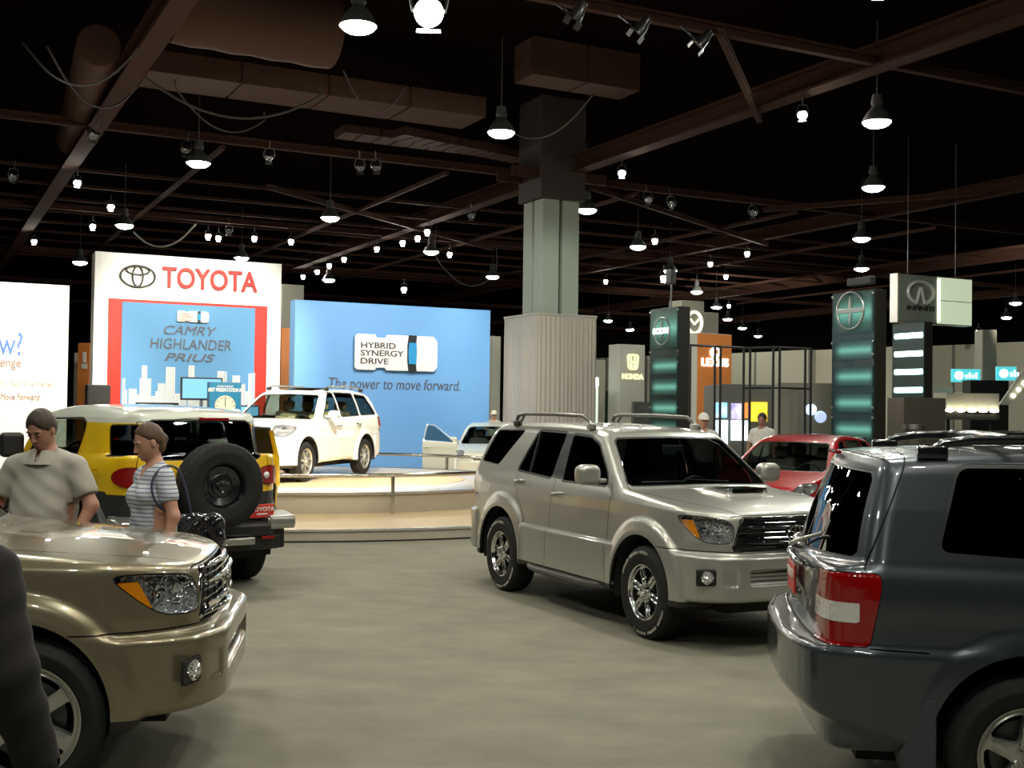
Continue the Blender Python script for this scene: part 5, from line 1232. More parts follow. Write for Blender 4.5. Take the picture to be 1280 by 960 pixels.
stage_c = Vector((-4.0,23.3,.5))
f1 = f2 = True
SP = []
for (px, py), z, lab in S_ON:
    z = z if px == 536 or 829 < px < 830 or px in (1223,505) else 8.62
    o = s_on if f1 else copy_tree(s_on); f1 = False; p = at_z(px, py, z); o.location = p; SP.append((o, p))
    d = (Vector((0,0,CAMH))-p); d.normalize(); d = (d*1.0+Vector((.0,0,-.25))).normalized(); o.rotation_euler = (0, -math.asin(d.z), math.atan2(d.y, d.x)); tag(o, lab, 'spotlight', 'lit theatre spots')
    o.scale = (1.9,)*3 if px == 536 else (.86,)*3
for x, y, lab in ((-3.4,8.0,'over the gold car, left one'),(-1.2,9.0,'over the gold car, right one'),(1.0,7.2,'over the open aisle'),(2.6,12.6,'over the silver car, far one'),(4.4,10.8,'over the silver car, near one'),(5.0,5.4,'over the blue-grey car, near one'),(3.0,4.2,'over the tail of the blue-grey car'),(-6.2,12.0,'over the yellow car, left one'),(-4.0,13.6,'over the yellow car, right one'),(7.0,14.0,'over the red car'),(-.6,4.2,'over the near aisle, left one'),(1.8,2.4,'over the near aisle, right one')):
    o = copy_tree(s_on); o.location = (x, y, 8.62); o.scale = (.86,)*3; d = Vector((-.1-.1*x, .5, -1)).normalized(); o.rotation_euler = (0, -math.asin(d.z), math.atan2(d.y, d.x)); tag(o, 'lit theatre spot aimed at the floor '+lab, 'spotlight', 'lit theatre spots')
for (px, py), z, lab in S_OFF:
    z = 8.62 if px != 1192 else z
    o = s_off if f2 else copy_tree(s_off); f2 = False; p = at_z(px, py, z); o.location = p
    d = (stage_c-p).normalized(); o.rotation_euler = (0, -math.asin(d.z), math.atan2(d.y, d.x)); tag(o, lab, 'spotlight', 'unlit theatre spots')
def spotlamp(name, p, tgt, e, ang=40, col=(1,.90,.76), size=.12, blend=.6):
    l = bpy.data.lights.new(name, 'SPOT'); l.energy = e; l.spot_size = math.radians(ang); l.spot_blend = blend; l.shadow_soft_size = size; l.color = col
    o = link(name, l, None, p); d = Vector(tgt)-Vector(p); o.rotation_euler = d.to_track_quat('-Z', 'Y').to_euler(); return o

# ------------------------------------------------------------------ stage
SCX, SCY = -4.0, 23.3
M_STWHITE = mat('stage_laminate', (.62,.58,.50), rough=.35, coat=.3); M_WOOD = mat('stage_wood', (.70,.52,.28), rough=.4, coat=.3, noise=(3,(.62,.45,.23),.2)); M_FASC = mat('stage_fascia_tan', (.46,.42,.33), rough=.5, noise=(6,(.42,.38,.30),.3)); M_EDGE = mat('edge_aluminium', (.72,.72,.68), rough=.25, metal=.8)
st = empty('display_stage', (SCX,SCY,0), 0, 'round two-tier display stage with steel handrail carrying the white car', 'stage')
bobj('lower_tier', lathe([(.001,0),(6.9,0),(6.9,.15),(6.9,.151),(4.2,.17),(.001,.17)], 160), M_FASC, st, angle=30)
bobj('lower_tier_top', lathe([(4.3,.171),(6.84,.171),(6.84,.176),(4.3,.176)], 160), M_WOOD, st, angle=30)
bobj('lower_edge_strip', lathe([(6.84,.150),(6.925,.150),(6.925,.180),(6.84,.180)], 160), M_EDGE, st, angle=30)
bobj('lower_base_strip', lathe([(6.86,0),(6.915,0),(6.915,.02),(6.86,.02)], 160), M_GAP, st, angle=30)
bobj('upper_tier', lathe([(.001,.17),(4.4,.17),(4.4,.49),(.001,.49)], 128), M_FASC, st, angle=30)
bobj('upper_tier_top', lathe([(3.12,.491),(4.36,.491),(4.36,.50),(3.12,.50)], 128), M_STWHITE, st, angle=30)
bobj('turntable', lathe([(.001,.496),(3.08,.496),(3.08,.502),(.001,.502)], 128), M_WOOD, st, angle=30)
bobj('upper_edge_strip', lathe([(4.36,.47),(4.43,.47),(4.43,.51),(4.36,.51)], 128), M_EDGE, st, angle=30)
M_STEEL = mat('rail_steel', (.62,.60,.55), rough=.18, metal=1.)
n = 96; bobj('handrail', tube([(4.62*math.cos(2*PI*i/n), 4.62*math.sin(2*PI*i/n), .80) for i in range(n)], .035, 10, closed=True), M_STEEL, st, smooth=True)
pdir = at_z(479, 640, .17); a0 = math.atan2(pdir.y-SCY, pdir.x-SCX)
for i in range(9):
    a = a0+2*PI*i/9; c = Vector((math.cos(a), math.sin(a), 0))
    bobj('rail_post', box(4.60,4.64,-.03,.03,.14,.79, bevel=.004, M=Matrix.Rotation(a, 4, 'Z')), M_STEEL, st)

# ------------------------------------------------------------------ sign walls
class Plane:
    """a vertical board whose face runs along the hall's first axis; maps pixels to (along, up)"""
    def __init__(s, px, d, ang=A27):
        s.P = at_d(px, 400, d); s.P.z = 0; s.ang = ang; s.D = Vector((math.cos(ang), math.sin(ang), 0)); s.N = Vector((math.sin(ang), -math.cos(ang), 0))
    def uv(s, px, py):
        r = Vector(ray(px, py)); o = Vector((0,0,CAMH)); t = (s.P-o).dot(s.N)/r.dot(s.N); q = o+r*t-s.P; return q.dot(s.D), q.z
    def root(s, name, label, cat, group=None): return empty(name, s.P, s.ang, label, cat, group)
def panel(name, root, u0, u1, z0, z1, y0, y1, m, bevel=0): return bobj(name, box(u0,u1,y0,y1,z0,z1, bevel=bevel), m, root)
M_SW = mat('sign_white', (.85,.83,.78), rough=.5)
M_SRED = mat('sign_red', (.58,.020,.006), rough=.45); M_SBLUE = mat('sign_blue', (.10,.29,.52), rough=.6); M_WBLUE = mat('wall_blue', (.155,.36,.68), rough=.6, noise=(.4,(.18,.42,.70),.4))
M_TXT = mat('letter_grey', (.10,.10,.12), rough=.5); M_SKY1 = mat('skyline_pale', (.66,.68,.66), rough=.6); M_SKY2 = mat('skyline_grey', (.42,.48,.52), rough=.6); M_BLK = mat('sign_black', (.02,.02,.02), rough=.4)
S = Plane(351, 33); sg = S.root('logo_sign', 'tall white sign wall with big red lettering, red frame and blue skyline panel', 'sign')
ul = S.uv(118, 400)[0]; top = S.uv(235, 322)[1]
panel('sign_body', sg, ul, 0, 0, top, 0, .7, M_SW, .01)
fl = S.uv(135, 420)[0]; fr = S.uv(333, 420)[0]; ft = S.uv(235, 378)[1]; bl = S.uv(151.5, 420)[0]; br = S.uv(317.5, 420)[0]; bt = S.uv(235, 381.5)[1]
panel('red_frame', sg, fl, fr, .0, ft, -.06, .02, M_SRED, .005); panel('blue_panel', sg, bl, br, .05, bt, -.075, -.05, M_SBLUE)
lw = S.uv(127.5, 400)[0]; panel('side_rib', sg, ul-.02, lw, 0, top+.0, -.03, .02, M_SW, .005)
uc, zc = S.uv(261, 351); h1 = S.uv(202, 346)[0]; h2 = S.uv(321, 351)[0]
M_SRED2 = mat('letter_red', (.42,.010,.004), rough=.5)
t = text('sign_lettering', 'TOYOTA', 1.0, M_SRED2, sg, (0,0,0), extrude=.03, offset=.018)
bb = [v.co for v in t.data.vertices]; wx = max(v.x for v in bb)-min(v.x for v in bb); hz = max(v.y for v in bb)-min(v.y for v in bb); hh = (S.uv(261,338.5)[1]-S.uv(261,364.5)[1])
t.scale = ((h2-h1)/wx, hh/hz, 1); t.location = ((h1+h2)/2, -.03, zc)
def fit_text(name, body, pl, root, x0, x1, yt, yb, m, y=-.09, shear=0., offset=0., slope=None, extrude=.008):
    """lettering fitted between two pixel columns and two rows of the board"""
    xm = (x0+x1)/2; a, b = pl.uv(x0, (yt+yb)/2)[0], pl.uv(x1, (yt+yb)/2)[0]; z1, z0 = pl.uv(xm, yt)[1], pl.uv(xm, yb)[1]
    o = text(name, body, 1., m, root, (0,0,0), extrude=extrude, shear=shear, offset=offset)
    c = np.array([tuple(v.co) for v in o.data.vertices]); mn, mx = c.min(0), c.max(0); sx, sy = (b-a)/(mx[0]-mn[0]), (z1-z0)/(mx[1]-mn[1])
    o.scale = (sx, sy, 1); o.location = ((a+b)/2-(mx[0]+mn[0])/2*sx, y, (z0+z1)/2-(mx[1]+mn[1])/2*sy); return o
e = emblem('sign_emblem', sg, (0,0,0), (0,0,0), .5, M_BLK); eu, ez = S.uv(172, 345.5); ew = S.uv(194,345)[0]-S.uv(150,345)[0]; e.location = (eu,-.04,ez); e.scale = (ew/1.02, 1, ew/1.02*.98)
fit_text('panel_lettering', 'CAMRY', S, sg, 204, 270, 408, 419, M_TXT, shear=.3, offset=.0)
fit_text('panel_lettering', 'HIGHLANDER', S, sg, 187, 288, 424, 437, M_TXT, shear=.12)
fit_text('panel_lettering', 'PRIUS', S, sg, 205, 268, 442, 452, M_TXT, shear=.3, offset=.005)
def badge(pl, root, x0, x1, yt, yb, nm, big):
    """the notched white capsule badge with a dark ring"""
    u0, zt = pl.uv(x0, yt); u1, zb = pl.uv(x1, yb); L, Hh = u1-u0, zt-zb; F = lambda a, b: (u0+L*a, zb+Hh*b)
    poly = [F(a, b) for a, b in [(.0,.06),(.03,0),(.24,0),(.255,.07),(.36,.07),(.375,0),(.96,0),(1,.12),(1,.85),(.95,1),(.375,1),(.36,.91),(.255,.91),(.24,1),(.03,1),(0,.94)]]
    b = bobj(nm, prism(rpoly(poly, .02), -.15, -.08, 'xz', bevel=.01), M_SW, root)
    bobj('badge_ring', prism([F(.64,-.01),(F(.74,-.01)),F(.73,.3),F(.73,.7),F(.74,1.01),F(.64,1.01),F(.625,.7),F(.625,.3)], -.165, -.155, 'xz'), M_BLK, b)
    bobj('badge_ring_blue', prism([F(.645,.2),F(.735,.2),F(.74,.5),F(.735,.8),F(.645,.8),F(.635,.5)], -.175, -.165, 'xz'), mat('badge_blue', (.05,.35,.65), rough=.2, coat=.6), b)
    return b
bd = badge(S, sg, 220.5, 259.5, 388.5, 404, 'badge', False)
for i, (wd, yy) in enumerate((('HYBRID',391.5),('SYNERGY',395.2),('DRIVE',399))): fit_text('badge_lettering', wd, S, bd, 223.5, 223.5+(14,18,13)[i], yy, yy+2.6, mat('letter_warm', (.45,.25,.15), rough=.5), y=-.16)
# skyline relief: grey-white towers of different heights
bld = [(151.5,155.5,473),(155.8,158,487),(160,170,486),(170.2,173.5,493),(173.5,176.5,473),(175.7,182.5,457),(182.6,188,473),(188.2,193,495),(193.5,197,489),(196,206,479),(206,217.5,459),(218,224,492),(224,233,487),(234,241.5,457),(242,250,490),(252,262,480),(262,270,489),(270.3,279,464),(279.5,282.5,464.5),(283,289,492),(289,298.5,469.5),(299,305.5,480),(305.5,308.5,489),(309,313.5,467),(314,317.4,466)]
for i, (a, b, y) in enumerate(bld):
    u0, u1 = S.uv(a, 500)[0], S.uv(b, 500)[0]; zt = S.uv((a+b)/2, y)[1]; bm = bmesh.new(); add_box(bm, u0, u1, -.085-.004*(i % 3), -.07, .08, zt)
    k = max(2, int((b-a)/1.6))
    for j in range(1, k): 
        x = u0+(u1-u0)*j/k; add_box(bm, x-.008, x+.008, -.088-.004*(i % 3), -.08, .1, zt-.03, mi=1)
    bobj('skyline_building', bm, [M_SKY1, M_SKY2] if i % 3 else [M_SKY2, M_SKY1], sg)
# blue wall with badge and slogan
Bp = Plane(613, 35.5); bw = Bp.root('blue_display_wall', 'broad sky-blue display wall with white badge and slogan behind the stage', 'display wall')
bul = Bp.uv(368.5, 420)[0]; btop = Bp.uv(613, 388)[1]
bobj('wall_panel', box(bul,0,0,.5,0,btop, bevel=.01), M_WBLUE, bw)
bd2 = badge(Bp, bw, 442, 544, 417, 465, 'badge', True); M_BT = mat('letter_bronze', (.10,.07,.05), rough=.4)
for wd, a, b, yt in (('HYBRID',449,492,428.5),('SYNERGY',448.5,502,438.2),('DRIVE',448.5,483,448)): fit_text('badge_lettering', wd, Bp, bd2, a, b, yt+(0 if a==449 else 0), yt+7.2, M_BT, y=-.16, offset=.008)
fit_text('slogan_lettering', 'The power to move forward.', Bp, bw, 411, 575, 473.5, 491.5, M_TXT, y=-.01, shear=.18)
# white wall at the left edge
Wp = Plane(86, 28); ww = Wp.root('white_display_wall', 'plain white display wall at the left edge with blue and brown lettering', 'display wall')
wtop = Wp.uv(86, 357)[1]; bobj('wall_panel', box(-6.5,0,0,.35,0,wtop, bevel=.01), M_SW, ww)
M_LB = mat('letter_blue', (.10,.22,.60), rough=.5); M_LR = mat('letter_brown', (.42,.25,.20), rough=.5); M_LG = mat('letter_pale', (.60,.52,.45), rough=.5)
fit_text('wall_lettering', 'w?', Wp, ww, -2, 28, 415, 444, M_LB, y=-.01)
fit_text('wall_lettering', 'enge', Wp, ww, 0, 26, 451, 462, M_LR, y=-.01)
fit_text('wall_lettering', 'Environment . Not The Planet', Wp, ww, -40, 66, 476, 482, M_LG, y=-.01)
fit_text('wall_lettering', 'Move Forward', Wp, ww, 0, 50, 492, 500, M_LR, y=-.01, shear=.25)

# things in front of the logo sign: speaker, screens, clock kiosk
def local_thing(name, pl, px, off, label, cat):
    u, _ = pl.uv(px, 500); p = pl.P+pl.D*u+pl.N*off; return empty(name, (p.x, p.y, 0), pl.ang, label, cat), p
def px_size(p): return FPX/p.y
sp, p = local_thing('loudspeaker', S, 115, 1.0, 'black box loudspeaker standing at the left foot of the logo sign', 'loudspeaker')
zt = CAMH+(504.5-481)/px_size(p); wd = 13/px_size(p)*1.05
bobj('cabinet', box(-wd,wd,-.25,.25,zt-1.25,zt, bevel=.02), M_BLK, sp); bobj('grille_cloth', box(-wd+.03,wd-.03,-.27,-.245,zt-1.2,zt-.05, bevel=.01), M_CABIN, sp); bobj('stand', box(-wd*.7,wd*.7,-.2,.2,0,zt-1.25), M_BLK, sp)
def screen(px0, px1, yt, yb, off, label, glow, foot=True):
    r, p = local_thing('monitor', S, (px0+px1)/2, off, label, 'monitor'); s = px_size(p); w2 = (px1-px0)/s/2*1.06; hzn = 506; zt, zb = CAMH+(hzn-yt)/s, CAMH+(hzn-yb)/s
    bobj('bezel', box(-w2,w2,-.05,.05,zb,zt, bevel=.01), M_BLK, r)
    mm = mat('screen_picture', (.02,.05,.1), rough=.2, emit=(.25,.60,1.), es=1.0) if glow else M_GLOSSBLACK
    bobj('screen', box(-w2+.04,w2-.04,-.06,-.05,zb+.05,zt-.04), mm, r); bobj('post', box(-.04,.04,-.02,.08,0,zb+.02), M_SATIN, r); bobj('base', box(-.3,.3,-.25,.25,0,.04, bevel=.01), M_SATIN, r)
screen(211, 259.5, 471.5, 500, 1.6, 'wall-size monitor with a pale blue picture in front of the skyline panel', True)
screen(160, 209, 503.5, 530, 1.4, 'low dark monitor left of the blue-screened one', False)
screen(276, 306, 505.5, 530, 1.5, 'low monitor right of the clock kiosk', True)
ks, p = local_thing('clock_kiosk', S, 255, 2.3, 'blue kiosk with white lettering and a round clock dial before the logo sign', 'kiosk'); s_ = px_size(p); kw = 38.5/s_/2*1.06; kz = CAMH+(506.5-477.5)/s_
bobj('board', box(-kw,kw,-.10,.10,.0,kz, bevel=.015), mat('kiosk_frame', (.05,.12,.18), rough=.4), ks); bobj('face', box(-kw+.02,kw-.02,-.115,-.10,.05,kz-.02), mat('kiosk_blue', (.02,.20,.36), rough=.4), ks)
kx = lambda px: (px-255)/s_*1.06; kzf = lambda y: CAMH+(506.5-y)/s_
text('kiosk_lettering', 'BEST PRESENTATION IN', .13, M_SW, ks, (0,-.12,kzf(487.5)), extrude=.003, shear=.2, sx=.62, offset=.003); text('kiosk_lettering', 'ENVIRONMENT', .075, M_SW, ks, (0,-.12,kzf(483)), extrude=.003, sx=.8)
bobj('dial', lathe([(.001,-.13),(.26,-.13),(.26,-.115)], 40, 'y', M=Matrix.Translation((0,0,kzf(507)))), mat('dial_cream', (.75,.68,.52), rough=.4), ks); bobj('dial_hand', box(-.008,.008,-.14,-.13,kzf(507)-.02,kzf(507)+.20), M_BLK, ks)
for i in range(12):
    a = PI*2*i/12; bobj('dial_tick', box(-.008,.008,-.136,-.13,.20,.24, M=Matrix.Translation((0,0,kzf(507))) @ Matrix.Rotation(a, 4, 'Y')), M_BLK, ks)
# far booth glimpsed between the two sign walls, gallery rail
def tower(px0, px1, yt, d, ang, depth, name, label, cat, mfront, mside, z0=0, bev=.01):
    """box with its face turned by ang, its left edge at depth d, its right edge on the ray px1"""
    P = at_d(px0, yt, d); r = ray(px1, yt); c, s = math.cos(ang), math.sin(ang); k = r[0]/r[1]; w = (k*P.y-P.x)/(c-k*s); z = P.z
    o = empty(name, (P.x, P.y, 0), ang, label, cat); bobj('casing', box(0,w,0,depth,z0,z, bevel=bev), mside, o); 
    if mfront is not None: bobj('face_panel', box(.01,w-.01,-.02,.0,z0+.02,z-.02), mfront, o)
    return o, w, z
M_OR = mat('booth_orange', (.75,.24,.05), rough=.5); M_PIL = mat('pillar_taupe', (.34,.32,.25), rough=.6); M_PILL = mat('pillar_pale', (.50,.50,.43), rough=.6)
o, w_, z_ = tower(98, 113, 429, 46, -A27, .8, 'orange_booth_tower', 'orange booth tower far behind, between the white wall and the logo sign', 'booth tower', M_OR, M_OR)
bobj('white_mark', box(w_*.35,w_*.8,-.04,-.02,z_-1.0,z_-.8), M_SW, o); bobj('white_mark', box(w_*.45,w_*.7,-.04,-.02,z_-.75,z_-.35), M_SW, o)
tower(93, 98, 441, 47, 0, .6, 'grey_booth_post', 'narrow grey post beside the far orange booth tower', 'post', M_PILL, M_PILL)
tower(351.5, 368, 410, 40, A27, .8, 'orange_booth_wall', 'orange wall strip seen between the logo sign and the blue wall', 'booth wall', M_OR, M_OR)
tower(353, 380, 355, 52, A27, 1.2, 'far_column', 'far grey column above the gap between logo sign and blue wall', 'column', M_PIL, M_PIL)

# ------------------------------------------------------------------ big clustered column with pleated curtain
M_COL = mat('column_greygreen', (.30,.335,.27), rough=.65)
colc = Vector((1.12,35.6,0)); cr_ = empty('column', colc, A27, 'tall grey-green column of clustered box shafts behind the silver car', 'column')
for x, y in ((-.34,-.34),(.34,-.34),(-.34,.34),(.34,.34)): bobj('shaft', box(x-.28,x+.28,y-.28,y+.28,0,8.15, bevel=.015), M_COL, cr_)
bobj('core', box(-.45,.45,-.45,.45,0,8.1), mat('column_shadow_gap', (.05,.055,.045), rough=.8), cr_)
bobj('capital', box(-.75,.75,-.75,.75,8.15,11.2, bevel=.03), mat('capital_dark', (.04,.028,.024), rough=.8), cr_)
for s in (1,-1): bobj('capital_bracket', box(-1.6,1.6,s*.5-.06,s*.5+.06,8.75,9.05), M_BEAM, cr_)
M_CURT = mat('curtain_taupe', (.38,.335,.28), rough=.85, sheen=.2)
a_ = 1.02; zt = 4.72; V = []; N_ = 340; rows = [0,.35,1.0,2.0,3.0,3.9,4.4,4.60,4.66]
bm = bmesh.new(); rings = []
rs = np.random.RandomState(5); ph = np.cumsum(rs.uniform(.35,1.5,N_)); ph = ph/ph[-1]*2*PI*58; am = rs.uniform(.5,1.2,N_); am = np.convolve(np.r_[am,am[:12]], np.ones(6)/6, 'same')[:N_]
for z in rows:
    ring = []
    for i in range(N_):
        t = i/N_*4; q = int(t); f = t-q; cs = [(-a_,-a_),(a_,-a_),(a_,a_),(-a_,a_)]; x = cs[q][0]*(1-f)+cs[(q+1)%4][0]*f; y = cs[q][1]*(1-f)+cs[(q+1)%4][1]*f
        ex = min(f, 1-f)*2*a_; amp = .045*am[i]*min(1, ex/.08)*(1-.75*(z/4.7)**3)*(1+.4*math.sin(z*1.1+i*.11)); n_ = [(0,-1),(1,0),(0,1),(-1,0)][q]; dd = amp*math.sin(ph[i]+.25*math.sin(z*1.3+i*.05))+.02*(1-z/4.7)
        ring.append(bm.verts.new((x+n_[0]*dd, y+n_[1]*dd, z)))
    rings.append(ring)
for A_, B_ in zip(rings, rings[1:]):
    for i in range(N_): bm.faces.new((A_[i], A_[(i+1)%N_], B_[(i+1)%N_], B_[i]))
curt = empty('pleated_curtain', colc, A27, 'tall square pleated taupe curtain hung round the foot of the column', 'curtain')
bobj('drape', bm, M_CURT, curt, smooth=True); bobj('curtain_frame', tube([(-a_,-a_,zt-.04),(a_,-a_,zt-.04),(a_,a_,zt-.04),(-a_,a_,zt-.04)], .035, 8, closed=True), M_CURT, curt)
for x, y in ((-a_,-a_),(a_,-a_),(a_,a_),(-a_,a_)): bobj('corner_pole', tube([(x*.97,y*.97,0),(x*.97,y*.97,zt)], .03, 8), M_SATIN, curt)
tower(615, 626, 420, 40, A27, 1.0, 'wall_pier', 'narrow grey pier between the blue wall and the pleated curtain', 'pier', M_PIL, M_PIL)

# ------------------------------------------------------------------ booth towers on the right
M_TEAL = mat('tower_teal', (.02,.045,.042), rough=.35, coat=.4); M_TSIDE = mat('tower_side_black', (.025,.022,.017), rough=.6); M_GLOW = mat('tower_tube_glow', (.3,.6,.5), emit=(.30,.72,.58), es=1.0); M_BOLT = mat('bolt_steel', (.6,.6,.6), rough=.3, metal=1.)
def glow_bar(o, u0, u1, z, r=.10, es=None):
    """a soft lit slot: a lamp tube behind a frosted cover, brighter in the middle"""
    bm = bmesh.new(); k = 10
    for i in range(k+1):
        a = -PI/2+PI*i/k
    prof = [(-.02-.05*math.cos(-PI/2+PI*i/k), r*math.sin(-PI/2+PI*i/k)) for i in range(k+1)]
    A_ = [bm.verts.new((u0, p[0], z+p[1])) for p in prof]; B_ = [bm.verts.new((u1, p[0], z+p[1])) for p in prof]
    for i in range(k): bm.faces.new((A_[i], B_[i], B_[i+1], A_[i+1]))
    bm.faces.new(A_); bm.faces.new(B_[::-1])
    return bobj('light_bar', bm, es or M_GLOW, o, smooth=True)
def frosted():
    m = bpy.data.materials.new('frosted_teal_light'); m.use_nodes = True; nt = m.node_tree; b = nt.nodes['Principled BSDF']; b.inputs['Base Color'].default_value = (.02,.05,.045,1); b.inputs['Roughness'].default_value = .3
    tc = nt.nodes.new('ShaderNodeTexCoord'); se = nt.nodes.new('ShaderNodeSeparateXYZ'); nt.links.new(tc.outputs['Generated'], se.inputs[0])
    cz = nt.nodes.new('ShaderNodeValToRGB'); e = cz.color_ramp.elements; e[0].position = 0; e[0].color = (0,0,0,1); e[1].position = .5; e[1].color = (1,1,1,1); q = e.new(.25); q.color = (.22,.22,.22,1); q = e.new(.75); q.color = (.22,.22,.22,1); q = e.new(1.); q.color = (0,0,0,1)
    cx_ = nt.nodes.new('ShaderNodeValToRGB'); e = cx_.color_ramp.elements; e[0].position = 0; e[0].color = (.0,.0,.0,1); e[1].position = .2; e[1].color = (1,1,1,1); q = e.new(.92); q.color = (1,1,1,1); q = e.new(1.); q.color = (.1,.1,.1,1)
    nt.links.new(se.outputs['Z'], cz.inputs[0]); nt.links.new(se.outputs['X'], cx_.inputs[0])
    mu = nt.nodes.new('ShaderNodeMath'); mu.operation = 'MULTIPLY'; nt.links.new(cz.outputs[0], mu.inputs[0]); nt.links.new(cx_.outputs[0], mu.inputs[1])
    m2 = nt.nodes.new('ShaderNodeMath'); m2.operation = 'MULTIPLY'; m2.inputs[1].default_value = .42; nt.links.new(mu.outputs[0], m2.inputs[0])
    b.inputs['Emission Color'].default_value = (.30,.85,.66,1); nt.links.new(m2.outputs[0], b.inputs['Emission Strength']); return m
M_FROST = frosted()
def ring_badge(o, uc, zc, R, m, word=None, sq=1.):
    n = 48; r = bobj('round_emblem', tube([(R*math.cos(2*PI*i/n), 0, R*math.sin(2*PI*i/n)) for i in range(n)], R*.07, 8, closed=True), m, o, (uc,-.10,zc), smooth=True)
    for s in (1,-1): bobj('emblem_fin', prism([(-.0,s*R*.14),(-R*.12,s*R*.16),(-R*.03,s*R*.72),(0,s*R*.80),(R*.03,s*R*.72),(R*.12,s*R*.16)], -.03, .03, 'xz'), m, r)
    if word: bobj('emblem_band', box(-R*1.0,R*.98,-.03,.03,-R*.16,R*.16, bevel=.01), M_TEAL, r); t = text('emblem_word', word, R*.56, mat('word_white_lit', (.9,.9,.9), emit=(.85,1.,.97), es=1.1), r, (0,-.05,.0), extrude=.015, sx=1.15, offset=.012)
    else: bobj('emblem_band', box(-R*.98,R*.98,-.03,.03,-R*.13,R*.13, bevel=.01), m, r)
def scion(px0, px1, yt, d, label, word, bars, R, zc, zb, dz, side_depth=.38):
    o, w, z = tower(px0, px1, yt, d, A27-PI/2, side_depth, 'display_tower', label, 'display tower', M_TEAL, M_TSIDE)
    bobj('backlit_field', box(w*.05,w*.97,-.035,-.02,z-zc-R*1.25,z-.03), M_FROST, o)
    ring_badge(o, w*.5, z-zc, R, mat('emblem_steel', (.45,.46,.43), rough=.3, metal=.8), word)
    zz = z-zb
    for i in range(bars):
        bobj('light_band', box(w*.08,w*.98,-.04,-.02,zz-.25-dz*i,zz+.25-dz*i), M_FROST, o)
    for zz_ in (z-.1, z-1.30, z-1.62, z-2.95, z-3.2):
        for u in (.03, w-.03): bobj('bolt', lathe([(.001,-.05),(.03,-.045),(.035,-.02)], 10, 'y', M=Matrix.Translation((u,0,zz_))), M_BOLT, o)
    return o, w, z
s1 = scion(813.5, 849.5, 387, 35.5, 'tall dark tower with glowing teal bands and a round lettered emblem', 'SCION', 5, .40, .70, 1.72, .62)
s2 = scion(1041, 1094, 367, 30.5, 'tall dark teal-banded tower with a plain round emblem, right of the red car', None, 5, .47, .50, 1.50, .665)
o, w_, z_ = s2; bobj('floodlight_head', box(w_*.3,w_*.85,.05,.25,z_+.15,z_+.35, bevel=.03), M_LAMPBODY, o)
o, w_, z_ = s1; bobj('camera_mast', tube([(w_*.5,.2,z_),(w_*.55,.2,z_+1.1)], .03, 6), M_SATIN, o); bobj('mast_lamp', box(w_*.40,w_*.62,.1,.28,z_+.7,z_+1.15, bevel=.03), M_LAMPBODY, o)
# small tower with white tubes
M_TUBE = mat('tube_cyan_white', (.6,.9,.9), emit=(.62,1.,.97), es=5.)
o, w, z = tower(1116, 1156, 405, 38, A27-PI/2, .35, 'tube_light_tower', 'slim black tower with five bright white-cyan light tubes under the hanging sign', 'display tower', M_TEAL, M_TSIDE)
for i, y in enumerate((419.5, 442, 464.5, 487, 510)):
    zz = CAMH+(517.5-y)/38.8*.99; glow_bar(o, w*.10, w*(.95 if i < 4 else .38), zz, .085, M_TUBE)
# hanging two-part illuminated sign
M_BRIGHT = mat('bright_emblem_metal', (.80,.80,.76), rough=.35, metal=.2)
P = Plane(1122, 38.0); hs = P.root('hanging_sign', 'hanging rectangular two-part sign with chrome oval emblem and glowing right half', 'sign')
u1 = P.uv(1170.5, 372)[0]; u2 = P.uv(1215, 372)[0]; zt, zb = P.uv(1122, 341)[1], P.uv(1122, 402.5)[1]
bobj('sign_box', box(0,u2,0,.35,zb,zt, bevel=.01), M_SATIN, hs); bobj('logo_panel', box(.03,u1,-.02,.0,zb+.03,zt-.03), mat('sign_sage', (.25,.28,.23), rough=.4), hs)
M_LB2 = mat('lit_cream_panel', (.6,.65,.5), rough=.5, emit=(.62,.72,.50), es=.55)
bobj('glowing_panel', box(u1+.02,u2-.03,-.02,.0,zb+.03,zt-.03), M_LB2, hs); bobj('panel_seam', box(u1+.02,u2-.03,-.025,-.018,(zb+zt)/2-.01,(zb+zt)/2+.01), M_SATIN, hs)
bobj('edge_tube', tube([(u1+.07,-.03,zb+.1),(u1+.07,-.03,zt-.1)], .05, 8), mat('edge_tube_glow', (.7,.8,.6), emit=(.85,1.,.70), es=2.2), hs, smooth=True)
eu, ez = P.uv(1149.5, 366); n = 40; E_ = []
for i in range(n-6):
    a = -PI/2+.35+(2*PI-.7)*i/(n-7); E_.append((.56*math.cos(a), 0, .36*math.sin(a)+.0))
bobj('oval_emblem', tube(E_, .06, 8), M_BRIGHT, hs, (eu,-.05,ez), smooth=True); bobj('oval_emblem_road', tube([(-.18,0,-.36),(-.02,0,.16),(.02,0,.16),(.18,0,-.36)], .05, 6), M_BRIGHT, hs, (eu,-.05,ez))
fit_text('sign_lettering', 'INFINITI', P, hs, 1133, 1167, 382.5, 388.5, M_BLK, y=-.03, offset=.02)
for u in (.6, u2-.6): bobj('suspension_cable', tube([(u,.17,zt),(u,.17,11.0)], .012, 5), M_SATIN, hs)
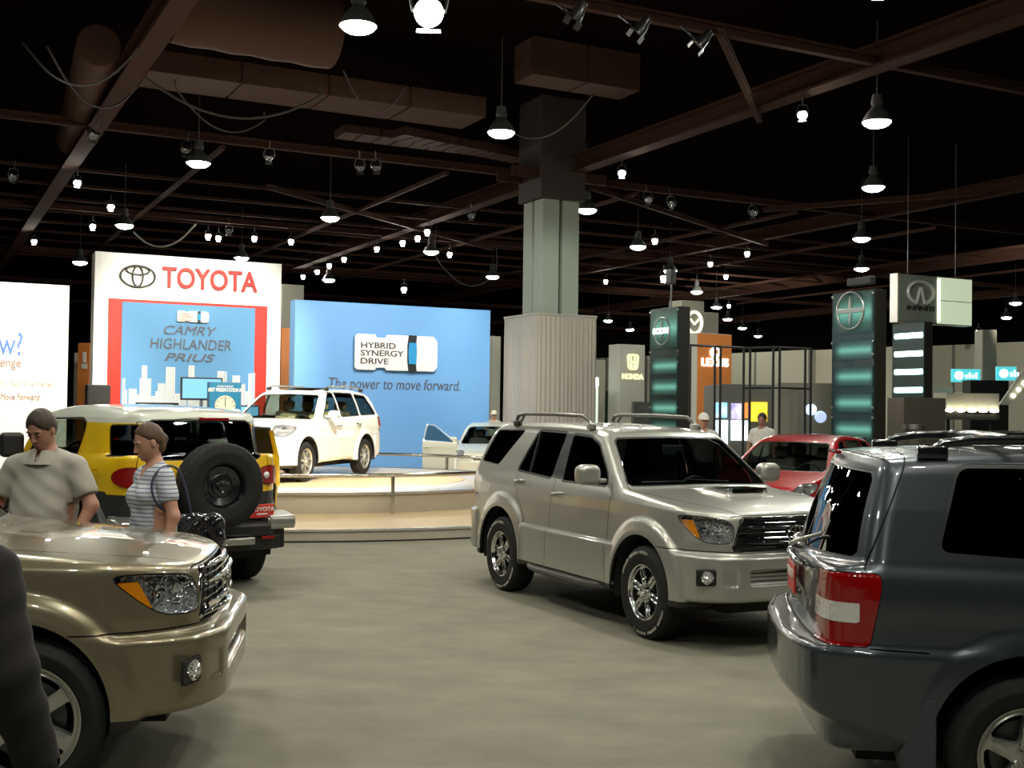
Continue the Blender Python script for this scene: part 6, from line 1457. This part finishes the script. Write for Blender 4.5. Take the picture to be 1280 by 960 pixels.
# pale pillars and the orange tower
o, w, z = tower(775, 806, 430, 50, A27, .9, 'pale_emblem_pillar', 'pale grey pillar with a glowing square emblem beside the dark tower', 'pillar', M_PILL, M_PILL)
M_GOLDG = mat('emblem_warm_glow', (.8,.75,.5), emit=(1.,.88,.50), es=.75)
hb_ = bobj('h_emblem', tube(rpoly([(-.26,.30),(.26,.30),(.22,-.30),(-.22,-.30)], .08), .02, 6, closed=True) if False else tube([(a, 0, b) for a, b in rpoly([(-.26,.30),(.26,.30),(.20,-.30),(-.20,-.30)], .12)], .05, 6, closed=True), M_GOLDG, o, (w/2,-.06,z-.75), smooth=True)
for s in (1,-1): bobj('h_stroke', tube([(s*.10,0,.24),(s*.07,0,-.24)], .035, 6), M_GOLDG, o, (w/2,-.06,z-.75))
bobj('h_crossbar', tube([(-.08,0,0),(.08,0,0)], .035, 6), M_GOLDG, o, (w/2,-.06,z-.75)); text('pillar_lettering', 'HONDA', .30, M_GOLDG, o, (w/2,-.04,z-1.38), extrude=.01, offset=.02, sx=.95)
o, w, z = tower(852, 880, 375, 48, A27, .9, 'oval_emblem_pillar', 'grey pillar with a pale oval emblem behind the dark tower', 'pillar', M_PIL, M_PIL)
n = 30; bobj('oval_emblem', tube([(.36*math.cos(2*PI*i/n), 0, .44*math.sin(2*PI*i/n)) for i in range(n)], .07, 6, closed=True), mat('emblem_soft_glow', (.7,.7,.6), emit=(.9,.85,.7), es=.8), o, (w*.55,-.05,z-.9), smooth=True)
bobj('emblem_wing', tube([(-.22,0,.1),(0,0,-.12),(.22,0,.1)], .05, 6), MATS['emblem_soft_glow'], o, (w*.55,-.06,z-.85)); text('pillar_lettering', 'MAZDA', .26, M_TXT, o, (w*.55,-.04,z-1.75), extrude=.01, offset=.01)
tower(880, 898, 390, 52, A27, .9, 'grey_pillar', 'plain grey pillar right of the oval-emblem pillar', 'pillar', M_PIL, M_PIL)
o, w, z = tower(871.5, 914.5, 416, 42, A27, 1.0, 'orange_tower', 'orange tower with white illuminated emblem and lettering', 'display tower', M_OR, M_PILL)
text('tower_lettering', 'LEXUS', .40, mat('letter_white_lit', (.9,.9,.85), emit=(1.,.95,.85), es=1.6), o, (w*.5,-.05,z-1.05), extrude=.02, offset=.012, sx=1.05)
n = 30; bobj('oval_emblem', tube([(.20*math.cos(2*PI*i/n), 0, .16*math.sin(2*PI*i/n)) for i in range(n)], .035, 6, closed=True), MATS['letter_white_lit'], o, (w*.5,-.05,z-.68), smooth=True); bobj('emblem_stroke', tube([(-.06,0,.12),(-.08,0,-.08),(.14,0,-.07)], .03, 6), MATS['letter_white_lit'], o, (w*.5,-.05,z-.68))
# booth of thin black posts, grey box room with lit posters
fr_ = empty('booth_frame', at_d(893, 520, 31), 0, 'tall open frame of thin black posts in front of the lit posters', 'frame'); fr_.location.z = 0; ox = fr_.location.x; M_POST = mat('post_black', (.015,.015,.015), rough=.5)
posts = [(862,30.5),(893,31),(900,31),(929,31.5),(937,31.5),(966,31),(974,31),(1006,31.5),(1013,31.5)]
zc_ = 3.62; pt = []
for px, d in posts:
    q = at_d(px, 520, d); x, y = q.x-ox, q.y-31; pt.append((x, y)); bobj('post', box(x-.03,x+.03,y-.03,y+.03,0,zc_), M_POST, fr_)
bobj('top_rail', tube([(x, y, zc_) for x, y in pt], .035, 6), M_POST, fr_); bobj('mid_rail', tube([(x, y, 2.55) for x, y in pt[3:]], .03, 6), M_POST, fr_)
o, w, z = tower(900, 966, 480, 36, 0, 3.0, 'grey_booth', 'low grey booth room with lit coloured posters on its front', 'booth', None, mat('booth_grey', (.16,.16,.14), rough=.7))
def pst(name, px0, px1, yt, yb, col, es, noise2):
    s = FPX/36; x0, x1 = (px0-900)/s, (px1-900)/s; z1, z0 = CAMH+(515-yt)/s, CAMH+(515-yb)/s
    m = mat(name, col, rough=.4, emit=col, es=es); nt = m.node_tree; b = nt.nodes['Principled BSDF']; tc = nt.nodes.new('ShaderNodeTexCoord'); nz = nt.nodes.new('ShaderNodeTexNoise'); nz.inputs['Scale'].default_value = 4.5; r = nt.nodes.new('ShaderNodeValToRGB')
    r.color_ramp.elements[0].position = .38; r.color_ramp.elements[0].color = (*col,1); r.color_ramp.elements[1].position = .62; r.color_ramp.elements[1].color = (*noise2,1); nt.links.new(tc.outputs['Object'], nz.inputs['Vector']); nt.links.new(nz.outputs['Fac'], r.inputs[0]); nt.links.new(r.outputs[0], b.inputs['Emission Color'])
    bobj('lit_poster', box(x0,x1,-.05,-.01,z0,z1), m, o)
pst('poster_blue', 893, 909, 503, 522, (.15,.45,.85), 1.1, (.6,.9,1.)); pst('poster_white', 893, 910, 525, 556, (.75,.9,1.), 1.8, (.3,.5,.6)); pst('poster_violet', 914, 927, 504, 524, (.35,.3,.6), .9, (.9,.9,1.)); pst('poster_orange', 928, 935, 503, 522, (.9,.30,.04), 1.0, (.8,.15,.1)); pst('poster_white_b', 914, 935, 525, 550, (.9,1.,1.), 1.7, (.35,.45,.4)); pst('poster_yellow', 938, 959, 502, 526, (1.,.72,.05), 1.2, (.9,.5,.02))
o, w, z = tower(976, 1040, 478, 33, 0, 1.0, 'beige_booth_wall', 'low beige booth wall between the posters and the tall dark tower', 'booth wall', None, mat('booth_beige', (.30,.29,.23), rough=.7))
bobj('blue_lamp_panel', lathe([(.001,-.05),(.12,-.05),(.16,0)], 20, 'y', M=Matrix.Translation((.85,0,2.0))), mat('blue_white_glow', (.5,.7,1.), emit=(.45,.65,1.), es=2.5), o)
bobj('blue_lamp_panel', lathe([(.001,-.05),(.12,-.05),(.17,0)], 20, 'y', M=Matrix.Translation((1.12,0,1.80))), mat('soft_blue_glow', (.4,.5,.7), emit=(.30,.38,.6), es=1.2), o)
tower(742, 757, 450, 55, 0, .9, 'grey_panel_post', 'grey folding panel edge right of the pleated curtain', 'post', M_PIL, M_PIL)
o, w, z = tower(738, 748, 480, 50, 0, .5, 'lit_lantern', 'small pale lit box right of the pleated curtain', 'lantern', mat('lantern_glow', (.7,.8,.7), emit=(.55,.65,.5), es=.8), M_PILL)
bobj('lamp_head', box(.0,w,-.1,.1,z-.1,z+.28, bevel=.05), mat('lantern_bright', (.8,.9,.8), emit=(.9,1.,.9), es=5.), o)
tower(758, 775, 489, 60, 0, .6, 'dark_doorway_booth', 'dark green doorway beside the pale emblem pillar', 'booth', mat('door_green', (.01,.03,.012), rough=.6), M_HALLDARK)
tower(793, 815, 502, 42, 0, 1., 'dark_booth_block', 'dark stepped block left of the dark tower with lettered emblem', 'booth', None, mat('block_dark', (.05,.05,.045), rough=.7))
# far right: stalls, teal signs, lit counter
o, w, z = tower(1130, 1182, 497, 34, 0, 1.5, 'brown_booth', 'low brown booth block right of the light-tube tower', 'booth', None, mat('booth_brown', (.085,.07,.05), rough=.7))
for px0, px1, yt, yb, wd in ((1191,1226,461,477.5,''),(1247,1271,458,475.5,'')):
    Pq = Plane(px0, 46, 0.); q = Pq.root('teal_sign', 'teal glowing sign at the far right, '+('wider left one' if px0 < 1200 else 'narrower right one'), 'sign'); u = Pq.uv(px1, 468)[0]; z1, z0 = Pq.uv(px0, yt)[1], Pq.uv(px0, yb)[1]
    bobj('sign_box', box(0,u,0,.2,z0,z1, bevel=.02), mat('teal_glow', (.05,.4,.45), emit=(.10,.62,.66), es=.75), q); bobj('disc_mark', lathe([(.001,-.03),(.17,-.03),(.17,0)], 20, 'y', M=Matrix.Translation((.25,0,(z0+z1)/2))), mat('white_glow', (.9,.9,.9), emit=(.9,1.,1.), es=1.4), q)
    for i in range(4 if px0 < 1200 else 3): bobj('sign_stroke', box(.50+.13*i,.58+.13*i,-.03,0,z0+.15,z1-(.14 if i % 2 else .22), bevel=.01), MATS['white_glow'], q)
o, w, z = tower(1183, 1249, 491, 40, 0, 1.2, 'lit_counter', 'cream counter canopy with a row of bright lamps at the far right', 'counter', mat('counter_cream', (.5,.48,.38), rough=.5), mat('counter_cream2', (.45,.43,.33), rough=.5), z0=2.05)
for i in range(5): bobj('counter_lamp', lathe([(.001,2.0),(.13,2.02),(.15,2.09)], 14, 'z', M=Matrix.Translation((w*(.05+.21*i),-.08,0))), mat('counter_lamp_glow', (.9,.9,.8), emit=(1.,.95,.75), es=6.), o, smooth=True)
for i in (0,1): bobj('counter_leg', box(.1+i*(w-.3),.2+i*(w-.3),.2,.3,0,2.05), M_POST, o)
bobj('counter_front', box(0,w,.4,.6,0,1.05), M_PILL, o); bobj('dark_shelf', box(0,w,-.05,.6,1.75,1.95), M_TSIDE, o)
tower(1213, 1261, 475, 44, 0, .8, 'black_sign_box', 'black box above the cream counter canopy at the far right', 'sign', None, M_BLK)
o = empty('sloping_banner', at_d(1249, 506, 38), 0, 'cream sloping banner with lamps at the right edge', 'banner'); bobj('banner_panel', prism([(0,0),(.35,0),(1.4,1.3),(1.4,1.75),(1.1,1.6)], 0, .1, 'xz'), M_PILL, o)
for i in range(5): bobj('banner_lamp', lathe([(.001,-.06),(.05,-.04),(.06,0)], 10, 'y', M=Matrix.Translation((.45+.17*i,-.02,.30+.2*i))), MATS['counter_lamp_glow'], o)
bobj('banner_stand', box(1.3,1.36,.02,.08,-o.location.z+.002,1.3), M_POST, o)
tower(1228, 1246, 412, 48, 0, .8, 'grey_pier', 'grey pier behind the teal signs at the far right', 'pier', M_PIL, M_PIL)
tower(1165, 1191, 484, 47, 0, .5, 'pale_kiosk', 'small pale kiosk with a blue stripe left of the cream counter', 'kiosk', M_PILL, M_PILL)
for px, d, hgt, lab in ((1068,28,1.35,'small white-topped stand right of the dark tower foot'),(1143,30,1.65,'brown drum-shaped stand in front of the brown booth')):
    q = at_d(px, 530, d); o = empty('display_stand', (q.x, q.y, 0), 0, lab, 'stand'); bobj('drum', lathe([(.001,0),(.25,0),(.25,hgt),(.001,hgt)], 24), M_PILL if px < 1100 else mat('drum_brown', (.12,.10,.08), rough=.5), o, angle=40); bobj('drum_rim', lathe([(.25,hgt-.12),(.27,hgt-.12),(.27,hgt),(.25,hgt)], 24), M_SATIN, o)
# ------------------------------------------------------------------ cars
def car(name, x, y, z, a, label): return empty(name, (x, y, z), a, label, 'car')
def axle(x0, y0, a, d): return x0+d*math.cos(a), y0+d*math.sin(a)
if DEV != 'env':
    silver = paint('silver_paint', (.40,.40,.355), metal=.55, rough=.34); gold = paint('gold_paint', (.235,.205,.125), metal=.6, rough=.32); blue = paint('blue_grey_paint', (.048,.058,.068), metal=.5, rough=.32)
    yellow = paint('yellow_paint', (.80,.50,.004), metal=0., rough=.4); white = paint('white_paint', (.82,.82,.78), metal=0., rough=.4); wroof = paint('white_roof_paint', (.60,.62,.52), metal=0., rough=.35); red = paint('red_paint', (.36,.003,.004), metal=0., rough=.35); blackp = paint('black_paint', (.01,.01,.012), metal=.2, rough=.3)
    build_suv(car('sport_utility_car', 1.9438, 10.2706, 0, -1.1223, 'silver sport utility car with hood scoop, roof rails and side steps'), silver)
    build_suv(car('sport_utility_car', -2.409, 6.501, 0, .1316, 'gold-brown sport utility car with six-spoke wheel at the lower left'), gold, sport=False, scoop=False, rim='six', rim_mat=M_RIM, rr=.272)
    x, y = axle(2.455, 6.183, -.13, 2.715); highlander_old(car('sport_utility_car', x, y, 0, -.13, 'dark blue-grey sport utility car seen from its rear corner at the right'), blue)
    build_retro(car('off_road_car', -3.5785, 12.5226, 0, 2.2441, 'yellow off-road car with white roof and spare wheel on the tailgate'), yellow, wroof)
    wc = car('sport_utility_car', -4.65, 22.1, .502, math.radians(-105.5), 'white sport utility car standing on the round stage'); highlander_new(wc, white)
    rc = car('hatchback_car', 4.12, 18.6, 0, math.radians(-122), 'red hatchback car behind the silver one'); hatch(rc, red)
    pc = car('hatchback_car', -.57, 30.6, 0, math.radians(-92), 'white hatchback car with its front door open and a person inside'); hatch(pc, paint('white_paint_hatch', (.66,.64,.50), metal=0., rough=.4), open_door=1.12)
    bc = copy_tree(rc); bc.location = (7.9, 12.0, 0); bc.rotation_euler = (0,0,.15); bc['label'] = 'black car almost hidden behind the roof of the blue-grey one'
    for o in [bc]+list(bc.children_recursive):
        for sl in getattr(o, 'material_slots', []):
            if sl.material == red: sl.link = 'OBJECT'; sl.material = blackp
    bc.scale = (1.1,1.1,1.15)
# ------------------------------------------------------------------ people
if DEV != 'env' and DEV != 'cars':
    def stripes():
        m = bpy.data.materials.new('striped_cotton'); m.use_nodes = True; nt = m.node_tree; b = nt.nodes['Principled BSDF']; b.inputs['Roughness'].default_value = .9
        tc = nt.nodes.new('ShaderNodeTexCoord'); se = nt.nodes.new('ShaderNodeSeparateXYZ'); nt.links.new(tc.outputs['Object'], se.inputs[0]); mu = nt.nodes.new('ShaderNodeMath'); mu.operation = 'MULTIPLY'; mu.inputs[1].default_value = 36; nt.links.new(se.outputs['Z'], mu.inputs[0])
        fr = nt.nodes.new('ShaderNodeMath'); fr.operation = 'FRACT'; nt.links.new(mu.outputs[0], fr.inputs[0]); r = nt.nodes.new('ShaderNodeValToRGB'); r.color_ramp.interpolation = 'CONSTANT'; r.color_ramp.elements[0].color = (.60,.62,.64,1); r.color_ramp.elements[1].position = .72; r.color_ramp.elements[1].color = (.16,.20,.33,1)
        nt.links.new(fr.outputs[0], r.inputs[0]); nt.links.new(r.outputs[0], b.inputs['Base Color']); return m
    person((-3.14,7.98,0), -PI/2-.15, 'man in a grey-beige polo shirt looking down behind the gold car', H=1.83, w=1.12, belly=.06, head=(.42,-.10), collar=True, sleeve=.62,
           shirt=(.40,.38,.32), skin=(.42,.20,.13), hair=(.045,.028,.018), arms={1: ((.02,.33,1.16),(.14,.27,.94)), -1: ((.02,-.33,1.16),(.14,-.27,.94))}, trousers=(.10,.09,.07), h=.009)
    wm = person((-2.45,8.12,0), PI+.75, 'woman in a striped white and blue T-shirt looking down beside the spare wheel', H=1.74, w=.98, head=(.30,-.15), hairstyle='tied', sleeve=.50, vneck=True, female=True,
           shirt_mat=stripes(), shirt=(.6,.6,.6), skin=(.50,.26,.17), hair=(.085,.045,.022), arms={1: ((-.03,.235,1.15),(.05,.25,.90)), -1: ((.0,-.22,1.15),(.07,-.20,.90))}, trousers=(.16,.22,.34), h=.009)
    # her shoulder bag and strap
    bg = empty('shoulder_bag', (-2.16,8.26,0), 0, 'black glossy shoulder bag hanging behind the woman in stripes', 'bag')
    f = lambda x, y, z: smin(rbx(x, y, z, (0,0,1.02), (.16,.07,.12), .06), ell(x, y, z, (0,0,.98), (.17,.09,.12)), .03)+.006*np.sin(x*50)*np.sin(z*45+y*30)
    bgb = nobj('bag_body', mesh_sdf(f, (-.25,-.15,.8), (.25,.15,1.2), .012), mat('bag_black', (.01,.01,.012), rough=.15, coat=.6), bg)
    bobj('strap', tube(cr([(-.06,-.02,1.12),(-.085,-.07,1.30),(-.12,-.16,1.45),(-.185,-.235,1.478),(-.235,-.31,1.42),(-.245,-.335,1.33),(-.20,-.33,1.22),(-.10,-.22,1.12)], 5), .008, 6), mat('strap_navy', (.03,.035,.08), rough=.6), bg, smooth=True)
    person((5.10,24.0,0), PI+.9, 'dark-haired man in a white shirt beyond the red car', H=1.86, skin=(.33,.17,.11), hair=(.01,.008,.006), shirt=(.62,.62,.56), sleeve=.6, h=.016, head=(.05,.2))
    person((3.45,21.2,0), -PI/2, 'person in a white cap beyond the roof of the silver car', H=1.84, hat=(.70,.68,.60), shirt=(.5,.5,.45), h=.017)
    person((-.93,32.15,-.34), math.radians(-92), 'dark-haired person sitting inside the white hatchback', H=1.62, seated=True, shirt=(.05,.05,.05), h=.016, skin=(.30,.15,.10), hair=(.01,.008,.006), hat=None)
    person((-.52,34.75,0), -PI/2, 'person in a cream hat behind the white hatchback', H=1.82, hat=(.60,.52,.38), shirt=(.4,.38,.3), h=.018)
    person((-1.675,3.32,0), PI*.5, 'dark-clothed person cut off by the left edge in front of the gold car', H=1.76, w=1.12, shirt=(.012,.009,.009), sleeve=1., jacket=True, hair=(.01,.008,.006), trousers=(.012,.012,.014), h=.016,
           arms={1: ((-.02,.30,1.14),(.05,.28,.90)), -1: ((-.06,-.30,1.14),(.0,-.36,.90))})

# ------------------------------------------------------------------ working light of the stage spots, plus added beams on column, towers and partition
KS = 1.
def lamps():
    P = lambda i: SP[i][1]
    c = stage_c+Vector((-.3,-.6,.6))
    spotlamp('stage_beam', P(0), c, 6000*KS, 34); spotlamp('stage_beam', P(14), c, 1500*KS, 60); 
    spotlamp('stage_beam', (-1.5,14.5,7.6), c+Vector((.5,-.5,0)), 9000*KS, 38); spotlamp('stage_beam', (-9.0,15.5,7.6), c, 5200*KS, 40)
    sc = S.P+S.D*(-2.3)+Vector((0,0,3.4)); spotlamp('sign_beam', sc+S.N*9+Vector((-1,0,4.4)), sc, 2500*KS, 44, (1,.93,.80)); spotlamp('sign_beam', sc+S.N*8+S.D*3+Vector((0,0,4.4)), sc+Vector((0,0,-.6)), 1200*KS, 44, (1,.93,.80))
    bc_ = Bp.P+Bp.D*(-3)+Vector((0,0,2.6)); spotlamp('wall_beam', bc_+Bp.N*7+Vector((0,0,5)), bc_, 1300*KS, 60, (.95,.97,1.)); spotlamp('wall_beam', bc_+Bp.N*9+Bp.D*-3+Vector((0,0,4.5)), bc_+Vector((0,0,-.8)), 1000*KS, 60, (.95,.97,1.))
    wc_ = Wp.P+Wp.D*(-1.2)+Vector((0,0,2.4)); spotlamp('wall_beam', wc_+Wp.N*6.5+Vector((.5,0,5.2)), wc_, 3400*KS, 52, (1,.93,.80))
    spotlamp('column_beam', colc+Vector((-1,-9,7.5)), colc+Vector((0,0,3.5)), 1000*KS, 50, (.9,1,.9)); o2 = at_d(893, 470, 42); spotlamp('tower_beam', o2+Vector((-1,-7,3.5)), o2, 260, 50, (1,.9,.75))  # beams added to brighten the column, curtain and towers, no fixtures modelled
    pt = at_z(1040, 430, 5.0); spotlamp('partition_beam', (10,58,7.6), (14,72,2.5), 3500, 100, (1,.97,.85)); spotlamp('partition_beam', (20,46,7.6), (28,58,2.5), 2500, 100, (1,.97,.85))  # added beams that brighten the partition wall, no fixtures modelled
lamps()
